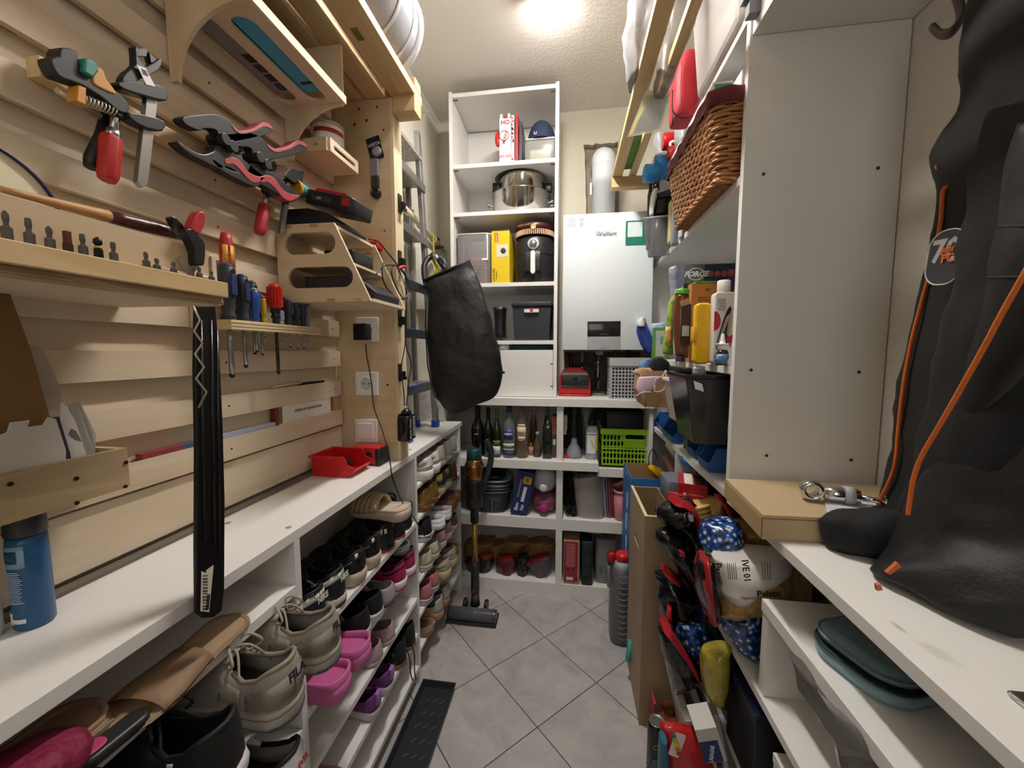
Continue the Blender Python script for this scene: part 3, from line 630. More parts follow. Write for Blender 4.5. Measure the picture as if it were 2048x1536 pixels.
# screwdriver rack
sr = thing('screwdriver_rack', 'pale plywood rack board holding a row of screwdrivers', 'rack', (-.735, .87, 1.347))
obj('board', W(sr).box(-.768, -.700, .725, 1.022, 1.347, 1.367), wood('e3d0a6', 'd5bd8c', 'y', .8), sr, bevel=.0008)
obj('ply_line', W(sr).box(-.6999, -.6994, .726, 1.021, 1.3525, 1.3545).box(-.6999, -.6994, .726, 1.021, 1.360, 1.3615), PLYD(), sr)
obj('back_plate', W(sr).box(-.771, -.7685, .70, 1.03, 1.347, 1.40), PLY(), sr)
RZ = 1.3675
def driver(px, h, r, kind, bl, label, xo=-.716, col='2a2e38', shaft='9b9b9b', pyt=655):
 Y = U(px, 645, X=xo).y
 t = thing('screwdriver', label, 'screwdriver', (xo, Y, RZ), group='screwdrivers in the rack')
 if kind == 'soft':
  pr = [(r*.62, 0), (r*.78, .002), (r*.80, h*.08), (r*.66, h*.12), (r*.72, h*.25), (r*.95, h*.6), (r*.98, h*.8), (r*.8, h*.95), (r*.3, h)]
  obj('handle', M(Matrix.Diagonal((1, .85, 1, 1))).lathe(pr, 18), P(col, .55), t)
  obj('end_cap', M(Matrix.Diagonal((1, .85, 1, 1))).lathe([(r*.82, h*.945), (r*.78, h*.965), (r*.3, h*1.01)], 18), P('27366e', .45), t)
  obj('blue_inlay', M().cb((r*.93, 0, h*.62), (.003, r*.7, h*.36)), P('253569', .45), t, bevel=.001)
  obj('hole', M().cyl((r*.5, 0, h*.86), (r*1.0, 0, h*.86), r*.25, n=10), P('08080a', .6), t)
 elif kind == 'vde':
  pr = [(r*.7, 0), (r*.75, h*.1), (r*.62, h*.2), (r*.95, h*.34), (r*1.0, h*.42), (r*.7, h*.55), (r*.75, h*.75), (r*.62, h*.93), (r*.5, h)]
  obj('handle', M().lathe(pr, 18), P('b02420', .45), t)
  for a0 in (-60, 0, 60, 120, 180):
   for z0, z1, rr_ in ((.14, .30, .86), (.62, .86, .72)):
    arc_label('yellow_inlay', P('d29a2e', .45), r*rr_, h*z0, h*z1, a0-21, a0+21, t, n=4)
 elif kind == 'blue':
  pr = [(r*.6, 0), (r*.8, h*.06), (r*.62, h*.2), (r*.9, h*.4), (r*1.0, h*.7), (r*.9, h*.88), (r*.5, h*.97)]
  obj('handle', M().lathe(pr, 12), P('1f4a96', .3), t, bevel=0)
  obj('end_cap', M().lathe([(r*.55, h*.955), (r*.52, h*.985), (r*.2, h)], 12), P('c9c03a', .4), t, label='yellow end cap')
 elif kind == 'red':
  obj('handle', M().lathe([(r*.8, h*.38), (r*.92, h*.42), (r, h*.65), (r*.92, h*.94), (r*.8, h*.97), (r*.4, h)], 16), P('b8231f', .4), t)
  m = M()
  for i in range(9):
   for j in range(16):
    a = 2*PI*j/16; z = h*(.45+.055*i); rr_ = r*(.95+.06*math.sin(PI*(i+1)/10)); m.cb((rr_*math.cos(a), rr_*math.sin(a), z), (r*.3, r*.3, h*.042))
  obj('grip_studs', m, P('c6281f', .4), t)
  obj('collar', M().lathe([(r*.5, 0), (r*.5, h*.14), (r*.7, h*.15), (r*.7, h*.2), (r*.55, h*.22), (r*.75, h*.3), (r*.75, h*.385)], 16), BLACK(.4), t)
 else:
  cc = {'yellow': 'e2c21c', 'clear': 'cfcbe0'}[kind]
  obj('handle', M().lathe([(r*.6, 0), (r*.9, h*.1), (r*.7, h*.2), (r, h*.35), (r*.9, h*.9), (r*.5, h*.96)], 10, smooth=False), G(cc, .5, .1), t)
  obj('core', M().lathe([(r*.3, 0), (r*.3, h*.9)], 8), P('b3231f' if kind == 'yellow' else 'b5b2c4', .4), t)
  if bl > 0 and px not in (563,): obj('end_cap', M().lathe([(r*.8, h*.955), (r*.85, h), (r*.3, h*1.05)], 12), P('b3231f', .35), t, label='red end cap')
 sr_ = r*.27
 obj('shaft', M().lathe([(sr_, -bl*.93), (sr_, .001)], 10), P(shaft, .3, .9 if shaft != '141414' else 0), t)
 obj('tip', M().lathe([(sr_*.25, -bl), (sr_, -bl*.97), (sr_*1.02, -bl*.93)], 10), P('26262a', .4, .6), t)
driver(458, .118, .0195, 'soft', .125, 'largest dark grey screwdriver handle at the left end of the rack', -.722)
driver(487, .103, .016, 'soft', .105, 'dark grey and blue screwdriver beside the largest one', -.724)
driver(462, .192, .0195, 'vde', .02, 'red and yellow insulated screwdriver standing tall behind the dark ones', -.752)
driver(507, .10, .013, 'soft', .075, 'dark screwdriver with a blue cap behind the bright blue one', -.752)
driver(511, .078, .0125, 'blue', .070, 'bright blue screwdriver with a yellow end cap', -.718)
driver(522, .075, .009, 'soft', .078, 'slim dark screwdriver half hidden behind the yellow tester', -.752)
driver(528, .060, .0062, 'yellow', .034, 'yellow see-through voltage tester with a red cap', -.712)
driver(552, .098, .0145, 'red', .125, 'screwdriver with a bright red studded handle and black shaft', -.716, shaft='141414')
driver(563, .036, .0072, 'clear', .042, 'small clear violet screwdriver beside the red studded one', -.712)
driver(568, .076, .009, 'soft', .02, 'dark blue screwdriver just behind the red studded one', -.752)
driver(579, .064, .0105, 'soft', .058, 'dark blue screwdriver, left one of the three small ones in front', -.714)
driver(583, .074, .009, 'soft', .02, 'dark blue screwdriver rising behind the three small ones', -.754)
driver(594, .060, .0095, 'soft', .062, 'dark blue screwdriver, middle one of the three small ones in front', -.716)
driver(606, .058, .0095, 'soft', .060, 'dark blue screwdriver, right one of the three small ones in front', -.714)
driver(616, .062, .007, 'clear', .042, 'clear screwdriver with a red cap at the right end of the rack', -.722)
# battery shelf
bs = thing('charger_shelf', 'plywood wall shelf with two big slots in its side, holding chargers', 'shelf', (-.66, 1.05, 1.43))
def side(y):
 T_ = W(bs); o = [(-.770, 1.43), (-.508, 1.43), (-.604, 1.632), (-.770, 1.632)]
 return T_.holed(o, [slot(-.674, 1.582, .145, .056), slot(-.648, 1.494, .185, .054)], y, y+.008, 'xz')
for y in (.952, 1.162): obj('side_board', side(y), wood('d8c4a4', 'cab08a', 'x', .5), bs, bevel=.0004)
obj('top_board', W(bs).box(-.770, -.606, .9602, 1.1618, 1.622, 1.630), PLY(), bs)
obj('middle_board', W(bs).box(-.770, -.575, .9602, 1.1618, 1.531, 1.538), PLY(), bs)
obj('bottom_board', W(bs).box(-.770, -.506, .9602, 1.1618, 1.430, 1.438), PLY(), bs)
for x, z in ((-.735, 1.626), (-.66, 1.626), (-.62, 1.434), (-.545, 1.434)): obj('tenon', W(bs).box(x-.012, x+.012, .9512, .9521, z-.004, z+.004), PLYD('x'), bs)
t = thing('battery_charger', 'black battery charger on top of the charger shelf', 'charger', (-.69, 1.05, 1.6325))
obj('body', M().prism([(-.075, 0), (.07, 0), (.075, .012), (.04, .04), (-.01, .052), (-.075, .052)], -.065, .09, 'xz'), P('19191b', .4), t, bevel=.003)
m = M()
for k in range(9): m.box(-.068+k*.004, -.066+k*.004, -.0658, -.065, .028, .046)
obj('vents', m, P('060606', .5), t)
t = thing('power_tool_battery', 'black power tool battery with red panels lying tilted on the charger', 'battery', (-.645, 1.04, 1.687), rot=(0, math.radians(14), math.radians(-3)))
obj('body', M().rbox(-.075, .07, -.045, .06, 0, .038, .01, .004), P('1b1b1d', .45), t, bevel=.002)
obj('red_panel', M().prism([(-.055, 0), (.03, 0), (.038, .012), (-.045, .012)], -.04, .055, 'xz'), P('b8221f', .45), t, loc=(0, 0, .034), bevel=.002)
obj('red_button', M().box(.040, .062, -.0475, -.0455, .012, .032), P('a92423', .45), t, bevel=.0005)
plate('printed_label', P('3c3638', .5), (-.02, -.0462, .018), .06, .014, '-y', t)
text('18V', .010, 'd8d4d0', (-.03, -.0470, .018), '-y', t)
t = thing('red_charger', 'small red plastic device on the back corner of the charger shelf', 'charger', U(738, 496, Z=1.631)+Vector((-.0, .03, .001)))
obj('body', M().rbox(-.028, .025, -.025, .025, 0, .022, .004, .003), P('c2261f', .4), t)
m = M()
for k in range(6): m.cb((-.018+k*.007, -.0255, .012), (.003, .001, .006))
obj('sockets', m, P('3a0d0b', .5), t)
t = thing('fast_charger', 'black ribbed charger jutting out of the charger shelf bottom', 'charger', (-.60, 1.06, 1.4385))
obj('body', M().prism([(-.12, 0), (.085, 0), (.088, .02), (.045, .052), (.0, .066), (-.12, .066)], -.07, .075, 'xz'), P('1a1b1d', .4), t, bevel=.003)
for k in range(4): obj('rib', M().prism([(.0+k*.014, .062-k*.009), (.008+k*.014, .058-k*.009), (.008+k*.014, .066-k*.009), (.0+k*.014, .070-k*.009)], -.068, .073, 'xz'), P('111213', .35), t, bevel=.0008)
t = thing('black_charger', 'black charger with white print lying on the middle board of the charger shelf', 'charger', (-.63, 1.06, 1.5385))
obj('body', M().rbox(-.045, .045, -.05, .06, 0, .04, .006, .003), P('161618', .35), t)
text('18 V', .018, 'e5e5e5', (-.012, -.0505, .028), '-y', t, turn=.3)
# electrical fittings on the post
def fitting(name, label, px0, py0, px1, py1, kind):
 a, b = U(px0, py0, Y=PY0-.001), U(px1, py1, Y=PY0-.001); c = (a+b)/2; c.y = PY0-.0004
 s = .081; t = thing(name, label, 'switch' if kind == 'switch' else 'socket', c)
 m = M(Matrix.Rotation(PI/2, 4, 'X')); m.rbox(-s/2, s/2, -s/2, s/2, 0, .009, .004, .002); obj('frame', m, P('eceae6', .35), t)
 m = M(Matrix.Rotation(PI/2, 4, 'X')); m.rbox(-.028, .028, -.028, .028, .009, .014 if kind == 'switch' else .0105, .002, .0015); obj('rocker' if kind == 'switch' else 'insert', m, P('efedea', .3), t)
 if kind == 'socket':
  m = M(Matrix.Rotation(PI/2, 4, 'X')); m.lathe([(.0215, .0105), (.0215, .012), (.0195, .012), (.0185, .0107)], 32); obj('socket_well', m, P('cfcdca', .4), t)
  m = M(Matrix.Rotation(PI/2, 4, 'X'))
  for x in (-.0095, .0095): m.lathe([(.0026, .0107), (.0026, .0122)], 10, (x, 0, 0))
  obj('pin_hole', m, P('1c1c1c', .5), t)
  m = M(Matrix.Rotation(PI/2, 4, 'X')); m.cb((0, .018, .012), (.004, .004, .002)).cb((0, -.018, .012), (.004, .004, .002)); obj('earth_clip', m, STEEL(), t)
 return t
fitting('wall_socket', 'white wall socket half hidden behind the charger shelf', 716, 512, 752, 555, 'socket')
s1 = fitting('wall_socket', 'white wall socket with the black plug-in charger, upper one on the post', 713, 636, 759, 683, 'socket')
fitting('wall_socket', 'empty white wall socket in the middle of the post', 713, 744, 758, 790, 'socket')
fitting('light_switch', 'white square light switch near the bottom of the post', 711, 838, 758, 884, 'switch')
t = thing('plug_in_charger', 'black plug-in power supply in the upper socket with a thin cable', 'charger', s1.location+Vector((-.004, -.0146, -.004)))
obj('body', M().rbox(-.024, .024, -.034, 0, -.032, .022, .005, .003), BLACK(.4), t)
cp_ = [U(731, 688, Y=PY0-.03), U(734, 715, Y=PY0-.02), U(742, 760, Y=PY0-.02), U(748, 815, Y=PY0-.03), U(763, 856, Y=PY0-.05)]
cp_ += [Vector((-.57, 1.155, .97)), Vector((-.553, 1.14, .90)), Vector((-.545, 1.19, .80)), Vector((-.54, 1.28, .70)), Vector((-.537, 1.36, .60)), Vector((-.545, 1.45, .55))]
obj('cable', W(t).tube(smooth_path(cp_), .0019, 6), BLACK(.4), t)
# button cell pack and grey tool on the post
t = thing('button_cell_pack', 'small dark blue blister pack of button cells taped to the post', 'battery pack', U(750, 297, Y=PY0-.002), rot=(0, math.radians(-14), 0))
m = M(Matrix.Rotation(PI/2, 4, 'X')); m.rbox(-.024, .024, -.036, .036, 0, .0015, .003, .0005); obj('card', m, P('1e2238', .4), t)
m = M(Matrix.Rotation(PI/2, 4, 'X')); m.lathe([(.0165, .0015), (.0155, .0055), (.012, .0065)], 20, (.004, -.012, 0)); obj('blister', m, G('dfe6ee', .35), t)
m = M(Matrix.Rotation(PI/2, 4, 'X')); m.lathe([(.011, .0016), (.011, .0045)], 20, (.004, -.012, 0)); obj('cell', m, STEEL(), t)
text('VARTA', .014, 'e6e6ee', (0, -.0016, .012), '-y', t, bold=.02)
t = thing('pocket_torch', 'slim grey torch with a round black end hanging on the post', 'torch', U(752, 355, Y=PY0-.002))
m = M(Matrix.Rotation(PI/2, 4, 'X')); m.rbox(-.013, .013, .0, .055, 0, .012, .004, .002); obj('grey_body', m, P('77767a', .4), t)
m = M(Matrix.Rotation(PI/2, 4, 'X')); m.rbox(-.0125, .0125, -.038, .0, 0, .013, .003, .002); obj('black_body', m, P('1b1b1e', .35), t)
m = M(Matrix.Rotation(PI/2, 4, 'X')); m.lathe([(.0165, 0), (.0165, .012), (.012, .015), (.010, .0125), (.006, .0125), (.004, .016)], 24, (.001, -.052, 0)); obj('ring', m, P('1b1b1e', .3), t)
# cables and hanging battery at the post
t = thing('cable_bundle', 'tangle of thin black charging cables with a red plug hanging from the post', 'cable', U(795, 520, X=-.55))
def UP_(L_, X): return [U(a, b, X=X) for a, b in L_]
obj('cable', W(t).tube(smooth_path(UP_([(738, 478), (757, 484), (775, 505), (795, 530), (812, 555), (816, 575), (812, 600)], -.552)), .0022, 6), BLACK(.4), t)
obj('cable', W(t).tube(smooth_path(UP_([(770, 520), (764, 540), (770, 570), (790, 592), (808, 598), (812, 580), (800, 545), (790, 530), (783, 545), (795, 580), (809, 600)], -.548)), .0022, 6), BLACK(.4), t)
obj('cable', W(t).tube(smooth_path(UP_([(753, 548), (762, 536), (778, 530), (800, 535), (815, 560), (813, 592), (810, 640), (810, 690), (803, 735), (808, 790), (809, 812)], -.546)), .0020, 6), BLACK(.4), t)
obj('cable', W(t).tube(smooth_path(UP_([(812, 600), (812, 660), (812, 690), (822, 728), (818, 760), (813, 812)], -.544)), .0020, 6), BLACK(.4), t)
obj('grey_loop', W(t).tube(smooth_path(UP_([(795, 542), (806, 560), (815, 588), (808, 592), (802, 570)], -.543)), .0015, 6), P('9a9a9a', .4), t)
obj('red_plug', W(t).tube(UP_([(796, 538), (804, 534), (812, 533)], -.541), [.004, .006, .004], 10), P('b32226', .35), t)
t = thing('hanging_battery', 'black tool battery with white print hanging by its cables from the post', 'battery', U(813, 850, X=-.555))
obj('body', M().rbox(-.022, .022, -.033, .033, -.052, .035, .01, .005), P('121214', .3), t, bevel=.002)
obj('top_cap', M().lathe([(.008, .035), (.018, .040), (.018, .047), (.008, .056), (.003, .060)], 16), P('0e0e10', .35), t)
obj('holder', M().box(-.004, .004, -.045, -.033, -.02, .02), P('0e0e10', .35), t)
text('Bosch Home', .013, 'd6d6d6', (.0225, -.018, -.01), '+x', t, turn=PI/2)
m = M()
for k in range(9): m.cb((.0224, .012, -.036+k*.008), (.0006, .018, .004))
obj('fine_print', m, P('b5b5b5', .5), t)
# things tucked behind the slats
t = thing('folding_rule', 'white wooden folding rule with printed text tucked behind a slat', 'ruler', (-.7785, 1.10, 1.13))
Y0, Y1 = U(556, 850, X=-.777).y, U(665, 815, X=-.777).y
for k in range(6): obj('segment', W(t).box(-.788+k*.0024, -.7862+k*.0024, Y0, Y1, 1.10, 1.152 - .0*k), P('e9e5da', .5), t)
for y in (Y0, Y1-.014): obj('hinge_end', W(t).box(-.7883, -.7738, y, y+.014, 1.104, 1.1525), P('8a6d3e', .4, .3), t)
obj('end_block', W(t).box(-.7885, -.7736, Y0-.012, Y0-.0005, 1.10, 1.1525), P('6e2e1e', .5), t)
text('Zollstock Schulz & Sohn', .0125, '39436b', (.0050, (Y0+Y1)/2-1.10, .001), '+x', t, shear=.2)
for i, (n_, lb, px0, px1, z0, z1, c_) in enumerate([('spirit_level', 'red painted wooden end of a flat bar tucked behind the lowest slat', 279, 362, 1.055, 1.112, '8f3a3f'),
 ('steel_ruler', 'long pale blue ruler tucked behind the lowest slat', 395, 556, 1.055, 1.112, 'aeb4c8')]):
 y0 = U(px0, 910-i*30, X=-.778).y; y1 = U(px1, 880-i*30, X=-.778).y
 if i == 0:
  t = thing('marking_bar', lb, 'bar', (-.780, (y0+y1)/2, z0)); obj('red_part', W(t).box(-.788, -.7728, y0, y1, z0, z1), P(c_, .5, var=.2, vs=40), t, bevel=.001)
  obj('blue_part', W(t).box(-.788, -.7728, y1, y1+.03, z0, z1), P('4a5772', .5), t, bevel=.001)
 else: one(n_, M().box(-.006, .006, y0, y1, 0, z1-z0), P(c_, .4), lb, 'ruler', (-.780, 0, z0))
t = thing('carpenter_pencil', 'pale pencil and dark blade tucked behind the second lowest slat', 'pencil', (-.782, 1.1, 1.20))
ya, yb = U(545, 780, X=-.782).y, U(650, 765, X=-.782).y
obj('pencil', W(t).tube([(-.782, ya, 1.204), (-.782, (ya+yb)/2, 1.208)], .004, 6), P('e0d2a8', .5), t)
obj('blade', W(t).box(-.786, -.784, (ya+yb)/2, yb, 1.20, 1.208), P('2b2a2c', .4, .5), t)
# wooden bin with papers, lower left
wb_ = thing('wooden_bin', 'shallow pale wooden box on the tool wall full of papers', 'box', (-.70, .33, 1.08))
Yr = U(258, 935, X=-.69).y
za, zb_ = U(255, 975, X=-.69).z, U(255, 895, X=-.69).z
obj('front_board', W(wb_).box(-.70, -.69, .06, Yr, za, zb_), wood('b9a27e', '917a58', 'y', .7), wb_, bevel=.0008)
obj('end_board', W(wb_).box(-.771, -.7005, Yr-.009, Yr-.0005, za, zb_), wood('c9ad82', 'b0905f', 'x', .7), wb_)
obj('bottom_board', W(wb_).box(-.771, -.7005, .06, Yr-.0095, za, za+.008), wood('c9ad82', 'b0905f', 'y', .7), wb_)
for px, py in ((252, 928), (251, 976), (153, 960), (154, 1009), (21, 971)):
 p = U(px, py-3, X=-.689)-wb_.location; obj('screw', M(Matrix.Translation(p) @ Matrix.Rotation(PI/2, 4, 'Y')).lathe([(.003, -.0008), (.003, .0006)], 8), P('3b3226', .4, .7), wb_)
zp = za+.009
cbm = thing('brown_cardboard', 'large brown cardboard sheet standing in the wooden box', 'cardboard', (-.745, .35, zp))
q = [(0, 581), (18, 582), (62, 700), (100, 836), (100, 930), (0, 960)]
obj('sheet', W(cbm).prism([(y, max(z, zp)) for y, z in yz(q, -.735)], -.740, -.735, 'yz'), P('8a6638', .8, var=.05), cbm)
t = thing('white_envelope', 'torn white envelope with jagged flap in the wooden box', 'envelope', (-.71, .38, zp))
q = [(0, 870), (14, 864), (20, 845), (60, 840), (55, 854), (85, 850), (95, 834), (112, 838), (132, 900), (132, 950), (60, 960), (0, 1000)]
obj('paper', W(t).prism([(y, max(z, zp)) for y, z in yz(q, -.712)], -.7128, -.712, 'yz'), P('cdc6bd', .7), t)
q = [(108, 835), (118, 833), (140, 905), (150, 960), (138, 960), (128, 910)]
obj('dark_edge', W(t).prism([(y, max(z, zp)) for y, z in yz(q, -.716)], -.7168, -.716, 'yz'), P('3a3350', .6), t)
t = thing('leaflet', 'white folded leaflet with a grey printed shell shape in the wooden box', 'leaflet', (-.715, .43, zp))
q = [(122, 805), (130, 808), (150, 840), (172, 905), (172, 960), (150, 960), (124, 880), (121, 840)]
obj('paper', W(t).prism([(y, max(z, zp)) for y, z in yz(q, -.72)], -.7208, -.72, 'yz'), P('d9d3cb', .6), t)
obj('print', W(t).prism(yz([(137, 868), (143, 857), (152, 862), (158, 872), (163, 882), (150, 879)], -.7195), -.7199, -.7194, 'yz'), P('75706e', .6), t)
t = thing('booklet', 'thick grey booklet leaning in the wooden box', 'booklet', (-.73, .46, zp))
for k in range(5):
 q = [(136+k*3, 810-k), (152+k*2, 804), (172+k*5, 870), (190, 905), (190, 960), (168, 960), (150, 870)]
 obj('page', W(t).prism([(y, max(z, zp)) for y, z in yz(q, -.728-.002*k)], -.7285-.002*k, -.7275-.002*k, 'yz'), P(['9f9991', 'b1aba3', '8b8580'][k % 3], .7), t)
t = thing('plastic_sleeve', 'crinkled clear plastic sleeve behind the cardboard sheet', 'plastic sleeve', (-.755, .42, zp))
q = [(58, 690), (85, 695), (118, 770), (128, 830), (128, 930), (100, 930), (80, 780)]
obj('film', W(t).prism([(y, max(z, zp)) for y, z in yz(q, -.752)], -.7525, -.752, 'yz'), G('dcd3cc', .35, .3), t)
# blue spray can
Yc = .395; c = U(58, 1262, Z=ST)
t = thing('spray_can', 'blue spray can with a black cap at the lower left corner', 'can', (c.x-.012, c.y+.014, ST+.0005))
r_ = .0195
obj('body', M().lathe([(r_-.002, 0), (r_, .003), (r_, .118), (r_-.001, .1275)], 36), P('1b5484', .3), t)
obj('cap', M().lathe([(r_-.0005, .1285), (r_+.0005, .130), (r_-.001, .175), (r_-.006, .180)], 36), P('26292c', .45), t)
arc_label('pale_swirl', P('7fa3bd', .4), r_+.0002, .088, .118, -120, -40, t)
arc_label('dark_swirl', P('153f63', .4), r_+.0004, .095, .112, -110, -60, t)
m = None
for k in range(16): arc_label('fine_print', P('b7cbd8', .5), r_+.0003, .040+k*.0028, .0412+k*.0028, -118+(k*7) % 9, -52-(k*5) % 11, t, n=8)
arc_label('price_panel', P('e6ebee', .5), r_+.0003, .010, .026, -122, -96, t)
arc_label('price_strip', P('e6ebee', .5), r_+.0003, .012, .018, -96, -52, t)
one('white_bottle', M().lathe([(.024, 0), (.026, .004), (.026, .14), (.012, .16)], 24), P('e4e2dc', .4), 'white bottle cut off by the left picture edge beside the blue can', 'bottle', U(-12, 1290, Z=ST)+Vector((-.035, .0, .0005)))
# red bin and red device
t = thing('red_bin', 'open red plastic parts bin on the white shelf', 'bin', (-.69, 1.095, ST+.0005))
m = M(); q0 = []; 
def ringbin(z, gx0, gx1, gy0, gy1): return [(gx0, gy0, z), (gx1, gy0, z), (gx1, gy1, z), (gx0, gy1, z)]
hz = [.060, .060]
base = ringbin(0, -.068, .035, -.05, .052)
side_ = [(-.068, .0), (.035, .0), (.042, .0), (.063, .022), (.052, .030), (.045, .050), (.025, .062), (-.072, .062)]
for y in (-.054, .051): obj('side_wall', M().prism([(-.068, 0), (.045, 0), (.066, .022), (.064, .03), (.045, .038), (.034, .062), (-.072, .062)], y, y+.003, 'xz'), P('c41c1c', .38), t, bevel=.0006)
obj('floor', M().box(-.068, .045, -.0508, .0508, 0, .003), P('b51818', .4), t)
obj('back_wall', M().box(-.072, -.0685, -.0508, .0508, 0.0, .062), P('c41c1c', .38), t)
obj('front_wall', M().prism([(.0455, .0031), (.048, .0031), (.067, .026), (.0645, .026)], -.0508, .0508, 'xz'), P('c41c1c', .38), t)
m = M(); m.box(-.078, .036, -.060, -.0545, .057, .064).box(-.078, .036, .0545, .060, .057, .064).box(-.078, -.0725, -.0543, .0543, .057, .064)
obj('rim', m, P('cb2020', .35), t, bevel=.0008)
one('small_parts', M().cb((0, 0, .012), (.05, .03, .012)).cb((.02, .02, .02), (.02, .02, .01)).cyl((-.03, -.02, .015), (.02, .03, .028), .004), P('3a332e', .5, .3), 'few dark small parts lying in the red bin', 'parts', (-.71, 1.095, ST+.004))
t = thing('laser_device', 'red and black tool box behind the red bin', 'tool', (-.655, 1.195, ST+.0005))
obj('body', M().rbox(-.05, .045, -.028, .03, .004, .062, .008, .004), P('bf2420', .4), t)
obj('black_bumper', M().rbox(.03, .05, -.031, .033, 0, .058, .006, .004), P('18181a', .5), t, bevel=.002)
obj('window', M().rbox(-.01, .02, -.0295, -.0275, .016, .045, .0008, .0005), P('2a2a2e', .2), t)
# ================================================================ BACK OF THE ROOM
# ladder leaning on the left wall
ld = thing('step_ladder', 'aluminium folding step ladder with blue feet leaning on the left wall', 'ladder', (-.70, 1.68, ST))
LT = [(-.655, ST+.03), (-.722, 2.33)]
def lx_(z, o=0): return LT[0][0]+(LT[1][0]-LT[0][0])*(z-LT[0][1])/(LT[1][1]-LT[0][1])+o
for y in (1.50, 1.835):
 m = W(ld); rings = []
 for z in (ST+.03, 2.33):
  x = lx_(z); rings.append([(x-.012, y-.016, z), (x+.012, y-.016, z), (x+.012, y+.016, z), (x-.012, y+.016, z)])
 obj('front_rail', m.loft(rings, smooth=False), P('a4a5a6', .35, .85, var=.15, vs=25), ld, bevel=.003)
 m = W(ld); rings = []
 for z in (ST+.02, 2.1):
  x = -.752-(.02)*(z-ST)/1.2; rings.append([(x-.010, y-.012, z), (x+.010, y-.012, z), (x+.010, y+.012, z), (x-.010, y+.012, z)])
 obj('rear_rail', m.loft(rings, smooth=False), P('969798', .4, .8, var=.15, vs=25), ld, bevel=.003)
 obj('foot', W(ld).rbox(-.672, -.638, y-.019, y+.019, ST+.0006, ST+.036, .006, .003), P('1f4fae', .5), ld, label='blue plastic foot')
 obj('foot', W(ld).rbox(-.768, -.738, y-.017, y+.017, ST+.0006, ST+.034, .006, .003), P('1f4fae', .5), ld, label='blue plastic foot')
for i, z in enumerate((1.155, 1.392, 1.60, 1.835, 2.09)):
 x = lx_(z)
 fr = P('1b1c20', .45) if i < 3 else P('9b9b9b', .35, .85)
 obj('step_front', W(ld).box(x+.013, x+.021, 1.487, 1.848, z-.035, z), fr, ld, bevel=.001)
 st = obj('step_tread', W(ld).box(x-.085, x+.0125, 1.50, 1.835, z-.012, z+.002), P('a9a6a0', .45, .4, var=.5, vs=90, bump=.001, bs=120), ld)
 if i < 3: obj('blue_edge', W(ld).box(x+.0128, x+.022, 1.487, 1.848, z+.0005, z+.0035), P('2b5cc0', .4), ld)
obj('platform', W(ld).box(-.79, -.70, 1.50, 1.835, 2.20, 2.215), P('bdbab4', .45, .3, var=.5, vs=90), ld)
# gas pipe and things behind the bag
gp = thing('wall_pipe', 'cream painted pipe with a valve running along the left wall', 'pipe', (-.77, 2.1, 1.93))
pa, pb = U(838, 447, X=-.765), Vector((-.765, 2.34, U(893, 510, X=-.765).z-.0))
pb.z = pa.z-.035
obj('pipe', W(gp).tube([Vector((-.765, 1.6, pa.z+.02)), pa, pb], .016, 14), P('d9cfae', .4), gp)
obj('pipe_drop', W(gp).tube([Vector((-.770, 1.87, 1.99)), Vector((-.770, 1.87, 1.30))], .011, 10), P('d3c59c', .4), gp)
for k, f in enumerate((.05, .55, .8)):
 p = pa.lerp(pb, f); obj('pipe_clamp', W(gp).tube([p-Vector((0, .008, 0)), p+Vector((0, .008, 0))], .0195, 14), P('c9bf9e', .4), gp)
p = pa.lerp(pb, .72); obj('valve', W(gp).cyl(p+Vector((0, 0, -.03)), p+Vector((0, 0, .03)), .013, n=12).cyl(p+Vector((.0, 0, -.02)), p+Vector((.035, 0, -.02)), .008, n=10), P('4b3f2d', .4, .6), gp)
p = pa.lerp(pb, .42); obj('yellow_tag', W(gp).box(p.x+.017, p.x+.019, p.y-.009, p.y+.009, p.z-.10, p.z+.01), P('e2b92a', .5), gp, label='yellow paper strip')
one('white_wall_box', M().rbox(-.03, .03, -.17, .17, 0, .32, .006), P('dddbd2', .5), 'white painted panel low on the left wall behind the ladder and pipe', 'panel', (-.765, 2.13, 1.52))
t = thing('vacuum_hose', 'black ribbed hose looped behind the hanging black bag', 'hose', U(850, 540, Y=1.78))
pts = smooth_path([U(872, 600, Y=1.75), U(853, 570, Y=1.75), U(848, 535, Y=1.76), U(857, 517, Y=1.78), U(872, 512, Y=1.80), U(885, 520, Y=1.80), U(900, 548, Y=1.80)], 8)
obj('hose', W(t).tube(pts, [.0125+.0015*(k % 2) for k in range(len(pts))], 12), P('2c2d30', .4), t)
obj('silver_tube', W(t).tube([U(864, 508, Y=1.77), U(878, 520, Y=1.76)], .013, 12), STEEL(), t)
obj('dark_tube', W(t).tube([U(878, 520, Y=1.755), U(897, 548, Y=1.75)], .0125, 12), BLACK(.35), t)
t = thing('yellow_clip_strap', 'small yellow and white strap behind the top of the black bag', 'strap', U(868, 540, Y=1.82))
obj('yellow_part', W(t).prism([(q.x, q.z) for q in (U(a, b, Y=1.82) for a, b in [(864, 520), (869, 519), (878, 536), (884, 548), (866, 552), (872, 540)])], 1.815, 1.82, 'xz'), P('e0c81c', .4), t)
obj('white_part', W(t).prism([(q.x, q.z) for q in (U(a, b, Y=1.83) for a, b in [(857, 525), (864, 522), (870, 545), (866, 560), (856, 553)])], 1.825, 1.83, 'xz'), P('e8e2cf', .5), t)
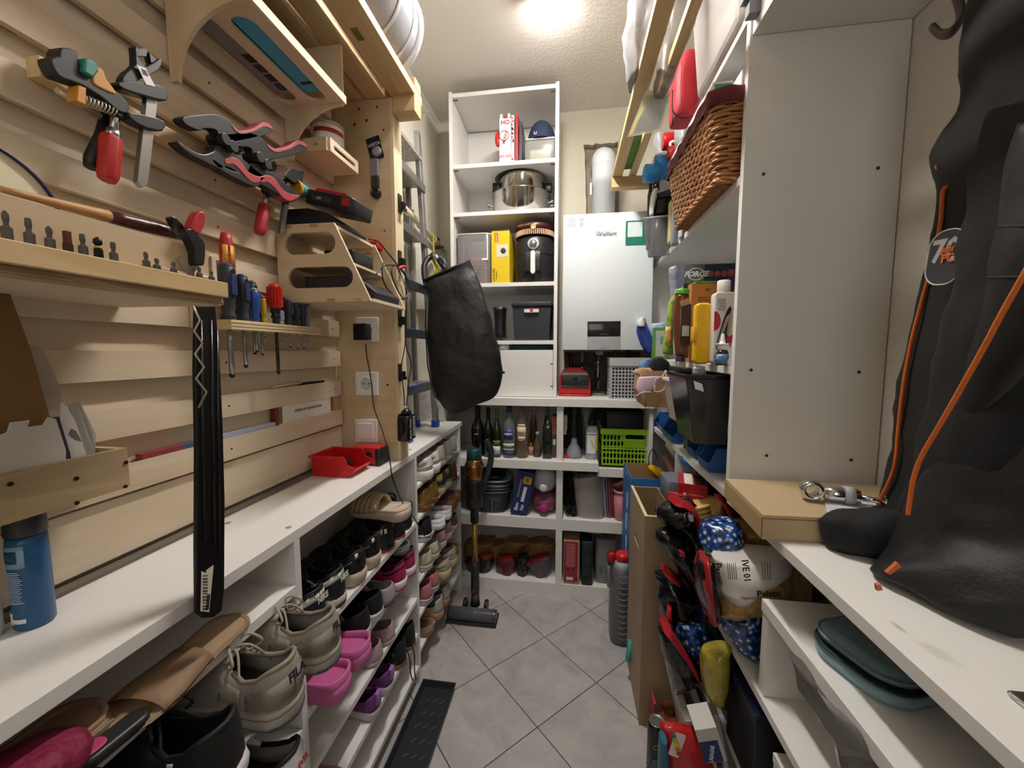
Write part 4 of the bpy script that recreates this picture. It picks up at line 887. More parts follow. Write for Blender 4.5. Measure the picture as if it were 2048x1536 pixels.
# black hanging bag
t = thing('hanging_bag', 'big slack black fabric bag hanging in front of the ladder', 'bag', U(925, 680, Y=1.62))
rows = [((848, 560), (938, 523)), ((850, 566), (944, 529)), ((857, 585), (956, 560)), ((857, 620), (972, 600)), ((855, 660), (985, 640)), ((858, 700), (995, 680)), ((862, 740), (1004, 715)), ((868, 775), (1005, 755)), ((884, 805), (990, 790)), ((895, 820), (960, 808)), ((905, 828), (925, 824))]
obj('body', soft(t, rows, [.004, .012, .035, .05, .055, .06, .06, .055, .04, .025, .01], Y=1.62, n=44, wr=.009, fr=8, sub=4, seed=3), P('0e0e0f', .5, bump=.008, bs=16), t, sub=1)
obj('hem', W(t).tube([U(846, 562, Y=1.615), U(895, 540, Y=1.61), U(940, 521, Y=1.615)], .006, 8), P('111112', .55), t)
obj('strap', W(t).tube([U(853, 590, Y=1.66), U(851, 650, Y=1.67), U(855, 730, Y=1.67), U(868, 790, Y=1.66), U(900, 826, Y=1.64)], .003, 6), BLACK(.5), t)
p = U(1007, 745, Y=1.62)-t.location; obj('toggle', M().ball(p, .006, 10), BLACK(.35), t)
obj('hanger_cord', W(t).tube([U(895, 540, Y=1.63), U(893, 515, Y=1.70), Vector((-.60, 1.83, 1.78))], .003, 6), BLACK(.5), t)
one('printed_box', M().box(-.075, .06, -.12, .12, 0, .17), P('c9c2bd', .6, var=.25, vs=30), 'pale cardboard box with brown pictures behind the ladder feet', 'box', (-.715, 2.085, ST+.0))
for y, z in ((1.975, 1.0), (1.972, 1.05), (1.97, .96)): pass
# ---- tall shelf contents
Z1, Z2, Z3, Z4 = TS[1], TS[2], TS[3], TS[4]; Z5 = TZ0+.035
t0, wd, h = place(998, 1046, 222, 322, Z1)
t = thing('gift_bags', 'bundle of folded red and white patterned gift bags on the top shelf', 'gift bags', t0+Vector((0, .02, 0)))
for k in range(6):
 x0 = -wd/2+wd*k/6.2; hh = h*(.96 if k % 2 else 1.0)*(.86 if k > 4 else 1)
 c_ = ['e9e2e2', 'b22732', 'eee8e6', 'e7dedd', 'b22732', '2e2b3a'][k]
 b_ = obj('bag', M().prism([(x0, 0), (x0+wd*.13, 0), (x0+wd*.12, hh), (x0+.003, hh)], 0, .16, 'xz'), P(c_, .4), t)
 if k in (0, 2, 3):
  rr = random.Random(k)
  for q in range(12): plate('motif', P('b0222d' if q % 3 else '7a6a66', .4), Vector((x0+wd*.035+rr.random()*wd*.06, -.0006, rr.uniform(.06, .95)*hh)), .006+.004*rr.random(), .010, '-y', b_, r=.003)
obj('front_panel', M().box(-wd*.50, -wd*.02, -.004, -.001, .0, h*.90), P('ece6e4', .4), t)
text('HO', .03, 'b0222d', (-wd*.26, -.0046, h*.82), '-y', t, bold=.03); text('MERRY', .020, 'b0222d', (-wd*.26, -.0046, h*.52), '-y', t, bold=.03, turn=1.3); text('HO HO', .020, 'b0222d', (-wd*.26, -.0046, h*.14), '-y', t, bold=.03)
m = M(Matrix.Translation((-wd*.3, -.0042, h*.56)) @ Matrix.Rotation(PI/2, 4, 'X')); m.lathe([(.026, 0), (.026, .001), (.022, .001), (.022, 0)], 28, caps=False); obj('ring_print', m, P('7a7068', .4), t)
m = M(Matrix.Translation((-wd*.60, .02, h*.55))); m.ball((0, 0, 0), (.016, .012, .04), 14); obj('red_bow', m, P('c41f27', .3), t)
c, wd, h = place(1050, 1111, 275, 317, Z1)
t = thing('clear_box', 'clear plastic storage box under the navy cap on the top shelf', 'box', c+Vector((0, .1, 0)))
obj('walls', M().rbox(-wd/2+.004, wd/2-.004, -.095, .1, 0, h*.92, .008, .002), G('d4d6cf', .28, .2), t)
obj('rim', M().rbox(-wd/2, wd/2, -.1, .105, h*.92, h, .01, .002), G('e6e8e4', .55, .2), t)
obj('contents', M().rbox(-wd/2+.02, wd/2-.025, -.07, .08, .004, h*.6, .006), P('b9b398', .6, var=.2, vs=20), t)
t2 = thing('navy_cap', 'navy blue baseball cap lying on the clear box', 'cap', (c.x, c.y+.09, c.z+h+.001))
hh = U(1080, 246, Y=c.y+.09).z-(c.z+h)
obj('crown', M().lathe([(.062*math.cos(a*PI/20)+.012, hh*math.sin(a*PI/20)) for a in range(0, 10)]+[(.004, hh)], 28, caps=True), P('18233f', .8, bump=.0006, bs=300), t2)
obj('brim', M(Matrix.Diagonal((1, 1, 1, 1))).prism([(.074*math.cos(a), -.02-.085*math.sin(a)) for a in [PI*k/12 for k in range(13)]], .0, .006), P('18233f', .8), t2)
text('USA', .022, 'cfd3de', (-.015, -.068, hh*.28), (PI/2-.2, 0, 0), t2, bold=.03)
m = M(); m.ball((0, 0, hh), .005, 8); obj('button', m, P('18233f', .8), t2)
# pots
c, wd, h = place(974, 1094, 366, 416, Z2); r = wd/2
r *= 1.13; c.y += .01; t = thing('cooking_pot', 'large shiny steel pot with loop handles, lowest of the pot stack', 'pot', (c.x, c.y+r, c.z))
obj('body', M().lathe([(r*.86, 0), (r*.9, .004), (r*.9, h*.92), (r*.93, h*.96), (r*.93, h), (r*.88, h), (r*.87, h*.3), (0.001, h*.28)], 48), P('c4c2bd', .13, 1), t)
def loop(s, z, rr): return M().tube(smooth_path([(s*rr*.9, -.028, z-.01), (s*(rr+.018), -.03, z), (s*(rr+.03), -.012, z+.006), (s*(rr+.03), .012, z+.006), (s*(rr+.018), .03, z), (s*rr*.9, .028, z-.01)], 5), .005, 8)
for s in (-1, 1): obj('handle', loop(s, h*.7, r*.92), CHROME(), t)
h1 = h; r1 = r; r *= .86
t = thing('steel_pot', 'smaller steel pot with black handle nested on the large pot', 'pot', (c.x+.012, c.y+r, c.z+h+.001))
hb = U(1040, 340, Y=c.y+.02).z-(c.z+h)
obj('body', M().lathe([(r*.8, 0), (r*.82, .003), (r*.82, hb*.85), (r*.86, hb), (r*.82, hb), (r*.8, hb*.3), (.001, hb*.28)], 48), P('b7b4ae', .15, 1), t)
obj('handle', M().rbox(-r*.98-.014, -r*.8, -.045, -.015, hb*.1, hb*.75, .006), BLACK(.35), t, label='black side handle')
obj('handle', M().rbox(r*.8, r*.98+.012, -.03, -.0, hb*.0, hb*.6, .006), BLACK(.35), t, label='black side handle')
tp_ = U(1034, 320, Y=c.y+.0).z-(c.z+h+hb)
r = r1*.93; t = thing('black_pan', 'wide black speckled pan on top of the steel pots', 'pan', (c.x-.006, c.y+r, c.z+h+hb+.002))
obj('body', M().lathe([(r*.72, 0), (r*.98, tp_*.45), (r*1.0, tp_*.7), (r*.97, tp_*.78), (r*.6, tp_*1.0), (.002, tp_*1.02)], 40), P('1d1d1e', .45, bump=.0006, bs=150), t)
# container with paper bag, yellow box, air fryer with tin
c, wd, h = place(912, 982, 466, 561, Z3)
t = thing('clear_pitcher', 'large clear plastic canister holding a biscuit bag', 'canister', c+Vector((0, .085, 0)))
obj('walls', M().rbox(-wd/2, wd/2, -.08, .09, 0, h, .035, .004, 6), G('e9e4e2', .22, .12), t)
obj('rim', M().rbox(-wd/2-.002, wd/2+.002, -.082, .092, h-.008, h+.001, .036, .002, 6), G('f3f1ef', .5, .1), t)
obj('grip', M().box(wd/2-.022, wd/2-.016, -.083, -.08, h*.5, h*.97).box(wd/2-.05, wd/2-.016, -.083, -.08, h*.46, h*.5), P('f1efec', .3), t)
bg = obj('biscuit_bag', M().rbox(-wd*.1, wd*.36, -.055, .06, .004, h*.86, .01), P('6e6972', .5), t, label='grey and pink biscuit bag inside')
plate('pink_band', P('c2798a', .5), (wd*.13, -.056, h*.50), wd*.46, h*.18, '-y', t); plate('peach_band', P('d4a78e', .5), (wd*.13, -.056, h*.21), wd*.46, h*.40, '-y', t)
text('BALOCCO', .017, 'f2e8e8', (wd*.14, -.058, h*.50), '-y', t, sx=.9); text('MAXICHIC', .016, '7c4a3a', (wd*.13, -.058, h*.36), '-y', t, bold=.02, sx=.85); text('CARAMEL', .012, '7c4a3a', (wd*.13, -.058, h*.30), '-y', t)
plate('bowl_print', P('6d5860', .5), (wd*.05, -.058, h*.21), .05, .022, '-y', t, r=.011)
c, wd, h = place(983, 1019, 462, 561, Z3)
t = thing('yellow_box', 'narrow bright yellow cardboard box beside the air fryer', 'box', c+Vector((0, .1, 0)))
obj('carton', M().box(-wd/2, wd/2, -.1, .11, 0, h), P('e8c50c', .5), t, bevel=.001)
obj('open_flap', M().prism([(-wd/2, h+.0008), (wd/2, h+.0008), (wd/2-.004, h+.012), (-wd/2+.008, h+.006)], -.09, -.086, 'xz'), P('4a3a28', .7), t)
plate('picture', P('d9d6c8', .5), (wd*.1, -.1005, h*.62), wd*.62, h*.24, '-y', t)
m = M(Matrix.Translation((wd*.16, -.1012, h*.62)) @ Matrix.Rotation(PI/2, 4, 'X')); m.lathe([(.014, 0), (.014, .0012), (.008, .0012), (.004, .002), (.002, .002)], 20); obj('picture_part', m, P('3a3a3c', .4), t)
plate('red_emblem', P('c7542c', .5), (-wd*.22, -.1005, h*.88), wd*.18, h*.17, '-y', t)
text('BOSCH', .011, 'f3e6d8', (-wd*.22, -.1012, h*.88), '-y', t, turn=PI/2)
text('LA PURE', .018, '3a3310', (-wd*.36, -.1008, h*.16), '-y', t, turn=PI/2, sx=1.0); text('ventilateur', .010, '3a3310', (-wd*.22, -.1008, h*.15), '-y', t, turn=PI/2)
c, wd, h = place(1023, 1110, 468, 558, Z3); r = wd/2*.98
t = thing('air_fryer', 'matt black air fryer with a white pull handle', 'air fryer', (c.x, c.y+r, c.z))
obj('body', M().lathe([(r*.86, 0), (r*.9, h*.03), (r*.99, h*.3), (r, h*.5), (r*.96, h*.78), (r*.86, h*.96), (r*.8, h), (0.002, h)], 40), P('222325', .38), t)
def rfront(z):
 return -r*1.0
obj('drawer', M().rbox(-r*.40, r*.36, -r*1.045, -r*.75, h*.22, h*.64, .006, .004), P('202123', .35), t, bevel=.001)
arc_label('seam', P('0c0c0d', .5), r*1.001, h*.60, h*.608, -165, -15, t)
m = M(Matrix.Translation((-r*.0, -r*1.03, h*.40)) @ Matrix.Rotation(PI/2, 4, 'X')); m.rbox(-.012, .012, -h*.24, h*.24, 0, .022, .012, .003, 6); obj('handle', m, P('e8e8e6', .3), t, label='white pull handle')
m = M(Matrix.Translation((0, -r*.93, h*.80)) @ Matrix.Rotation(PI/2-.12, 4, 'X')); m.lathe([(.030, 0), (.030, .006), (.026, .008), (.019, .008), (.019, .016), (.016, .018)], 32); obj('dial', m, P('c9c9c8', .3, .3), t)
m = M(Matrix.Translation((0, -r*.93-.004, h*.80)) @ Matrix.Rotation(PI/2-.12, 4, 'X')); m.lathe([(.0175, .014), (.0165, .0165), (.003, .0165)], 24); obj('dial_knob', m, P('8b8e90', .3, .6), t)
m = M()
for k in range(14): m.cb((-.03+.0055*k, -r*.885, h*.035), (.0028, .004, h*.05))
obj('vents', m, P('050505', .5), t)
obj('power_cord', M().tube(smooth_path([(-r*.9, -r*.6, .004), (-r*.4, -r*.98, .030), (r*.02, -r*1.02, .034), (r*.0, -r*1.0, .004)], 6), .003, 6), BLACK(.4), t)
hf = h
ht = U(1067, 449, Y=c.y+.05).z-(c.z+hf)
t = thing('round_tin', 'round brown and gold tin lying on top of the air fryer', 'tin', (c.x, c.y+r, c.z+hf+.001))
obj('body', M().lathe([(r*.9, 0), (r*.92, .003), (r*.92, ht*.5), (r*.95, ht*.52), (r*.95, ht*.95), (r*.9, ht), (.002, ht)], 44), P('4b1c1c', .35), t)
m = M()
for k in range(60):
 a = 2*PI*k/60; m.cb((r*.925*math.cos(a), r*.925*math.sin(a), ht*.26), (.006, .006, ht*.42))
obj('gold_ribs', m, P('c9a27a', .4), t)
m = M(Matrix.Translation((0, -r*.955, ht*.6)) @ Matrix.Rotation(PI/2, 4, 'X')); m.lathe([(.014, 0), (.014, .002), (.011, .003), (.010, .002), (.002, .002)], 20); obj('round_badge', m, P('d9b070', .4), t)
text('BISCOTTI  CLASSICI', .009, 'd8b690', (-r*.45, -r*.865, ht*.8), (PI/2, 0, -.42), t)
# shelf 4: dark tub with lid, black vase, crumpled bag, light object
c, wd, h = place(1024, 1103, 604, 676, Z4)
t = thing('storage_crate', 'dark grey plastic storage tub with a white and red latch', 'tub', c+Vector((0, .1, 0)))
m = M(); m.loft([[(sx*wd/2*k, -.1+(1-k)*.05 if sy < 0 else .12, z) for sx, sy in ((-1, -1), (1, -1), (1, 1), (-1, 1))] for k, z in ((.88, 0), (.97, h*.88))], smooth=False); obj('body', m, P('2c2e33', .5), t, bevel=.004)
obj('lid', M().rbox(-wd/2-.004, wd/2+.002, -.108, .125, h*.885, h, .01, .004), P('2a2c31', .5), t)
m = M(Matrix.Translation((.0, -.109, h*.78)) @ Matrix.Rotation(PI/2, 4, 'X')); m.rbox(-.038, .038, -.012, .006, -.01, .004, .004, .001); obj('latch', m, P('d9d9da', .35), t)
obj('latch_tab', M().cb((0, -.1135, h*.79), (.014, .003, .018)), P('b4222a', .4), t)
c, wd, h = place(985, 1008, 614, 677, Z4)
t = one('black_vase', M().loft([[(math.copysign(abs(math.cos(2*PI*k/24))**.5, math.cos(2*PI*k/24))*wd/2*s_, .06+math.copysign(abs(math.sin(2*PI*k/24))**.5, math.sin(2*PI*k/24))*.055*s_, z*h) for k in range(24)] for z, s_ in ((0, .98), (.2, .94), (.6, .9), (.9, 1.0), (1.0, 1.1), (1.0, .98), (.3, .82))]), P('161618', .4), 'black plastic box standing between the hanging bag and the grey tub', 'box', c)
one('crumpled_bag', M().ball((0, 0, .05), (.035, .035, .05), 16, .8), P('d6d6dc', .45, bump=.006, bs=60), 'crumpled white plastic bag peeping out behind the hanging black bag', 'bag', (U(972, 650, Y=2.1).x, 2.1, Z4+.0005))
one('white_cup', M().lathe([(.026, 0), (.03, .05), (.032, .085), (.02, .092)], 20), P('cfccc2', .5), 'pale beaker on the crumpled bag behind the hanging black bag', 'beaker', (U(972, 620, Y=2.16).x, 2.17, Z4+.06))
# bottom bay: teal cloth behind a white drawer front
t = thing('drawer_front', 'blank white drawer front standing in the lowest bay of the tall shelf', 'drawer front', ((TX0+TX1)/2+.02, TY0+.012, Z5+.0006))
a, b = U(1003, 700, Y=TY0), U(1108, 783, Y=TY0)
obj('panel', W(t).box(TX0+.02, TX1-.02, TY0+.006, TY0+.022, Z5+.0006, a.z), WHITE(), t, bevel=.001)
for py in (727, 772): q = U(1103, py, Y=TY0+.005); obj('pin', W(t).cb((q.x, TY0+.005, q.z), (.012, .003, .003)), P('3c3a37', .4, .5), t)
t = thing('teal_cloth', 'crumpled dark teal cloth above the white drawer front', 'cloth', U(1060, 695, Y=2.1))
obj('cloth', soft(t, [((1004, 686), (1104, 686)), ((1000, 692), (1106, 691)), ((1002, 702), (1106, 703))], [.02, .05, .05], Y=2.10, n=40, wr=.008, fr=22), P('1c4048', .8), t)
one('white_cloth', soft(None, [((1000, 689), (1018, 688)), ((996, 698), (1018, 700))], .03, Y=2.06, wr=.004), P('cfc9c2', .8), 'small pale cloth at the left end of the teal cloth', 'cloth')
# ---- boiler
BXm, BXp, BYf = -.036, .404, 2.015
bz0, bz1 = U(1127, 700, Y=BYf).z, U(1127, 430, Y=BYf).z
bo = thing('boiler', 'white wall-mounted gas boiler with a small dark display', 'boiler', ((BXm+BXp)/2, 2.18, bz0))
obj('casing', W(bo).rbox(BXm+.003, BXp-.003, BYf+.02, YB-.005, bz0+.004, bz1-.003, .006, .002), P('dfe2e2', .35), bo)
obj('front_panel', W(bo).rbox(BXm, BXp, BYf, BYf+.0195, bz0, bz1, .004, .002), P('dfe6e8', .3), bo)
a, b = U(1175, 643, Y=BYf), U(1240, 699, Y=BYf); cx, cz = (a.x+b.x)/2, (a.z+b.z)/2
obj('display', W(bo).rbox(a.x, b.x, BYf-.003, BYf-.0002, cz-.005, a.z, .001, .0008), P('1c1c1f', .12), bo)
m = W(bo); L0_ = [(a.x, cz-.006)]+[(a.x+(b.x-a.x)*k/10, cz-.006-.006*math.sin(PI*k/10)) for k in range(11)]+[(b.x, b.z), (a.x, b.z)]
obj('silver_flap', m.prism(L0_[1:], BYf-.004, BYf-.0002, 'xz'), P('a9abad', .35, .4), bo)
m = W(bo)
for k in range(4): m.cb((a.x+.022+0*k, BYf-.0036, a.z-.014-.011*k), (.005, .001, .004))
for k in range(3): m.cb((a.x+.068+.013*k, BYf-.0036, cz+.006), (.005, .001, .004))
obj('display_icons', m, P('7d7d80', .4), bo)
text('ecoTEC', .008, '3c3e42', (cx-bo.location.x, BYf-.0045-bo.location.y, b.z+.007-bz0), '-y', bo)
def bl(px, py): q = U(px, py, Y=BYf); return Vector((q.x-bo.location.x, BYf-bo.location.y-.0003, q.z-bz0))
text('Vaillant', .030, '3b3d3f', bl(1216, 468), '-y', bo, bold=.012, sx=.95)
m = M(Matrix.Translation(bl(1197, 468)) @ Matrix.Rotation(PI/2, 4, 'X')); m.lathe([(.0105, 0), (.0105, .0006), (.0085, .0006), (.0085, 0)], 20, (0, 0, 0), caps=False); m.prism([(-.005, .004), (-.002, -.006), (.002, -.006), (.005, .004), (.001, .0), (-.001, .0)], 0, .0006); obj('hare_emblem', m, P('3b3d3f', .4), bo)
plate('paper_sticker', P('eceef0', .5), bl(1153, 444), .098, .056, '-y', bo)
for k in range(6): plate('print_line', P('8a8d90', .5), bl(1144, 436+k*3.4), .030+.006*(k % 3), .0022, '-y', bo, t=.0009)
for yy in (440, 449): m = M(Matrix.Translation(bl(1163, yy)) @ Matrix.Rotation(PI/2, 4, 'X')); m.lathe([(.008, 0), (.008, .001), (.006, .001), (.006, 0)], 16, caps=False); obj('seal_print', m, P('4a4d50', .5), bo)
plate('green_sticker', P('157a63', .45), bl(1272, 466), .098, .118, '-y', bo, r=.006)
plate('pale_square', P('dfece8', .5), bl(1270, 459), .070, .070, '-y', bo, t=.0011, r=.002, label='pale code field of the green sticker')
text('Gerät registrieren', .0085, 'e8f4f0', bl(1266, 480), '-y', bo, sx=.85)
# flue
fx = U(1207, 400, Y=2.19).x; fr_ = .059
fl_ = thing('flue_pipe', 'light grey flue pipe rising from the boiler into the wall', 'pipe', (fx, 2.19, bz1))
obj('lower_pipe', W(fl_).lathe([(fr_, -.0), (fr_, .19), (fr_+.003, .192), (fr_+.003, .30)], 36, (fx, 2.19, bz1)), P('c9ccd0', .3), fl_)
el = []
zc = U(1207, 330, Y=2.19).z
for k in range(9):
 a = PI/2*k/8; el.append(Vector((fx, 2.19+.085*(1-math.cos(a)), zc-.03+.085*math.sin(a))))
el = [Vector((fx, 2.19, bz1+.24))]+el+[Vector((fx, YB+.03, el[-1].z))]
obj('elbow', W(fl_).tube(el, fr_+.003, 36), P('cdd0d4', .28), fl_)
obj('bracket', W(fl_).box(fx-fr_-.014, fx-fr_-.004, 2.17, 2.20, bz1+.15, bz1+.21), P('d6d6d6', .4), fl_)
# pipes below the boiler
bp_ = thing('boiler_pipes', 'copper and steel pipes and valves under the boiler', 'pipes', (.15, 2.2, 1.062))
for px, c_, r_ in ((1164, 'b4b3ad', .008), (1197, 'a9a8a4', .007), (1230, '9b7254', .007), (1256, '7a4a38', .008)):
 q = U(px, 740, Y=2.2); obj('pipe', W(bp_).tube([(q.x, 2.2, 1.09 if px != 1230 else 1.18), (q.x, 2.2, bz0+.003)], r_, 10), P(c_, .3, .8), bp_)
q = U(1199, 706, Y=2.12); obj('outlet', W(bp_).lathe([(.012, bz0-.026), (.020, bz0-.022), (.024, bz0-.001)], 16, (q.x, 2.12, 0)), P('8a8c90', .4), bp_)
q = U(1196, 728, Y=2.16); obj('valve', W(bp_).cyl((q.x, 2.16, 1.235), (q.x, 2.16, 1.25), .009, n=8).cyl((q.x, 2.16, 1.16), (q.x, 2.16, 1.235), .006), P('bdbab2', .3, .8), bp_)
one('grey_wall_board', M().box(-.215, .22, -.004, .004, .0, .23), P('6e675d', .9, var=.25, vs=14, bump=.002, bs=50), 'rough grey wall patch below the boiler', 'wall patch', (.19, YB-.0045, 1.065))  # mottled board, darker than the back wall around it
# ---- on the counter: red vacuum and grey basket
c, wd, h = place(1117, 1182, 735, 793, 1.06)
t = thing('canister_vacuum', 'small red and black canister vacuum with a looped hose', 'vacuum cleaner', c+Vector((0, .09, 0)))
w2 = wd/2
obj('red_shell', M().prism([(-w2, .012), (-w2*.98, h*.62), (-w2*.7, h*.9), (-w2*.35, h), (w2*.3, h), (w2*.75, h*.86), (w2*.95, h*.6), (w2, .012)], -.085, .09, 'xz'), P('b91d22', .35), t, bevel=.006)
obj('base_plate', M().rbox(-w2, w2, -.09, .09, 0, .011, .01, .003), P('b91d22', .35), t)
obj('black_front', M().rbox(-w2*.86, w2*.86, -.0895, -.0855, h*.28, h*.74, .002, .001), P('1e1e20', .35), t, bevel=.002)
obj('seam', M().prism([(-w2*.86, h*.36), (-w2*.3, h*.36), (-w2*.2, h*.33), (w2*.2, h*.33), (w2*.3, h*.36), (w2*.86, h*.36), (w2*.86, h*.34), (-w2*.86, h*.34)], -.091, -.0898, 'xz'), P('6a6a6c', .4), t)
m = M(Matrix.Translation((0, -.0896, h*.62)) @ Matrix.Rotation(PI/2, 4, 'X')); m.lathe([(.012, 0), (.012, .004), (.002, .004)], 20); obj('knob', m, P('121214', .4), t)
obj('grey_band', M().prism([(-w2*.84, h*.74), (w2*.84, h*.74), (w2*.7, h*.82), (-w2*.7, h*.82)], -.088, -.0853, 'xz'), P('8b8b8b', .4), t)
pts = smooth_path([(-.01, -.01, h*1.0), (.03, -.02, h*1.1), (.09, .0, h*1.05), (.125, .0, h*.8), (.115, -.01, h*.5), (.06, -.03, h*.42)], 8)
obj('hose', M().tube(pts, [.0095+.0012*(k % 2) for k in range(len(pts))], 12), P('1a1a1c', .4), t)
obj('hose_nozzle', M().tube([(-.02, .0, h*.98), (-.02, .01, h*1.22), (-.04, .02, h*1.5)], [.016, .012, .003], 10), BLACK(.4), t)
one('white_disc', M().lathe([(.036, 0), (.040, .003), (.040, .008), (.034, .010)], 28), P('cfcfcf', .4), 'round white plastic lid lying beside the red vacuum', 'lid', U(1197, 790, Z=1.06)+Vector((.0, .03, .0005)))
c, wd, h = place(1219, 1300, 716, 799, 1.06)
bk = thing('lattice_basket', 'grey plastic lattice basket under the right of the boiler', 'basket', c+Vector((0, .075, 0)))
w2 = wd/2
def panel(wid, dep, hgt, nx, nz, T, col, kind='oval', frac=.72, x0=None, thick=.003):
 holes = []
 sx, sz = wid*.94/nx, hgt*.94/nz
 for i in range(nx):
  for j in range(nz):
   cx_, cz_ = -wid*.47+sx*(i+.5), hgt*.03+sz*(j+.5)
   if kind == 'diamond': holes.append([(cx_-sx*.45, cz_), (cx_, cz_-sz*.45), (cx_+sx*.45, cz_), (cx_, cz_+sz*.45)])
   else: holes.append(slot(cx_, cz_, sx*frac, sz*frac, 2))
 return M(T).holed(rect(-wid/2, wid/2, 0, hgt), holes, 0, thick, 'xz')
RZ90 = Matrix.Rotation(PI/2, 4, 'Z')
gcol = P('b0afb0', .45)
obj('front_wall', panel(wd*.97, 0, h*.8, 11, 9, Matrix.Translation((0, -.073, 0)), gcol, 'diamond'), gcol, bk)
obj('side_wall', panel(.135, 0, h*.8, 7, 9, Matrix.Translation((-w2*.97, 0, 0)) @ RZ90, gcol, 'diamond'), gcol, bk)
obj('back_wall', M().box(-w2*.97, w2*.97, .07, .073, 0, h*.8), gcol, bk)
obj('dark_infill', M().box(-w2*.9, w2*.9, -.064, .064, .006, h*.76), P('1d1d1f', .7), bk)  # dark block added in the hollow so the lattice holes look dark
obj('side_wall', M().box(w2*.955, w2*.97, -.069, .069, 0, h*.8), gcol, bk)
obj('rim', M().holed(slot(0, 0, wd*1.03, .158, 4, .02), [slot(0, 0, wd*.95, .140, 4, .016)], h*.8005, h), P('b4b4b6', .4), bk, bevel=.001)
obj('bottom', M().box(-w2*.95, w2*.95, -.069, .069, .001, .004), gcol, bk)
# ---- cabinet, middle level: bottles
MZ = L2; grp = 'bottles in the cabinet'
def fill(t, prof, z1, col, tr=True):
 pp_ = [(r_*.93, z) for r_, z in prof if z < z1]; r_e = pp_[-1][0]; pp_ = [(a, max(z, .003)) for a, z in pp_]+[(r_e, z1)]
 obj('liquid', M().lathe(pp_, 20), P(col, .15), t)
t, pr, r, h = bottle(984, 1001, 820, 917, MZ, 'wine', 'dark green wine bottle with a white lower label', group=grp)
obj('glass', M().lathe(pr+[(r*.4, h*.94), (r*.4, h), (.002, h)], 24), P('16240f', .1, coat=.5), t)
ring_label(t, r, h*.08, h*.24, 'd5d3cf'); ring_label(t, r, h*.26, h*.36, '55702a'); obj('foil', M().lathe([(r*.42, h*.80), (r*.42, h*1.005), (.002, h*1.006)], 20), P('6d6a35', .4), t)
t, pr, r, h = bottle(1004, 1029, 813, 917, MZ, 'spirit', 'clear spirit bottle with a blue cap and blue oval label', group=grp)
obj('glass', M().lathe(pr, 28), G('aab6b4', .30, .05), t); obj('inner', M().lathe([(a*.9, max(z, .006)) for a, z in pr], 24), P('5d6a66', .15), t)
obj('cap', M().lathe([(r*.42, h*.88), (r*.44, h), (.002, h*1.002)], 20), P('1b2450', .35), t)
m = M(Matrix.Translation((0, -r*1.0, h*.47)) @ Matrix.Rotation(PI/2, 4, 'X')); ring_label(t, r, h*.36, h*.56, '2c3f7e', -140, -50); ring_label(t, r, h*.44, h*.48, 'dfe3ea', -136, -54, nm='print')
ring_label(t, r, h*.22, h*.28, 'c9ccc6', nm='print'); ring_label(t, r, h*.05, h*.12, '2a3560'); ring_label(t, r, h*.155, h*.18, 'b9bcb8', nm='print')
t, pr, r, h = bottle(1030, 1055, 808, 917, MZ, 'round', 'half-full aperitif bottle with a cream oval label', group=grp)
obj('glass', M().lathe(pr, 28), G('b5b097', .25, .05), t); fill(t, pr, h*.27, 'a8741c'); obj('cork', M().lathe([(r*.38, h*.84), (r*.40, h), (.002, h*1.002)], 18), P('8f2f22', .4), t)
for z0, z1, a_ in ((.30, .34, 20), (.34, .40, 36), (.40, .58, 44), (.58, .63, 34)): ring_label(t, r, h*z0, h*z1, 'ded2ad' if z0 > .31 else 'b8322c', -90-a_, -90+a_)
text('LILLET', .0145, 'b0282a', (0, -r-.0012, h*.47), '-y', t, bold=.02, sx=.8); text('BLANC', .005, '7a6a4a', (0, -r-.0012, h*.42), '-y', t)
t, pr, r, h = bottle(1056, 1067, 884, 911, MZ, 'flask', 'tiny amber miniature bottle with a pink label', group=grp)
obj('glass', M().lathe(pr, 16), P('b87a1e', .12, coat=.4), t); ring_label(t, r, h*.1, h*.62, 'd79a92')
t, pr, r, h = bottle(1066, 1082, 865, 915, MZ, 'flask', 'small swing-top bottle with dark liquid and a white stopper', group=grp)
obj('glass', M().lathe(pr, 18), G('8a8070', .3, .05), t); fill(t, pr, h*.25, '2a1716'); obj('stopper', M().lathe([(r*.3, h*.88), (r*.5, h*.93), (r*.5, h), (.002, h)], 14), P('dcdcdc', .35), t)
t, pr, r, h = bottle(1084, 1104, 822, 918, MZ, 'slim', 'square dark green oil bottle with a green cap', group=grp)
q4 = lambda s_, z: [(s_*math.copysign(abs(math.cos(2*PI*k/24))**.35, math.cos(2*PI*k/24)), s_*math.copysign(abs(math.sin(2*PI*k/24))**.35, math.sin(2*PI*k/24)), z) for k in range(24)]
obj('glass', M().loft([q4(r*.92, 0), q4(r*.95, h*.01), q4(r*.95, h*.62), q4(r*.8, h*.70), q4(r*.34, h*.78), q4(r*.34, h*.88)]), P('12180f', .1, coat=.5), t)
obj('cap', M().lathe([(r*.40, h*.88), (r*.42, h), (.002, h)], 16), P('1f5a3c', .4), t)
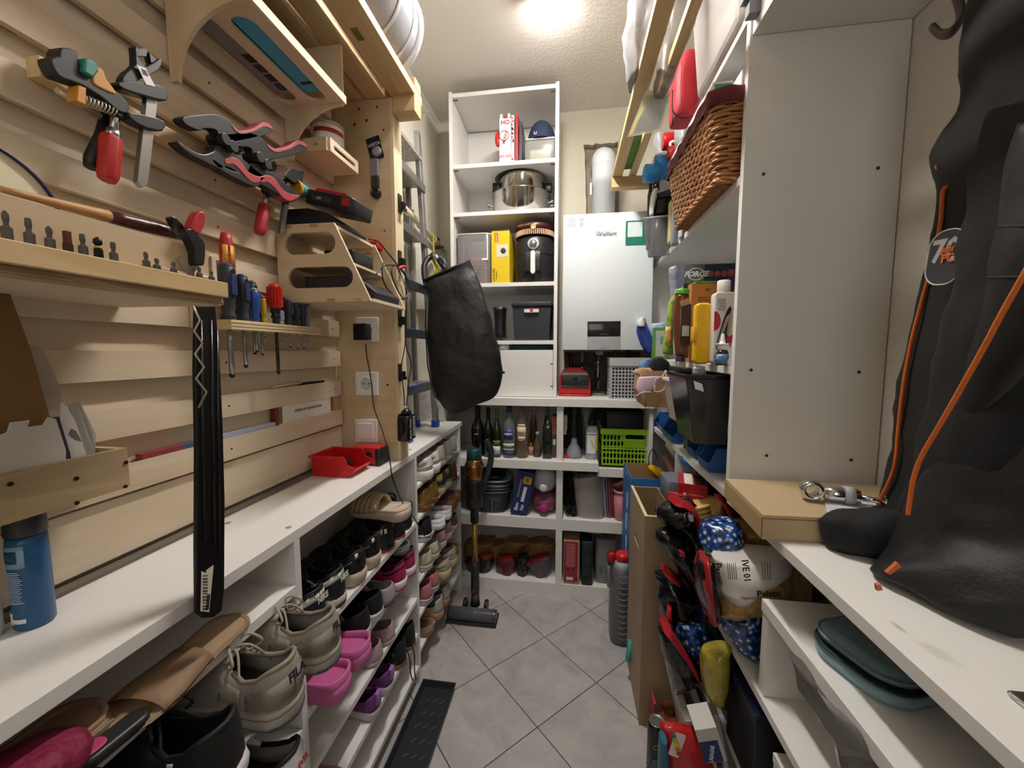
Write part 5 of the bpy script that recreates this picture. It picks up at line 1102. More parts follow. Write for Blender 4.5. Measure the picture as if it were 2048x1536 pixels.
for px0, px1, pt, lb, c_, c2 in ((940, 966, 812, 'black wine bottle with small white print behind the stick vacuum', '0d0e10', '1a1a1c'), (966, 984, 816, 'black bottle just left of the green wine bottle', '101113', '1a1a1c'),
 (1058, 1072, 806, 'bottle with a pale pink foil neck behind the small amber bottle', '6e4a1e', 'b79a98'), (1036, 1048, 806, 'bottle with a copper foil neck behind the aperitif bottle', '2e2018', 'a34a2e'),
 (1086, 1098, 806, 'bottle with a beige cap behind the square oil bottle', '1b1d17', '8e8158')):
 t, pr, r, h = bottle(px0, px1, pt, 905 if px0 > 1000 else 915, MZ, 'wine', lb, group=grp, dy=.0 if px0 < 1000 else .03)
 obj('glass', M().lathe(pr, 20), P(c_, .12, coat=.5), t); obj('foil', M().lathe([(r*.43, h*.72), (r*.43, h), (.002, h)], 16), P(c2, .4), t)
 if px0 == 940: text('1893', .012, 'c9c9cc', (0, -r-.001, h*.45), '-y', t)
c, wd, h = place(1104, 1111, 832, 916, MZ)
t = thing('tall_carton', 'narrow copper and brown carton at the right end of the bottles', 'carton', c+Vector((0.002, .04, 0)))
obj('carton', M().box(-.012, .010, -.038, .04, 0, h), P('54423a', .5), t); obj('copper_top', M().box(-.0125, .0105, -.0385, .0405, h*.55, h*.96), P('a8674a', .4), t); plate('barcode', P('cfd6da', .5), (0, -.039, h*.38), .014, .03, '-y', t)
# right half: plunger, spray, folding seats, crate
c, wd, h = place(1132, 1164, 885, 918, MZ)
t = thing('plunger', 'black drain plunger standing on a translucent grey funnel cup', 'plunger', c+Vector((0, wd/2, 0)))
obj('cup', M().lathe([(wd/2*1.05, 0), (wd/2*.98, h*.25), (wd/2*.75, h*.6), (wd/2*.4, h*.85), (wd/2*.36, h*1.25), (wd/2*.3, h*1.25)], 28), P('8f979d', .25), t)
obj('bellows', M().lathe([(.020, h*1.22)]+[(.019+.006*(k % 2), h*1.3+.012*k) for k in range(6)]+[(.017, h*1.3+.075), (.016, h*1.3+.11), (.028, h*1.3+.125), (.03, h*1.3+.16), (.004, h*1.3+.17)], 22), P('17181b', .45), t)
one('red_disc', M().lathe([(.016, 0), (.017, .004), (.016, .012), (.012, .014)], 18), P('bb1c25', .4), 'red screw cap at the foot of the divider beside the plunger', 'cap', U(1132, 917, Z=MZ)+Vector((.004, .016, .0005)))
one('white_rag', soft(None, [((1127, 832), (1134, 828)), ((1126, 850), (1136, 842)), ((1128, 862), (1134, 855)), ((1126, 868), (1133, 868))], .012, Y=2.06, wr=.005, fr=40), P('cfcabd', .8, bump=.003, bs=80), 'scrap of white rope-like cloth hanging beside the divider', 'cloth')
t, pr, r, h = bottle(1171, 1197, 840, 921, MZ, 'round', 'grey translucent cleaner bottle with a white label and black cap', cat='bottle')
obj('body', M(Matrix.Diagonal((1, .7, 1, 1))).lathe([(r*.95, 0), (r, .004), (r, h*.72), (r*.75, h*.82), (r*.5, h*.85)], 28), P('9aa5aa', .25), t)
obj('cap', M().lathe([(r*.52, h*.84), (r*.52, h*.97), (r*.44, h), (.002, h)], 20), BLACK(.4), t)
plate('label', P('e4e6e4', .5), (-.004, -r*.715, h*.42), r*1.35, h*.52, '-y', t); plate('yellow_strip', P('cfb42c', .5), (r*.62, -r*.70, h*.42), r*.34, h*.40, '-y', t, t=.0012)
text('KÄRCHER', .0085, '26282a', (-.004, -r*.715-.0014, h*.63), '-y', t, bold=.03); m = M(); m.tube([(-.006, -r*.72-.001, h*.48), (.012, -r*.72-.001, h*.28)], .0012, 6); obj('print_wand', m, P('44484a', .5), t)
for i, (pts_, lb) in enumerate([([(1125, 820), (1140, 811), (1155, 813), (1163, 826), (1167, 855), (1168, 900), (1164, 914), (1125, 914)], 'dark seat shell with an olive rim behind the plunger'),
 ([(1180, 915), (1177, 870), (1180, 838), (1188, 820), (1202, 812), (1300, 812), (1300, 915)], 'dark seat shell with an olive rim behind the green crate')]):
 t = thing('seat_shell', lb, 'seat', (U(pts_[0][0], 860, Y=2.25).x, 2.27+.03*i, MZ)); q = xz(pts_, 2.25)
 obj('shell', W(t).prism(q, 2.255+.03*i, 2.275+.03*i, 'xz'), P('1c1d1a', .6), t)
 q3 = [Vector((a, 2.252+.03*i, b)) for a, b in (q[:6] if i == 0 else q[:6])]; obj('rim', W(t).tube(smooth_path(q3, 4), .006, 8), P('7d7320', .45), t)
# green folding crate
GZ = L2-.04
c, wd, h = place(1207, 1307, 856, 932, GZ); wd = .245
gx = .175+wd/2; gy = 2.045
gc = thing('green_crate', 'bright green folding crate with slotted sides and a black base', 'crate', (gx, gy+.13, GZ+.0006))
gm = P('86b81e', .4)
def crate_front():
 holes = []; nx, nz = 13, 5; sx = wd*.95/nx; sz = (h*.78)/nz
 for i in range(nx):
  for j in range(nz):
   if j >= 3 and 5 < i < 11: continue
   if j == 4 and i > 4: continue
   holes.append(slot(-wd*.475+sx*(i+.5), h*.07+sz*(j+.5), sx*.64, sz*.78, 3))
 holes.append(slot(wd*.2, h*.80, wd*.44, h*.12, 5))
 return M(Matrix.Translation((0, -.13, 0))).holed(rect(-wd/2, wd/2, .012, h*.93), holes, 0, .004, 'xz')
obj('front_wall', crate_front(), gm, gc)
obj('side_wall', panel(.25, 0, h*.86, 10, 5, Matrix.Translation((-wd/2+.004, 0, .012)) @ RZ90, gm), gm, gc)
obj('side_wall', M().box(wd/2-.004, wd/2, -.125, .125, .012, h*.9), gm, gc); obj('back_wall', M().box(-wd/2, wd/2, .126, .13, .012, h*.9), gm, gc)
obj('rim', M().holed(rect(-wd/2-.008, wd/2+.004, -.138, .135), [rect(-wd/2+.004, wd/2-.004, -.126, .126)], h*.86, h, 'xy'), P('93c623', .4), gc, bevel=.001)
obj('handle_frame', M(Matrix.Translation((wd*.2, -.1318, h*.80))).holed(slot(0, 0, wd*.47, h*.17, 5), [slot(0, 0, wd*.43, h*.115, 5)], 0, .0015, 'xz'), P('9dcc3a', .4), gc)
obj('mid_rib', M().box(-wd/2, wd/2, -.1335, -.1302, h*.47, h*.50).box(-wd/2, wd/2, -.1335, -.1302, .012, h*.06), P('9dcc3a', .4), gc)
obj('base', M().box(-wd/2-.004, wd/2, -.134, .132, 0, .0115), BLACK(.5), gc)
obj('green_plate', M().box(-wd*.02, wd*.38, -.1325, -.1302, h*.52, h*.71), gm, gc)
rr = random.Random(5)
for k in range(9):
 one('cable_coil', M().tube(smooth_path([(rr.uniform(-.03, .03), rr.uniform(-.02, .02), .0+.006*q) for q in range(6)], 5), .004, 6), P(['1a1a1c', '2b2d31', '7a2420', '30343e', '1a1a1c', '8a8a86', '202226', '3a3f56', '1a1a1c'][k], .45),
 ['black', 'dark grey', 'dark red', 'slate', 'thin black', 'light grey', 'charcoal', 'navy', 'last black'][k]+' coiled cable in the green crate, '+['leftmost', 'second from left', 'third from left', 'fourth from left', 'middle', 'fourth from right', 'third from right', 'second from right', 'rightmost'][k], 'cable', (gx-.09+.022*k, gy+.07+.02*(k % 2), GZ+.016+.03*(k % 3)), group='coiled cables in the green crate')
t = thing('black_toolbox', 'black plastic box with a ribbed lid standing in the green crate', 'box', (gx+.01, gy+.17, GZ+.014))
obj('body', M().rbox(-wd*.42, wd*.42, -.075, .075, 0, h*1.25, .008), P('151617', .5), t); obj('lid_edge', M().rbox(-wd*.45, wd*.43, -.082, .08, h*1.25+.0005, h*1.31, .008), P('1f2022', .4), t)
one('grey_case', M().rbox(-.012, .010, -.11, .11, 0, .13, .003), P('2a2b2e', .5), 'thin dark case squeezed between the cleaner bottle and the green crate', 'case', (.158, 2.15, GZ+.001))
# ---- cabinet, lower level
LZ1 = L1
c, wd, h = place(924, 1018, 988, 1050, LZ1)
t = thing('waste_basket', 'stack of dark grey perforated baskets with rounded rims', 'basket', (c.x, c.y+.095, LZ1+.0006))
ringo = lambda sx, sy, z: [(sx*math.copysign(abs(math.cos(2*PI*k/40))**.6, math.cos(2*PI*k/40)), sy*math.copysign(abs(math.sin(2*PI*k/40))**.6, math.sin(2*PI*k/40)), z) for k in range(40)]
w2 = wd/2
obj('body', M().loft([ringo(w2*.78, .072, 0), ringo(w2*.82, .078, .01), ringo(w2*.98, .092, h)]), P('45474b', .5), t)
m = M()
for k in range(40):
 for j in range(5):
  a = 2*PI*(k+.5)/40; zz = .018+.014*j; f = .83+.15*zz/h
  ca = math.copysign(abs(math.cos(a))**.6, math.cos(a)); sa = math.copysign(abs(math.sin(a))**.6, math.sin(a))
  m.cb((w2*f*ca*1.0, (.079+.014*zz/h)*sa*1.0, zz), (.005, .004, .008))
q_ = obj('perforations', m, P('0e0f10', .6), t); q_['kind'] = 'stuff'
for i, (z, c_) in enumerate(((h, '4a4c50'), (h+.018, '3a3c40'), (h+.034, '55575b'))):
 obj('rim', M().loft([ringo(w2*1.0, .095, z), ringo(w2*1.05, .10, z+.003), ringo(w2*1.05, .10, z+.011), ringo(w2*1.0, .095, z+.014)]), P(c_, .4), t)
one('white_rimmed_tray', M().loft([ringo(w2*.9, .08, 0), ringo(w2*1.02, .096, .012), ringo(w2*1.02, .096, .018), ringo(w2*.97, .09, .018), ringo(w2*.8, .07, .006)]), P('b9bcbd', .35, .3), 'silver-rimmed tray lying on the stack of dark baskets', 'tray', (c.x, c.y+.1, LZ1+h+.052))
one('dark_green_tray', M().loft([ringo(w2*.85, .075, 0), ringo(w2*.93, .085, .02), ringo(w2*.9, .082, .02), ringo(w2*.78, .068, .006)]), P('14301f', .35), 'dark green plastic tray on top of the silver-rimmed one', 'tray', (c.x-.02, c.y+.1, LZ1+h+.0715))
c, wd, h = place(1018, 1053, 950, 1048, LZ1)
t = thing('blue_carton', 'dark blue carton with white lettering leaning to the right', 'box', c+Vector((.0, .06, .0)), rot=(0, math.radians(11), 0))
wd = .088; h = .245
obj('carton', M().box(-wd/2, wd/2, -.055, .055, .009, h), P('1e2b66', .45), t, bevel=.001)
plate('yellow_label', P('cfa92e', .5), (wd*.16, -.0555, h*.82), wd*.48, h*.16, '-y', t); text('10X', .022, '2b2410', (wd*.16, -.0563, h*.82), '-y', t, bold=.03, turn=PI/2, sx=.8)
plate('white_stick', P('dcdcd8', .5), (wd*.1, -.0555, h*.50), wd*.2, h*.34, '-y', t, turn=-.05); plate('grey_blade', P('8a7d86', .4), (-wd*.22, -.0555, h*.62), wd*.1, h*.42, '-y', t, turn=-.03)
text('Blanc', .026, 'dfe3ee', (-wd*.2, -.0563, h*.20), '-y', t, bold=.03, turn=PI/2, sx=.8); text('Net', .026, 'dfe3ee', (wd*.14, -.0563, h*.20), '-y', t, bold=.03, turn=PI/2, sx=.8)
jz = LZ1
c, wd, h = place(1060, 1112, 1000, 1052, jz)
t = thing('pink_jug', 'translucent pink jug lying on its side with a magenta cap', 'jug', (c.x+.003, c.y+.09, jz+wd*.43))
ringv = lambda sx, sz, y: [(sx*math.copysign(abs(math.cos(2*PI*k/32))**.8, math.cos(2*PI*k/32)), y, sz*math.copysign(abs(math.sin(2*PI*k/32))**.8, math.sin(2*PI*k/32))) for k in range(32)]
w2 = wd/2
obj('body', M().loft([ringv(.018, .018, -.075), ringv(.022, .022, -.068), ringv(w2*.8, w2*.62, -.045), ringv(w2, w2*.82, -.01), ringv(w2, w2*.82, .14), ringv(w2*.9, w2*.7, .15)]), P('8e5068', .2, coat=.3), t)
m = M(Matrix.Translation((0, -.07, -.012)) @ Matrix.Rotation(PI/2, 4, 'X')); m.lathe([(.021, 0), (.021, .016), (.018, .019), (.003, .019)], 24); obj('cap', m, P('c22c7d', .35), t, label='magenta screw cap')
t = thing('white_jug', 'white jug lying on the pink jug with its cap forward', 'jug', (c.x+.004, c.y+.09, jz+wd*.86+wd*.5))
obj('body', M().loft([ringv(.02, .02, -.075), ringv(w2*.62, w2*.7, -.065), ringv(w2*.86, w2*.92, -.04), ringv(w2*.88, w2*.95, .14), ringv(w2*.8, w2*.85, .15)]), P('b9b9be', .3), t)
m = M(Matrix.Translation((-.004, -.074, -.028)) @ Matrix.Rotation(PI/2, 4, 'X')); m.lathe([(.021, 0), (.021, .014), (.017, .018), (.003, .018)], 24); obj('cap', m, P('e4e4e6', .35), t)
rr = random.Random(9); m = M()
for k in range(10): m.tube(smooth_path([(rr.uniform(-.03, .03), rr.uniform(-.04, .04), .004+.02*q*rr.random()) for q in range(6)], 5), .003, 6)
one('cable_tangle', m, BLACK(.4), 'tangle of black cables at the left of the grey bag', 'cable', (U(1142, 1050, Z=LZ1).x, 2.06, LZ1+.001))
one('black_sack', soft(None, [((1128, 948), (1150, 948)), ((1127, 990), (1160, 990)), ((1127, 1035), (1165, 1035))], .05, Y=2.2, wr=.006), P('141517', .6), 'black bag in shadow behind the cable tangle', 'bag')
t = thing('grey_shopping_bag', 'tall crinkled silver-grey shopping bag in the lower cabinet', 'bag', U(1180, 1055, Y=2.06))
obj('body', soft(t, [((1146, 955), (1198, 948)), ((1148, 970), (1203, 970)), ((1152, 1010), (1206, 1010)), ((1158, 1045), (1208, 1045)), ((1164, 1058), (1207, 1060)), ((1172, 1061), (1203, 1063))], [.035, .04, .045, .045, .04, .03], Y=2.055, n=36, wr=.004, fr=25, flat=.7, seed=4), P('a09d95', .4, .25, bump=.002, bs=70), t)
for k in range(3): obj('bag_top', soft(t, [((1148+k*9, 947), (1158+k*9, 946)), ((1150+k*9, 962), (1160+k*9, 960))], .015, Y=2.06+.012*k, wr=.003, fr=40), P('4e4844', .5), t)
t = thing('foil_bags', 'folded grey and pink foil bags standing upright between the grey bag and the pink tub', 'bags', U(1215, 1060, Y=2.08))
for k in range(5):
 c_ = ['77767b', '9b9aa0', '6b6a70', '8d4a5c', '7a3c4c'][k]
 obj('bag', soft(t, [((1197+k*5, 950), (1204+k*5, 950)), ((1200+k*5, 1010), (1207+k*5, 1005)), ((1206+k*4, 1055), (1212+k*4, 1055))], .05, Y=2.085+.0*k, n=20, wr=.003, fr=40, seed=k), P(c_, .35), t)
one('red_pouch', soft(None, [((1208, 1040), (1224, 1044)), ((1212, 1060), (1226, 1062))], .012, Y=2.02, wr=.003, fr=40), P('a12638', .5), 'small dark red pouch tip at the foot of the foil bags', 'pouch')
c, wd, h = place(1228, 1272, 985, 1068, LZ1)
t = thing('pink_tub', 'pale pink plastic tub with a rolled rim in the lower cabinet', 'tub', (c.x, c.y+.06, LZ1+.0006))
obj('body', M().loft([ringo(wd*.42, .05, 0), ringo(wd*.46, .055, .01), ringo(wd*.50, .06, h*.97)]), P('c97f90', .4), t); obj('rim', M().loft([ringo(wd*.50, .061, h*.93), ringo(wd*.54, .066, h*.95), ringo(wd*.54, .066, h), ringo(wd*.5, .06, h), ringo(wd*.4, .05, h*.7)]), P('d48d9d', .35), t)
one('brown_wreath', M().tube([(.05*math.cos(a), .045*math.sin(a), .012*math.sin(a*3)) for a in [2*PI*k/24 for k in range(24)]], .017, 8, closed=True), P('4a3423', .9, bump=.006, bs=60), 'brown fuzzy ring lying on the pink tub', 'wreath', (c.x, c.y+.06, LZ1+h+.03))
# ---- cabinet, bottom level
BZ = L0
for i, (pts_, tip, lb, d_) in enumerate([
 ([((930, 1082), (992, 1078)), ((930, 1110), (985, 1110)), ((935, 1135), (970, 1140))], [((930, 1120), (968, 1112)), ((934, 1140), (975, 1140)), ((950, 1152), (965, 1156))], 'brown paper charcoal bag with a dark red end, farthest left', .07),
 ([((980, 1085), (1010, 1085)), ((975, 1105), (1003, 1105)), ((965, 1118), (992, 1120))], [((958, 1112), (988, 1112)), ((952, 1135), (985, 1130)), ((950, 1152), (975, 1146))], 'brown bag with a black and orange glossy end, second from left', .05),
 ([((1008, 1078), (1060, 1078)), ((1003, 1100), (1045, 1100)), ((998, 1118), (1032, 1120))], [((994, 1118), (1030, 1114)), ((993, 1134), (1032, 1132)), ((1004, 1150), (1024, 1150))], 'brown bag with a red foil end in the middle of the bottom level', .05),
 ([((1052, 1080), (1100, 1080)), ((1048, 1100), (1085, 1100)), ((1042, 1118), (1066, 1120))], [((1030, 1120), (1058, 1112)), ((1034, 1142), (1057, 1138)), ((1040, 1162), (1044, 1163))], 'brown bag with a shiny black pointed end', .05),
 ([((1070, 1082), (1110, 1082)), ((1062, 1100), (1110, 1100)), ((1058, 1116), (1106, 1114))], [((1046, 1126), (1100, 1110)), ((1064, 1138), (1102, 1130)), ((1070, 1152), (1085, 1158)), ((1074, 1160), (1078, 1161))], 'brown bag with a grey and red glossy end, nearest the divider', .05)]):
 t = thing('charcoal_bag', lb, 'bag', U(tip[1][0][0]+15, 1150, Y=2.08), group='brown paper bags on the bottom level')
 obj('paper_body', soft(t, pts_, d_, Y=2.14, n=32, wr=.009, fr=22, seed=i), P('8a6a3c', .6, var=.25, vs=30), t)
 obj('glossy_end', soft(t, tip, .035, Y=2.055, n=32, wr=.011, fr=32, seed=i+9), P(['4a1a1c', '2c2422', '5a1d24', '151416', '4f4a4e'][i], .18, bump=.003, bs=60), t)
 a, b = tip[0]; obj('red_band', soft(t, [((a[0]+2, a[1]-4), (b[0]-2, b[1]-4)), ((a[0]+1, a[1]+1), (b[0]-1, b[1]+1))], .04, Y=2.06, n=24, wr=.003, fr=30), P(['3d1614', '7c3420', '7c1620', '1d1b1c', '701a22'][i], .3), t)
c, wd, h = place(1126, 1158, 1082, 1184, BZ)
t = thing('red_carton', 'tall red printed carton at the left of the bottom right bay', 'box', c+Vector((0, .1, 0)))
obj('carton', M().box(-wd/2, wd/2, -.1, .1, 0, h), P('ab8a6a', .6), t, bevel=.001)
plate('red_print', P('8f1f2c', .5), (-.003, -.1005, h*.52), wd*.86, h*.92, '-y', t, r=.006)
for k in range(18): plate('text_line', P('d79aa0', .5), (-.005, -.101, h*(.93-.03*k)), wd*(.62-.05*(k % 3)), h*.007, '-y', t)
plate('barcode', P('e5dfdd', .5), (-.008, -.101, h*.13), wd*.42, h*.07, '-y', t); plate('icon', P('1b1b1c', .5), (wd*.08, -.101, h*.36), .014, .014, '-y', t, r=.007); plate('icon', P('1b1b1c', .5), (-wd*.2, -.101, h*.36), .014, .014, '-y', t, r=.006)
c, wd, h = place(1162, 1184, 1084, 1181, BZ)
t = thing('black_tool_case', 'upright black plastic tool case with grooves', 'case', c+Vector((0.0, .1, 0)))
obj('case', M().rbox(-wd/2, wd/2, -.1, .1, 0, h, .008), P('1f2123', .5), t)
for k in (.18, .45, .74): obj('groove', M().box(-wd/2-.0004, wd/2+.0004, -.1008, -.0995, h*k, h*k+.004), P('090909', .5), t)
c, wd, h = place(1187, 1222, 1086, 1178, BZ)
t = thing('grey_canister', 'grey canister with a red cap and a moulded handle, lying in the bottom right bay', 'canister', c+Vector((0.01, .1, 0)))
obj('body', M().rbox(-wd/2, wd/2+.02, -.07, .1, 0, h, .02, .01), P('7f8182', .45), t)
obj('handle', M().rbox(wd*.16, wd*.34, -.105, -.0705, -.0, h*.48, .006, .004), P('8d8f90', .4), t, bevel=.002)
m = M(Matrix.Translation((wd*.42, -.072, h*.68)) @ Matrix.Rotation(PI/2, 4, 'X')); m.lathe([(.026, 0), (.026, .03), (.02, .034), (.003, .034)], 24); obj('cap', m, P('c01f22', .35), t, label='red screw cap')
text('5.6 L', .022, '3d4042', (-wd*.18, -.0712, h*.33), '-y', t, turn=PI/2)
# big canister on the floor
t = thing('oil_canister', 'tall grey ribbed canister with a bright red cap on the floor', 'canister', (U(1243, 1300, Z=0).x+.006, 1.72, .0005))
cx = t.location.x; hh = U(1240, 1130, Y=1.68).z
prof = [(.046, 0), (.052, .02), (.055, .12), (.053, hh*.72), (.045, hh*.88), (.028, hh*1.0), (.024, hh*1.02)]
obj('body', M().loft([[(r_*math.copysign(abs(math.cos(2*PI*k/28))**.7, math.cos(2*PI*k/28)), r_*1.15*math.copysign(abs(math.sin(2*PI*k/28))**.7, math.sin(2*PI*k/28)), z) for k in range(28)] for r_, z in prof if z < hh*.75]+[[(r_*math.cos(2*PI*k/28), r_*1.1*math.sin(2*PI*k/28), z) for k in range(28)] for r_, z in prof if z > hh*.75]), P('62656a', .4), t)
obj('pale_shoulder', M().loft([[(r_*math.cos(2*PI*k/28)*1.01, r_*1.1*math.sin(2*PI*k/28)*1.01, z) for k in range(28)] for r_, z in prof if z > hh*.75]), P('b5b8bc', .35), t)
obj('cap', M().lathe([(.030, hh*1.01), (.031, hh*1.08), (.024, hh*1.10), (.003, hh*1.10)], 28), P('cf2024', .35), t, label='red screw cap')
m = M()
for k in range(12): m.tube([(-.02, -.0635+.002, .04+k*.026), (.0, -.0655+.002, .035+k*.026), (.022, -.0635+.002, .042+k*.026)], .002, 6)
obj('rib', m, P('7b7e84', .4), t)
plate('red_label', P('b32430', .5), (-.048, -.03, .30), .012, .05, (PI/2, 0, -PI/2), t, r=.005)
# stick vacuum
t = thing('stick_vacuum', 'cordless stick vacuum in copper, black and teal standing on the floor', 'vacuum cleaner', (U(941, 1235, Z=0).x, 1.75, .0005))
vy = 1.76
A = U(942, 1245, Y=vy); m = W(t); 
hx0, hx1 = U(892, 1235, Y=1.69).x, U(990, 1240, Y=1.69).x
m = W(t); m.tube([(hx0, 1.725, .033), (hx1, 1.725, .033)], .032, 20); obj('brush_head', m, P('36373a', .3), t, bevel=.003)
m = W(t); m.box(hx0-.003, hx1+.003, 1.69, 1.78, .0008, .018); obj('floor_plate', m, BLACK(.5), t, bevel=.003)
m = W(t)
for k in range(20): m.cb((hx0+(hx1-hx0)*(k+.5)/20, 1.689, .009), (.004, .002, .007))
obj('intake_teeth', m, P('55565a', .4), t)
m = W(t); m.tube([(hx0+.012, 1.7215, .037), (hx1-.012, 1.7215, .037)], .031, 16); obj('clear_cover', m, G('9b9da2', .25, .1), t)
wx = (hx0+hx1)/2
for s in (-1, 1): obj('wheel', W(t).cyl((wx+s*.046, 1.80, .032), (wx+s*.062, 1.80, .032), .030, n=24), P('141416', .4), t, bevel=.003)
for s in (-1, 1): obj('wheel_hub', W(t).cyl((wx+s*.046, 1.80, .032), (wx+s*.0625, 1.80, .032), .014, n=16), P('6a6c70', .3), t)
J = Vector((wx, 1.79, .04)); Ptop = U(948, 897, Y=1.86)
def al(f): return J.lerp(Ptop, f)
obj('joint', W(t).tube([J, al(.08)], [.024, .020], 16), P('3c3d40', .4), t)
obj('neck', W(t).tube([al(.07), al(.09), al(.25), al(.27)], [.019, .022, .021, .019], 20), P('2b2c2f', .35), t)
obj('red_button', W(t).cb(al(.10)+Vector((0, -.022, 0)), (.016, .006, .022)), P('8a1f28', .4), t)
obj('copper_tube', W(t).tube([al(.26), al(.535)], .0145, 20), P('a8814f', .3, .7), t)
obj('upper_joint', W(t).tube([al(.53), al(.62), al(.63)], [.021, .021, .026], 20), P('1e1f22', .35), t)
obj('motor_body', W(t).tube([al(.62), al(.63), al(.79), al(.80)], [.032, .042, .045, .045], 28), P('222429', .3), t)
obj('copper_collar', W(t).tube([al(.80), al(.845), al(.885), al(.90), al(.92), al(.93)], [.045, .045, .050, .047, .040, .037], 32), P('a87448', .22, .9), t)
obj('teal_cap', W(t).tube([al(.93), al(.935), al(.985), al(1.0)], [.036, .038, .037, .033], 28), P('0e4a4c', .35), t)
obj('red_switch', W(t).cb(al(.66)+Vector((0, -.039, 0)), (.012, .006, .03)), P('a3222b', .35), t, bevel=.001)
obj('rear_handle', W(t).tube(smooth_path([al(.93)+Vector((.05, .05, .09)), al(.93)+Vector((.075, .05, .04)), al(.88)+Vector((.07, .05, 0)), al(.72)+Vector((.03, .04, 0))], 6), .016, 12), P('2b2c30', .4), t)
# ================================================================ RIGHT SIDE
LX0 = RX
rl = boards('pantry_shelf', 'low white pantry shelves under the side counter', 'shelf',
 [('side_panel', LX0, XR-.003, 1.58, 1.60, 0, CZ-.0225), ('shelf', LX0, XR-.003, .1, 1.58, .525, .545), ('shelf', LX0, XR-.003, .1, 1.58, .27, .29), ('plinth_board', LX0+.02, XR-.003, .1, 1.58, .0, .06),
 ('back_panel', XR-.012, XR-.003, .1, 1.58, .06, CZ-.023)])
boards('shelf_riser', 'white two-sided shelf riser standing on the pantry shelf', 'shelf riser', [('top_board', LX0+.003, XR-.02, .12, .885, .73, .757), ('end_panel', LX0+.006, XR-.02, .862, .885, .5455, .7298)])
for x, z in ((.475, .61), (.475, .66)): pass
boards('lower_riser', 'second white shelf riser on the lower pantry shelf', 'shelf riser', [('top_board', LX0+.01, XR-.02, .12, .82, .44, .46), ('end_panel', LX0+.012, XR-.02, .80, .82, .2905, .4395)])
one('pine_post', M().box(-.025, .025, -.022, .022, 0, .35), PINE('z'), 'short pine post standing under the front of the side counter', 'post', (.600, 1.07, .5465), bevel=.001)
# pine rack above with plastic bags
rr_ = thing('pine_rack', 'pine slatted overhead rack on the right, in front of the shelves', 'rack', (.3, 1.2, 2.1))
for x0, x1 in ((.20, .246), (.283, .312)): obj('slat', W(rr_).box(x0, x1, .2, 2.07, 2.15, 2.175), PINE(), rr_, bevel=.0015)
obj('crossbeam', W(rr_).box(.198, .42, 2.02, 2.07, 2.10, 2.1495), PINE('x'), rr_, bevel=.0015)
obj('crossbeam', W(rr_).box(.198, .42, .3, .34, 2.10, 2.1495), PINE('x'), rr_, bevel=.0015)
def bagY(name, rows, d, Y, mat, label, cat='bag', **k): 
 t = one(name, soft(None, rows, d, Y=Y, **k), mat, label, cat); return t
bagY('plastic_bag', [((1268, -60), (1318, -60)), ((1258, 0), (1312, 0)), ((1250, 70), (1296, 70)), ((1254, 120), (1284, 120)), ((1262, 170), (1270, 165))], .05, 1.35, G('b9b6b6', .3, .25), 'milky plastic bag bulging over the outer edge of the right pine rack', wr=.014, seed=2)
bagY('plastic_bag', [((1345, -40), (1405, -40)), ((1340, 20), (1398, 20)), ((1325, 90), (1370, 90)), ((1312, 160), (1345, 160)), ((1305, 190), (1330, 190))], .03, 1.32, G('b5b0a8', .3, .25), 'crumpled clear bag showing between the right pine slats', wr=.012, seed=5)
one('green_carton', M().box(-.05, .05, -.15, .15, 0, .10), P('5d8a33', .5), 'green package lying far back on the right pine rack', 'package', (.27, 1.86, 2.176))
one('dark_bundle', M().ball((0, 0, 0), (.03, .12, .03), 16, .8), P('242b22', .6, bump=.004, bs=40), 'dark bundle seen through the gap between the pine slats', 'bundle', (.265, 1.90, 2.206))
t = thing('folder_sleeve', 'clear sleeve with grey papers and a yellow sheet hanging from the pine rack', 'sleeve', U(1300, 200, Y=1.35))
obj('grey_papers', W(t).prism(xz([(1300, 196), (1338, 190), (1318, 258), (1266, 268), (1272, 250)], 1.35), 1.345, 1.35, 'xz'), P('b9bac6', .4, bump=.003, bs=40), t)
obj('yellow_sheet', W(t).prism(xz([(1292, 190), (1314, 188), (1312, 196), (1298, 198), (1268, 268), (1256, 272)], 1.352), 1.351, 1.354, 'xz'), P('e8e24a', .5), t)
obj('sleeve', W(t).prism(xz([(1292, 180), (1342, 182), (1322, 262), (1254, 274)], 1.34), 1.342, 1.3425, 'xz'), G('eceae4', .25), t)
# clear bin and red bag on the top shelf
zt = SA+.0008
t = thing('clear_bin', 'large clear plastic storage bin with a lid at the top right', 'bin', (.575, 1.26, zt))
def taper(x0, x1, y0, y1, z0, z1, e): return [[(x0+e, y0+e, z0), (x1-e, y0+e, z0), (x1-e, y1-e, z0), (x0+e, y1-e, z0)], [(x0, y0, z1), (x1, y0, z1), (x1, y1, z1), (x0, y1, z1)]]
obj('walls', M().loft(taper(-.185, .185, -.16, .20, 0, .27, .02), smooth=False), G('efe9e8', .33, .15), t, bevel=.015)
obj('rim', M().rbox(-.20, .19, -.172, .212, .27, .283, .03), G('f5f3f3', .55, .2), t)
obj('lid', M().rbox(-.195, .187, -.168, .208, .284, .31, .03), G('d8dcea', .55, .2), t)
one('white_cloth_stack', M().rbox(-.14, .14, -.12, .15, 0, .18, .03, .02), P('d9d2c8', .7, bump=.006, bs=25), 'pale folded cloth inside the large clear bin', 'cloth', (.585, 1.26, zt+.004))
rb = bagY('first_aid_bag', [((1362, 119), (1402, 120)), ((1352, 135), (1400, 135)), ((1344, 165), (1400, 170)), ((1342, 205), (1398, 205)), ((1341, 232), (1386, 235)), ((1343, 246), (1382, 244))], [.05, .06, .065, .065, .06, .05], 1.62, P('b8242f', .55, bump=.0006, bs=250), 'bright red zipped fabric bag hanging over the shelf edge', wr=.003, n=36, flat=.6)
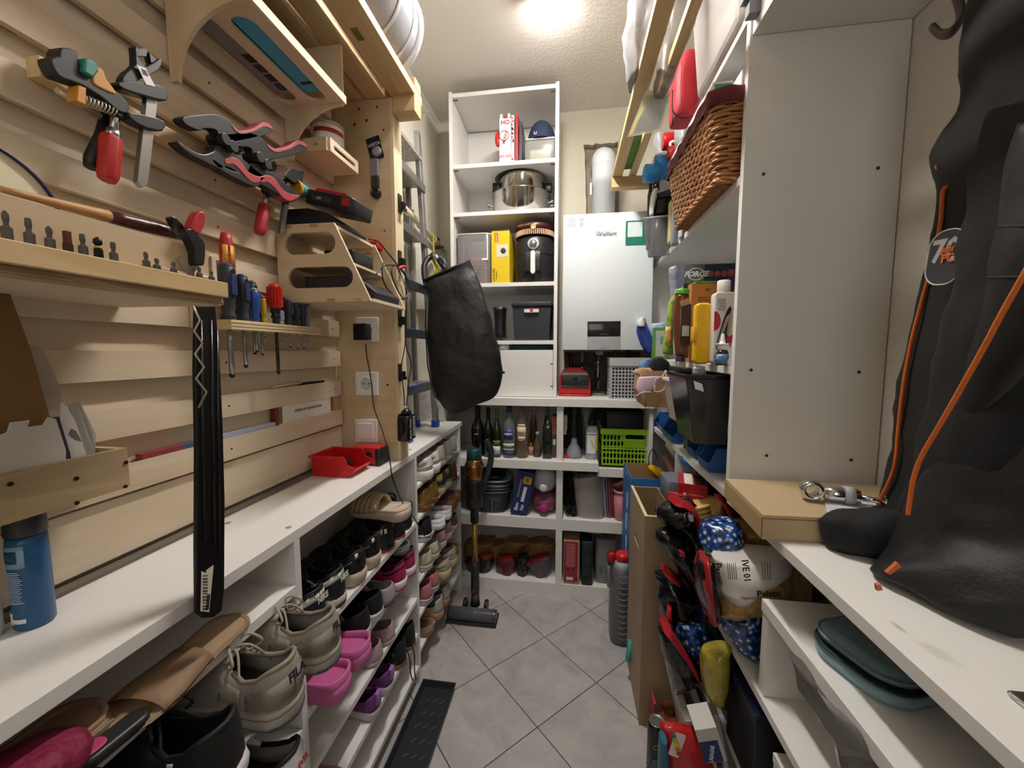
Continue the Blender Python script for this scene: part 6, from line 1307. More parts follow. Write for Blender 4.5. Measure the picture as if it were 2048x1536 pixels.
obj('seam', M().tube(smooth_path([U(1364, 122, Y=1.55), U(1362, 160, Y=1.55), U(1362, 205, Y=1.55), U(1362, 225, Y=1.55)]), .0015, 6), P('6c141c', .6), rb)
obj('zip', M().tube(smooth_path([U(1344, 180, Y=1.556), U(1344, 215, Y=1.552), U(1350, 228, Y=1.55), U(1366, 236, Y=1.548), U(1384, 233, Y=1.55)]), .003, 6).tube([U(1345, 228, Y=1.55), U(1345, 250, Y=1.55)], .002, 6), P('2a1214', .5), rb)
# things on the far end of the top shelf
YS = 2.0
t = bagY('white_round_jug', [((1353, 246), (1376, 246)), ((1350, 262), (1378, 262)), ((1351, 285), (1372, 285)), ((1356, 302), (1364, 300))], .05, 1.80, P('a9a9a6', .35), 'pale grey round container beside the red tin on the top shelf', 'container', wr=.001)
t = thing('red_tin', 'glossy red cylinder sticking out over the top shelf', 'tin', U(1338, 284, Y=1.9)); p0, p1 = U(1325, 284, Y=1.9)-t.location, U(1358, 282, Y=1.9)-t.location
obj('body', M().tube([p0, p0+(p1-p0)*.08, p1], [.032, .036, .036], 28), P('c01a1f', .2), t)
t = thing('red_jug', 'small red jug with a white handle at the shelf edge', 'jug', U(1345, 300, Y=1.86))
obj('body', W(t).tube([U(1341, 318, Y=1.86), U(1343, 295, Y=1.86)], .018, 20), P('cf3a3a', .35), t)
obj('handle', W(t).tube(smooth_path([U(1341, 294, Y=1.85), U(1341, 286, Y=1.85), U(1348, 283, Y=1.85), U(1354, 285, Y=1.85)]), .006, 10), P('e6e2e0', .35), t)
bagY('clear_bottle', [((1309, 272), (1322, 268)), ((1306, 285), (1335, 285)), ((1309, 300), (1340, 300)), ((1312, 312), (1340, 312))], .03, 2.02, G('d9dade', .55, .15), 'milky clear plastic bottle beside the blue one on the top shelf', 'bottle', wr=.002)
t = thing('blue_dispenser', 'bright blue plastic dispenser with a wide spout at the end of the top shelf', 'dispenser', U(1320, 335, Y=1.93))
a, b = U(1306, 336, Y=1.93), U(1345, 330, Y=1.93)
obj('body', W(t).tube([U(1305, 336, Y=1.93), U(1308, 336, Y=1.93), U(1346, 334, Y=1.93)], [.044, .051, .051], 28), P('3aa4f2', .2), t)
obj('spout', W(t).tube([U(1288, 347, Y=1.89), U(1290, 347, Y=1.89), U(1318, 346, Y=1.90)], [.034, .038, .038], 24), P('3aa4f2', .2), t)
# wicker basket on shelf B
bz = SB+.001
wk = thing('wicker_basket', 'woven brown wicker basket with a dark red cloth liner', 'basket', (.49, 1.32, bz))
bx0, bx1, by0, by1, bh = -.135, .14, -.215, .235, .215
def rr_path(z, e, n=14):
 x0, x1, y0, y1 = bx0+e, bx1-e, by0+e, by1-e; r = .03; o = []
 for cx, cy, a0 in ((x1-r, y0+r, -90), (x1-r, y1-r, 0), (x0+r, y1-r, 90), (x0+r, y0+r, 180)):
  for k in range(5): a = math.radians(a0+90*k/4); o.append(Vector((cx+r*math.cos(a), cy+r*math.sin(a), z)))
 L_ = []; 
 for i in range(len(o)):
  a, b = o[i], o[(i+1) % len(o)]; s_ = max(1, int((b-a).length/.0105))
  for q in range(s_): L_.append(a.lerp(b, q/s_))
 return L_
m = M(); nl = 20
for l in range(nl):
 z = .008+l*(bh-.03)/nl; e = .022*(1-l/nl); pth = rr_path(z, e); c0 = Vector(((bx0+bx1)/2, (by0+by1)/2, z)); o = []
 for i, p in enumerate(pth):
  d = (p-c0); d.z = 0; nrm = Vector((1 if abs(d.x)/(bx1-bx0) > abs(d.y)/(by1-by0) else 0, 0, 0)) if False else d.normalized()
  ph = (i//3+l) % 2; o.append(p+nrm*(.0032 if ph else -.0022)+Vector((0, 0, .0008*math.sin(i*.8+l*1.7))))
 m.tube(o, .0050, 6, closed=True)
q_ = obj('weave', m, P('a8713d', .45, var=.35, vs=30), wk); q_['kind'] = 'stuff'
m = M(); pth0, pth1 = rr_path(0.0, .022), rr_path(bh-.02, .0)
for i in range(0, min(len(pth0), len(pth1)), 4):
 j = int(i/len(pth0)*len(pth1)); m.tube([pth0[i], pth1[j]], .0036, 5)
q_ = obj('stakes', m, P('96622f', .5, var=.3, vs=30), wk); q_['kind'] = 'stuff'
m = M()
for i in range(26):
 y = by0+.026+i*(by1-by0-.052)/25
 m.tube([(bx0+.024+(bx1-bx0-.048)*q/14, y+.003*(1 if (q+i) % 2 else -1), .003+.0022*(1 if (q+i) % 2 else -1)) for q in range(15)], .0052, 5)
for i in range(6):
 x = bx0+.03+i*(bx1-bx0-.06)/5; m.tube([(x, by0+.03, .003), (x, by1-.03, .003)], .003, 5)
q_ = obj('base_weave', m, P('a8713d', .45, var=.35, vs=30), wk); q_['kind'] = 'stuff'
m = M()
for l, zz in enumerate((.001, bh-.022, bh-.012)):
 pth = rr_path(zz, .02 if l == 0 else 0); n_ = len(pth)
 for s_ in (0, PI): m.tube([p+Vector((0, 0, .005*math.cos(i*.9+s_)))+((p-Vector((0, 0, zz))).normalized()*.005*math.sin(i*.9+s_)) for i, p in enumerate(pth)], .0042, 5, closed=True)
obj('braid', m, P('b37b45', .45, var=.3, vs=30), wk)
m = M(); rings = []
for z, e in ((bh-.035, -.009), (bh-.03, -.012), (bh+.0, -.011), (bh+.006, -.004), (bh+.003, .006), (.03, .02)):
 rings.append([p+Vector((.0025*math.sin(i*.7), 0, .002*math.sin(i*1.3))) for i, p in enumerate(rr_path(z, e))][:])
nmin = min(len(r_) for r_ in rings); rings = [[r_[int(k*len(r_)/nmin)] for k in range(nmin)] for r_ in rings]
obj('liner', m.loft(rings, caps=False), P('5e1519', .75, bump=.001, bs=120), wk, label='dark red cloth liner')
obj('liner_floor', M().box(bx0+.03, bx1-.03, by0+.03, by1-.03, .028, .031), P('7c2026', .75), wk)
m = M(Matrix.Translation((-.02, by0-.0125, bh-.012)) @ Matrix.Rotation(PI/2, 4, 'X')); m.prism([(-.008, -.006), (-.002, -.004), (.0, .002), (.006, .010), (.003, .002), (.012, -.002), (.003, -.004), (.001, -.01)], 0, .001); obj('gold_embroidery', m, P('cdb377', .5), wk)
for i, (x, y, w_, d_, h_, c_, lb) in enumerate([(-.075, -.06, .05, .09, .225, '4f9d80', 'green and white medicine carton in the wicker basket, nearest the aisle'), (-.02, -.08, .035, .1, .235, 'e9eae6', 'white medicine carton with a green mark standing in the wicker basket'), (.035, -.10, .05, .06, .240, 'aab9d4', 'pale blue and white carton in the wicker basket'), (.09, -.12, .04, .05, .232, 'c9485a', 'white and red box beside the pale blue carton in the basket')]):
 t = thing('medicine_carton', lb, 'carton', (.49+x, 1.32+y, bz+.032), group=None)
 obj('carton', M().box(-w_/2, w_/2, -d_/2, d_/2, 0, h_+.045), P('e6e7e4', .5), t, bevel=.0006)
 plate('coloured_face', P(c_, .5), (0, -d_/2-.0003, h_*1.08), w_*.9, h_*.18, '-y', t)
 if i == 1: plate('green_mark', P('2c8068', .5), (0, -d_/2-.001, h_*1.1), .01, .01, '-y', t)
 if i == 0: text('VIT', .014, '20302b', (.004, -d_/2-.0012, h_*1.08), '-y', t, bold=.03, turn=.5)
one('green_bottle', M().lathe([(.02, 0), (.022, .01), (.022, .15), (.01, .18), (.009, .20)], 18), P('3f9a7e', .3), 'green bottle at the back of the shelf above the basket', 'bottle', (.60, 1.48, bz))
# things between the basket and the far end, shelf B
t = thing('clear_caddy', 'clear plastic box full of dark bottles at the shelf end', 'box', U(1318, 512, Y=1.86)); 
obj('walls', W(t).loft([[Vector(p) for p in (U(1296, 516, Y=1.80), U(1340, 510, Y=1.80), U(1338, 500, Y=1.98), U(1300, 505, Y=1.98))], [Vector(p) for p in (U(1286, 437, Y=1.80), U(1346, 430, Y=1.80), U(1345, 430, Y=1.98), U(1290, 437, Y=1.98))]], smooth=False), G('e4e4e6', .12, .1), t, bevel=.004)
obj('rim', W(t).tube([U(1286, 437, Y=1.80), U(1346, 430, Y=1.80), U(1345, 432, Y=1.98), U(1290, 437, Y=1.98)], .004, 6, closed=True), G('f0f0f2', .6, .1), t)
for i, (px0, px1, pt, pb, Yb, col, cap, lb) in enumerate([(1300, 1330, 432, 510, 1.86, '33363e', None, 'dark slate bottle standing in the clear box'), (1292, 1303, 372, 500, 1.93, '1a1a1c', None, 'thin black tube in the clear box'), (1325, 1341, 420, 505, 1.86, '41434b', None, 'second dark bottle in the clear box, beside the blue liquid')]):
 q0, q1 = U((px0+px1)/2, pb, Y=Yb), U((px0+px1)/2, pt, Y=Yb); r_ = (U(px1, pb, Y=Yb).x-U(px0, pb, Y=Yb).x)/2
 t = thing('dark_bottle', lb, 'bottle', q0); obj('body', M().lathe([(r_*.9, 0), (r_, .006), (r_, (q1-q0).z*.85), (r_*.6, (q1-q0).z*.95), (r_*.5, (q1-q0).z)], 20), P(col, .3), t); obj('cap', M().lathe([(r_*.5, (q1-q0).z*1.0), (r_*.52, (q1-q0).z*1.03), (.002, (q1-q0).z*1.04)], 14), BLACK(), t)
t = thing('sprayer_bottle', 'black and white pump sprayer head above the clear box', 'sprayer', U(1320, 430, Y=1.85))
obj('black_body', soft(t, [((1312, 392), (1345, 388)), ((1308, 402), (1345, 402)), ((1306, 418), (1344, 416)), ((1304, 430), (1342, 430))], .03, Y=1.85, n=28, wr=.0005, flat=.8), P('202123', .25), t)
obj('white_shoulder', soft(t, [((1305, 382), (1316, 380)), ((1301, 395), (1314, 395)), ((1299, 420), (1308, 420)), ((1300, 432), (1306, 432))], .03, Y=1.84, n=24, wr=.0005), P('d8d8d6', .35), t)
obj('collar', W(t).tube([U(1312, 365, Y=1.85), U(1312, 380, Y=1.85)], [.012, .015], 16), BLACK(.3), t)
obj('black_lever', W(t).prism(xz([(1314, 388), (1345, 378), (1345, 392), (1316, 398)], 1.82), 1.81, 1.835, 'xz'), BLACK(.4), t, bevel=.002)
t = thing('blue_liquid_bottle', 'clear spray bottle half filled with deep blue liquid', 'bottle', U(1352, 490, Y=1.68))
z0, z1, z2 = U(1352, 490, Y=1.68).z, U(1352, 424, Y=1.68).z, U(1352, 350, Y=1.68).z
obj('liquid', M().rbox(-.017, .017, -.02, .02, .001, z1-z0, .008), P('0e6f8e', .15), t); obj('walls', M().rbox(-.019, .019, -.022, .022, 0, z2-z0-.02, .009), G('e6eaea', .25, .08), t)
obj('top', M().ball((-.008, 0, z2-z0+.0), .012, 12).ball((.012, 0, z2-z0+.002), .010, 12), P('e0e0de', .4), t); obj('teal_drop', M().ball((.006, -.012, .004), (.012, .01, .008), 10), P('27b2c4', .2), t)
for i, (px0, px1, pt, pb, Yb, col, lb) in enumerate([(1336, 1344, 404, 486, 1.74, 'cfc78e', 'cream and white tube with coloured dots beside the blue liquid'), (1364, 1374, 432, 480, 1.60, '26282b', 'black and clear marker pen standing on the shelf'), (1358, 1366, 428, 476, 1.62, 'd8d8dc', 'white tube behind the black marker pen'), (1372, 1382, 432, 462, 1.58, 'b8283a', 'red and white packet under the basket'), (1380, 1398, 432, 452, 1.56, '5a6a9a', 'blue patterned cloth packet under the end of the basket')]):
 q0, q1 = U((px0+px1)/2, pb, Y=Yb), U((px0+px1)/2, pt, Y=Yb); w_ = (U(px1, pb, Y=Yb).x-U(px0, pb, Y=Yb).x)
 one('packet' if i > 2 else 'tube', M().rbox(-w_/2, w_/2, -.02, .02, 0, (q1-q0).z, min(.006, w_*.4), .002), P(col, .4, var=.3 if i > 2 else .1, vs=60), lb, 'packet' if i > 2 else 'tube', q0)
# shelf C: cleaning supplies
zc_ = SC+.0006
def cbox(px0, px1, pt, pb, Y, dep, name, label, mat, cat='box', zs=None, b=.001):
 a, c_ = U(px0, pb, Y=Y), U(px1, pb, Y=Y); h_ = U((px0+px1)/2, pt, Y=Y).z; z_ = zs if zs is not None else (a.z+c_.z)/2
 t = thing(name, label, cat, ((a.x+c_.x)/2, Y+dep/2, z_)); w_ = c_.x-a.x
 obj('body', M().box(-w_/2, w_/2, -dep/2, dep/2, 0, h_-z_), mat, t, bevel=b); return t, w_, h_-z_, -dep/2
t, w_, h_, f = cbox(1363, 1463, 528, 700, 1.50, .08, 'sponge_carton', 'large dark blue carton of cleaning sponges with round red stickers', P('232c4c', .45), zs=zc_)
plate('grey_corner', P('6f6863', .5), (-w_*.30, f-.0003, h_*.90), w_*.40, h_*.19, '-y', t)
text('FORCE', .026, 'e6e8ee', (-w_*.27, f-.001, h_*.90), '-y', t, bold=.04, shear=.3)
m = M(Matrix.Translation((-w_*.27, f-.0008, h_*.90)) @ Matrix.Rotation(PI/2, 4, 'X') @ Matrix.Diagonal((1.3, 1, 1, 1))); m.lathe([(.022, 0), (.022, .0008), (.0195, .0008), (.0195, 0)], 28, caps=False); obj('logo_ring', m, P('e6e8ee', .4), t)
for k in range(4): m = M(Matrix.Translation((w_*(.02+.135*k), f-.0003, h_*.90+.002*(k == 3))) @ Matrix.Rotation(PI/2, 4, 'X')); m.lathe([(.010+.003*(k == 3), 0), (.010+.003*(k == 3), .0008)], 20); obj('red_sticker', m, P('a8434a', .5), t)
text('12', .009, 'f0d8d8', (w_*.425, f-.0018, h_*.91), '-y', t)
text('SCHMUTZ-RADIER-', .0165, 'e6e8ee', (-w_*.42, f-.001, h_*.72), '-y', t, bold=.03, align='LEFT'); text('SCHWAMM', .0165, 'e6e8ee', (-w_*.42, f-.001, h_*.64), '-y', t, bold=.03, align='LEFT')
t, w_, h_, f = cbox(1378, 1432, 566, 716, 1.42, .045, 'orange_carton', 'orange cardboard carton with a green top edge behind the yellow case', P('b9742a', .5), zs=zc_)
obj('green_edge', M().box(-w_/2+.012, w_/2+.001, f-.001, .02, h_+.0002, h_+.006), P('4f9a2e', .5), t)
for k in range(7): plate('text_line', P('7a4518', .5), (.004, f-.0004, h_*(.82-.035*k)), w_*(.62-.06*(k % 3)), .0018, '-y', t)
plate('red_mark', P('8a2a18', .5), (w_*.1, f-.0006, h_*.92), .014, .005, '-y', t)
# brown pouch with green top
t = thing('brown_bottle', 'glossy brown squeeze bottle with a bright green flat lid', 'bottle', (U(1362, 718, Y=1.36).x, 1.37, zc_))
obj('body', soft(t, [((1350, 590), (1378, 590)), ((1348, 610), (1379, 610)), ((1346, 640), (1378, 640)), ((1348, 680), (1377, 680)), ((1351, 712), (1377, 716))], .022, Y=1.37, n=28, wr=.0012), P('6a3a22', .2), t)
obj('lid', soft(t, [((1351, 579), (1378, 579)), ((1349, 589), (1379, 590))], .023, Y=1.37, n=28, wr=.0003), P('5db52e', .35), t, label='bright green lid')
plate('dark_panel', P('3a2118', .45), (.007, -.0235, U(1366, 650, Y=1.35).z-zc_), .030, .135, '-y', t)
plate('pale_barcode', P('b9c2ae', .45), (.007, -.0245, U(1366, 662, Y=1.35).z-zc_), .022, .034, '-y', t); plate('tan_patch', P('b98a5c', .45), (.002, -.0245, U(1362, 605, Y=1.35).z-zc_), .030, .020, '-y', t, turn=.35)
for k in range(9): plate('text_line', P('7c5a48', .5), (.006, -.0243, .03+.006*k+(.06 if k > 3 else 0)), .024, .0012, '-y', t)
# yellow case
t = thing('yellow_case', 'bright yellow hard plastic case standing upright', 'case', (U(1402, 720, Y=1.24).x, 1.245, zc_))
a, b = U(1383, 720, Y=1.24), U(1421, 606, Y=1.24); w_ = b.x-a.x; h_ = b.z-zc_
m = M(Matrix.Rotation(PI/2, 4, 'X')); m.rbox(-w_/2, w_/2, 0, h_, -.016, .016, .014, .006, 5); obj('shell', m, P('e8b408', .3), t)
obj('hinge_strip', M().rbox(-w_/2-.003, -w_/2+.006, -.018, .018, h_*.38, h_*.62, .002, .001), P('e0aa06', .3), t)
# white bottle with red circle and black shape
t = thing('white_care_bottle', 'tall white bottle with a red disc and black leaf drawing', 'bottle', (U(1445, 722, Y=1.2).x, 1.215, zc_))
a, b = U(1421, 722, Y=1.2), U(1470, 583, Y=1.2); w_ = b.x-a.x; h_ = b.z-zc_
m = M(Matrix.Rotation(PI/2, 4, 'X')); m.rbox(-w_/2, w_/2, 0, h_, -.018, .018, .012, .004, 5); obj('body', m, P('dcd7ce', .35), t)
obj('cap', M().lathe([(.0165, h_+.0002), (.0175, h_+.003), (.0175, h_+.032), (.015, h_+.034)], 24), P('e2ded8', .35), t)
fz = -.0186
m = M(); m.prism([(w_*(-.5)+.018*math.cos(a_)*1 if math.cos(a_) > 0 else w_*-.5, h_*.60+.028*math.sin(a_)) for a_ in [PI*(-.5)+PI*k/14 for k in range(15)]], fz-.0006, fz, 'xz'); obj('red_disc', m, P('b5202c', .4), t)
m = M(); m.prism(closed_smooth([(-w_*.36, h_*.22), (-w_*.18, h_*.50), (w_*.05, h_*.72), (w_*.22, h_*.80), (w_*.30, h_*.70), (w_*.20, h_*.50), (w_*.16, h_*.30), (w_*.0, h_*.22)], 3), fz-.0010, fz-.0003, 'xz'); obj('black_leaf', m, P('121212', .4), t)
m = M(); m.prism(closed_smooth([(w_*.12, h_*.42), (w_*.17, h_*.62), (w_*.26, h_*.74), (w_*.30, h_*.62), (w_*.24, h_*.40)], 3), fz-.0015, fz-.0011, 'xz'); obj('tan_leaf', m, P('b39677', .4), t)
m = M()
for k in range(5): m.tube([(-w_*.34+k*.002, fz-.0012, h_*.24+k*.004), (-w_*.1+k*.003, fz-.0012, h_*.5+k*.004), (w_*.08+k*.002, fz-.0012, h_*.66+k*.002)], .0005, 4)
obj('white_veins', m, P('cfcac2', .4), t)
m = M(); m.prism([(w_*.06, h_*.36), (w_*.42, h_*.42), (w_*.30, h_*.24)], fz-.0016, fz-.0012, 'xz').prism([(-w_*.22, h_*.17), (w_*.0, h_*.17), (w_*.0, h_*.28)], fz-.0016, fz-.0012, 'xz'); obj('red_triangle', m, P('a81f2e', .4), t)
for k in range(8): plate('text_line', P('6a6660', .5), (-w_*.20+.002*(k % 2), fz-.0004, h_*(.90-.022*k)), w_*.38, .0012, '-y', t)
for k in range(7): plate('text_line', P('3e3b38', .5), (-w_*.16, fz-.0004, h_*(.14-.018*k)), w_*.55, .0014, '-y', t)
# small dropper bottles
t = thing('nasal_spray', 'small blue-labelled brown spray bottle with a white nozzle', 'bottle', (U(1445, 722, Y=1.13).x, 1.135, zc_)); r_ = .0155
obj('glass', M().lathe([(r_*.9, 0), (r_, .003), (r_, .036), (r_*.7, .042)], 24), P('3c1d18', .15, coat=.4), t); arc_label('blue_label', P('5f93c0', .45), r_+.0003, .005, .030, -170, -20, t)
for k in range(5): arc_label('text_line', P('2c4a72', .5), r_+.0009, .008+.004*k, .0092+.004*k, -140, -50, t, n=6)
obj('nozzle', M().lathe([(r_*.8, .042), (r_*.82, .052), (r_*.6, .054), (r_*1.05, .056), (r_*1.05, .059), (r_*.5, .060), (r_*.36, .070), (r_*.24, .085), (.002, .086)], 20), P('e6e4e2', .35), t)
one('tiny_vial', M().lathe([(.008, 0), (.009, .003), (.009, .014), (.006, .018), (.006, .026), (.002, .027)], 14), G('dfe3ea', .5), 'tiny clear vial with a blue mark at the shelf corner', 'vial', (U(1463, 726, Y=1.115).x, 1.12, zc_))
# soft packs at the far end
bagY('wipes_pack', [((1278, 642), (1290, 636)), ((1272, 658), (1296, 655)), ((1276, 680), (1306, 678)), ((1284, 696), (1308, 694)), ((1292, 706), (1308, 706))], .03, 2.02, P('27408c', .35, var=.35, vs=25), 'blue and white wet-wipe pack spilling off the far end of the shelf', 'pack', wr=.003)
bagY('white_tissue', [((1279, 637), (1288, 636)), ((1274, 645), (1290, 645)), ((1276, 654), (1290, 653))], .02, 2.0, P('e3e2e2', .7), 'tuft of white tissue sticking out of the blue wipes pack', 'tissue', wr=.004)
bagY('pale_blue_bag', [((1300, 648), (1330, 645)), ((1295, 660), (1335, 660)), ((1300, 685), (1335, 685)), ((1308, 705), (1335, 706))], .05, 2.04, P('a9bede', .5, var=.2, vs=20), 'crumpled pale blue plastic pack behind the green box', 'pack', wr=.008)
t, w_, h_, f = cbox(1308, 1331, 655, 708, 1.86, .05, 'green_pack', 'small green framed box with a grey label', P('5f8f35', .45), zs=SC+.001); plate('grey_label', P('aeb6ae', .5), (0, f-.0005, h_*.5), w_*.76, h_*.8, '-y', t); plate('teal_square', P('4f9a92', .5), (w_*.16, f-.0012, h_*.6), w_*.3, h_*.24, '-y', t)
bagY('fruit_pouch', [((1336, 610), (1350, 585)), ((1332, 650), (1348, 640)), ((1326, 685), (1346, 685)), ((1326, 708), (1347, 710))], .02, 1.6, P('8fae3c', .4, var=.5, vs=40), 'green and yellow pouch with pink fruit pictures', 'pouch', wr=.003)
one('pouch_picture', soft(None, [((1331, 655), (1342, 652)), ((1330, 690), (1343, 690))], .004, Y=1.575, wr=.001), P('e3b45a', .4, var=.4, vs=90), 'yellow fruit picture panel on the green pouch', 'panel')
bagY('refill_pouch', [((1338, 535), (1352, 531)), ((1338, 560), (1360, 556)), ((1342, 590), (1360, 586)), ((1340, 640), (1350, 636))], .015, 1.66, P('a4a8ba', .3, var=.5, vs=30), 'crinkled silver and blue refill pouch leaning behind the brown bottle', 'pouch', wr=.004)
one('white_spout', M(Matrix.Rotation(.6, 4, 'Y')).lathe([(.012, 0), (.012, .02), (.009, .024)], 16), P('e6e6e8', .35), 'white screw cap leaning above the green-lidded bottle', 'cap', U(1368, 580, Y=1.52))
# hanging bins under shelf C
zb = SC-.0235
t = thing('cardboard_box', 'open brown cardboard box stuffed with face masks', 'box', (U(1315, 800, Y=1.62).x, 1.68, zb-.16))
a = U(1285, 760, Y=1.6).x-t.location.x; b = U(1356, 760, Y=1.6).x-t.location.x; b2 = .12
for nm, q in (('front_wall', (a+.012, b, -.08, -.076, .0, .145)), ('back_wall', (a+.012, b, .10, .104, .0, .145)), ('side_wall', (b-.004, b, -.0755, .0995, .0, .145)), ('bottom', (a+.012, b-.0045, -.0755, .0995, .0, .004))):
 obj(nm, M().box(*q), P('a8875e', .75, var=.08), t)
obj('side_wall', M().prism([(a-.006, .06), (a, .145), (a+.004, .145), (a+.016, .0), (a+.012, .0)], -.08, .104, 'xz'), P('b3926a', .75, var=.08), t)
bagY('pink_face_mask', [((1279, 753), (1318, 752)), ((1274, 765), (1318, 762)), ((1273, 778), (1312, 774)), ((1276, 786), (1300, 780))], .010, 1.575, P('d9b8d2', .8), 'pale pink face mask draped over the cardboard box', 'face mask', wr=.003)
one('mask_loop', M().tube(smooth_path([U(1312, 780, Y=1.56), U(1310, 760, Y=1.555), U(1325, 752, Y=1.555), U(1332, 740, Y=1.555), U(1330, 765, Y=1.555), U(1326, 780, Y=1.555), U(1310, 783, Y=1.555), U(1308, 770, Y=1.555)], 5), .0016, 6).tube(smooth_path([U(1272, 792, Y=1.56), U(1284, 785, Y=1.56), U(1302, 784, Y=1.56)], 5), .0016, 6), P('e9e4e6', .7), 'white elastic loops of the pink face mask', 'elastic loop')
bagY('black_cloth_mask', [((1308, 717), (1325, 716)), ((1300, 728), (1338, 726)), ((1300, 740), (1340, 742)), ((1310, 748), (1330, 750))], .02, 1.66, P('121214', .8, bump=.003, bs=50), 'bunched black cloth mask on top of the cardboard box', 'face mask', wr=.006)
bagY('patterned_cloth', [((1290, 718), (1302, 717)), ((1278, 728), (1305, 730)), ((1276, 738), (1300, 738))], .012, 1.72, P('5f83b8', .7, var=.5, vs=60), 'blue and red patterned cloth at the corner of the cardboard box', 'cloth', wr=.003)
bagY('tan_cloth', [((1274, 738), (1300, 735)), ((1266, 745), (1310, 746)), ((1276, 752), (1310, 754))], .02, 1.66, P('c7a27c', .8), 'beige cloth scraps on the cardboard box', 'cloth', wr=.005)
one('black_strap', M().tube([U(1338, 736, Y=1.5), U(1360, 738, Y=1.45), U(1380, 740, Y=1.4)], .003, 6, flat=3), BLACK(.6), 'flat black strap running from the masks to the dark bin', 'strap')
def tub(name, label, px, Y0, Y1, mat, rimmat, holes=False, rimh=.012):
 """tapered bin: px = top-left, top-right, bottom-left, bottom-right pixels of its front at Y0"""
 q = [U(*p_, Y=Y0) for p_ in px]; zt_, zb_ = (q[0].z+q[1].z)/2, (q[2].z+q[3].z)/2
 t = thing(name, label, 'bin', ((q[0].x+q[1].x)/2, (Y0+Y1)/2, zb_)); dy = (Y1-Y0)
 o = [[(q[2].x, Y0+dy*.08, zb_), (q[3].x, Y0+dy*.08, zb_), (q[3].x, Y1-dy*.08, zb_), (q[2].x, Y1-dy*.08, zb_)], [(q[0].x, Y0, zt_), (q[1].x, Y0, zt_), (q[1].x, Y1, zt_), (q[0].x, Y1, zt_)],
 [(q[0].x+.004, Y0+.004, zt_), (q[1].x-.004, Y0+.004, zt_), (q[1].x-.004, Y1-.004, zt_), (q[0].x+.004, Y1-.004, zt_)], [(q[2].x+.004, Y0+dy*.08+.004, zb_+.02), (q[3].x-.004, Y0+dy*.08+.004, zb_+.02), (q[3].x-.004, Y1-dy*.08-.004, zb_+.02), (q[2].x+.004, Y1-dy*.08-.004, zb_+.02)]]
 obj('walls', W(t).loft(o, smooth=False), mat, t, bevel=.004)
 x0, x1 = q[0].x, q[1].x
 obj('rim', W(t).holed(rect(x0-.004, x1+.002, Y0-.004, Y1+.004), [rect(x0+.005, x1-.007, Y0+.005, Y1-.005)], zt_+.0002, zt_+rimh), rimmat, t, bevel=.0015)
 return t, q, zt_, zb_
t, q, zt_, zb_ = tub('black_bin', 'glossy dark grey open bin hanging below the cleaning supplies', [(1372, 757), (1466, 759), (1392, 878), (1456, 905)], 1.16, 1.36, P('2c2c2f', .18), P('1c1c1e', .15))
obj('white_tag', W(t).prism(xz([(1387, 762), (1404, 768), (1408, 784), (1390, 778)], 1.152), 1.150, 1.1525, 'xz'), P('dedede', .4), t, bevel=.001)
one('silver_foil', soft(None, [((1388, 734), (1410, 732)), ((1384, 750), (1414, 748))], .006, Y=1.24, wr=.003, fr=40), P('b9bcc2', .3, .3), 'crumpled paper with print sticking out of the dark bin', 'paper')
t, q, zt_, zb_ = tub('white_basket', 'white slotted plastic basket beside the dark bin', [(1350, 766), (1392, 768), (1362, 838), (1398, 862)], 1.39, 1.56, P('bdb5ac', .4), P('e4e1dc', .35), rimh=.012)
m = W(t)
for k in range(11):
 for j in range(3):
  f_ = (k+.6)/12; p0_ = q[0].lerp(q[2], f_); p1_ = q[1].lerp(q[3], f_); a_ = p0_.lerp(p1_, .08+.31*j); b_ = p0_.lerp(p1_, .32+.31*j); m.box(a_.x, b_.x, a_.y+.0135*f_-.003, a_.y+.0135*f_-.0005, a_.z-.0014, a_.z+.0014)
obj('slot_line', m, P('7d756c', .5), t)
# parts bins and cell blocks on shelf D
zd = SD+.0006
def pbin(x, y, w_, d_, h_, label, rz=0, filled=0):
 t = thing('parts_bin', label, 'bin', (x, y, zd), rz=rz, group='blue parts bins on the lower shelf'); c_ = P('2b62a8', .35)
 pr = [(-d_/2, 0), (d_/2, 0), (d_/2, h_), (-d_/2+.02, h_), (-d_/2+.002, h_*.45), (-d_/2-.01, h_*.40)]
 for s_ in (-w_/2, w_/2-.003): obj('side_wall', M().prism(pr, s_, s_+.003, 'yz'), c_, t, bevel=.0006)
 obj('back_wall', M().box(-w_/2+.0032, w_/2-.0032, d_/2-.003, d_/2, 0, h_), c_, t); obj('floor', M().box(-w_/2+.0032, w_/2-.0032, -d_/2, d_/2-.0032, 0, .003), P('1f4a86', .4), t)
 obj('front_wall', M().prism([(-d_/2, .003), (-d_/2+.003, .003), (-d_/2-.007, h_*.42), (-d_/2-.010, h_*.42)], -w_/2+.0032, w_/2-.0032, 'yz'), c_, t)
 return t
names = ['farthest of the blue bins on the lower shelf', 'second farthest blue bin', 'third blue bin, under the cardboard box', 'fourth blue bin, beside the grey cell block', 'blue bin with a clear cover right of the cell block', 'nearest blue bin, holding red parts']
for i, (y, x) in enumerate([(1.98, .50), (1.88, .50), (1.78, .495), (1.68, .49), (1.44, .505), (1.30, .50)]):
 pbin(x, y, .095, .13, .07 if i < 4 else .075, names[i], rz=-PI/2)
one('red_parts', M().cyl((-.02, -.02, .012), (.02, .03, .02), .005, n=8).cyl((.0, -.03, .012), (.01, .03, .016), .004, n=8).cb((-.01, .02, .01), (.02, .01, .012)), P('8f2a2c', .5), 'dark red small parts in the nearest blue bin', 'parts', (.50, 1.30, zd+.006))
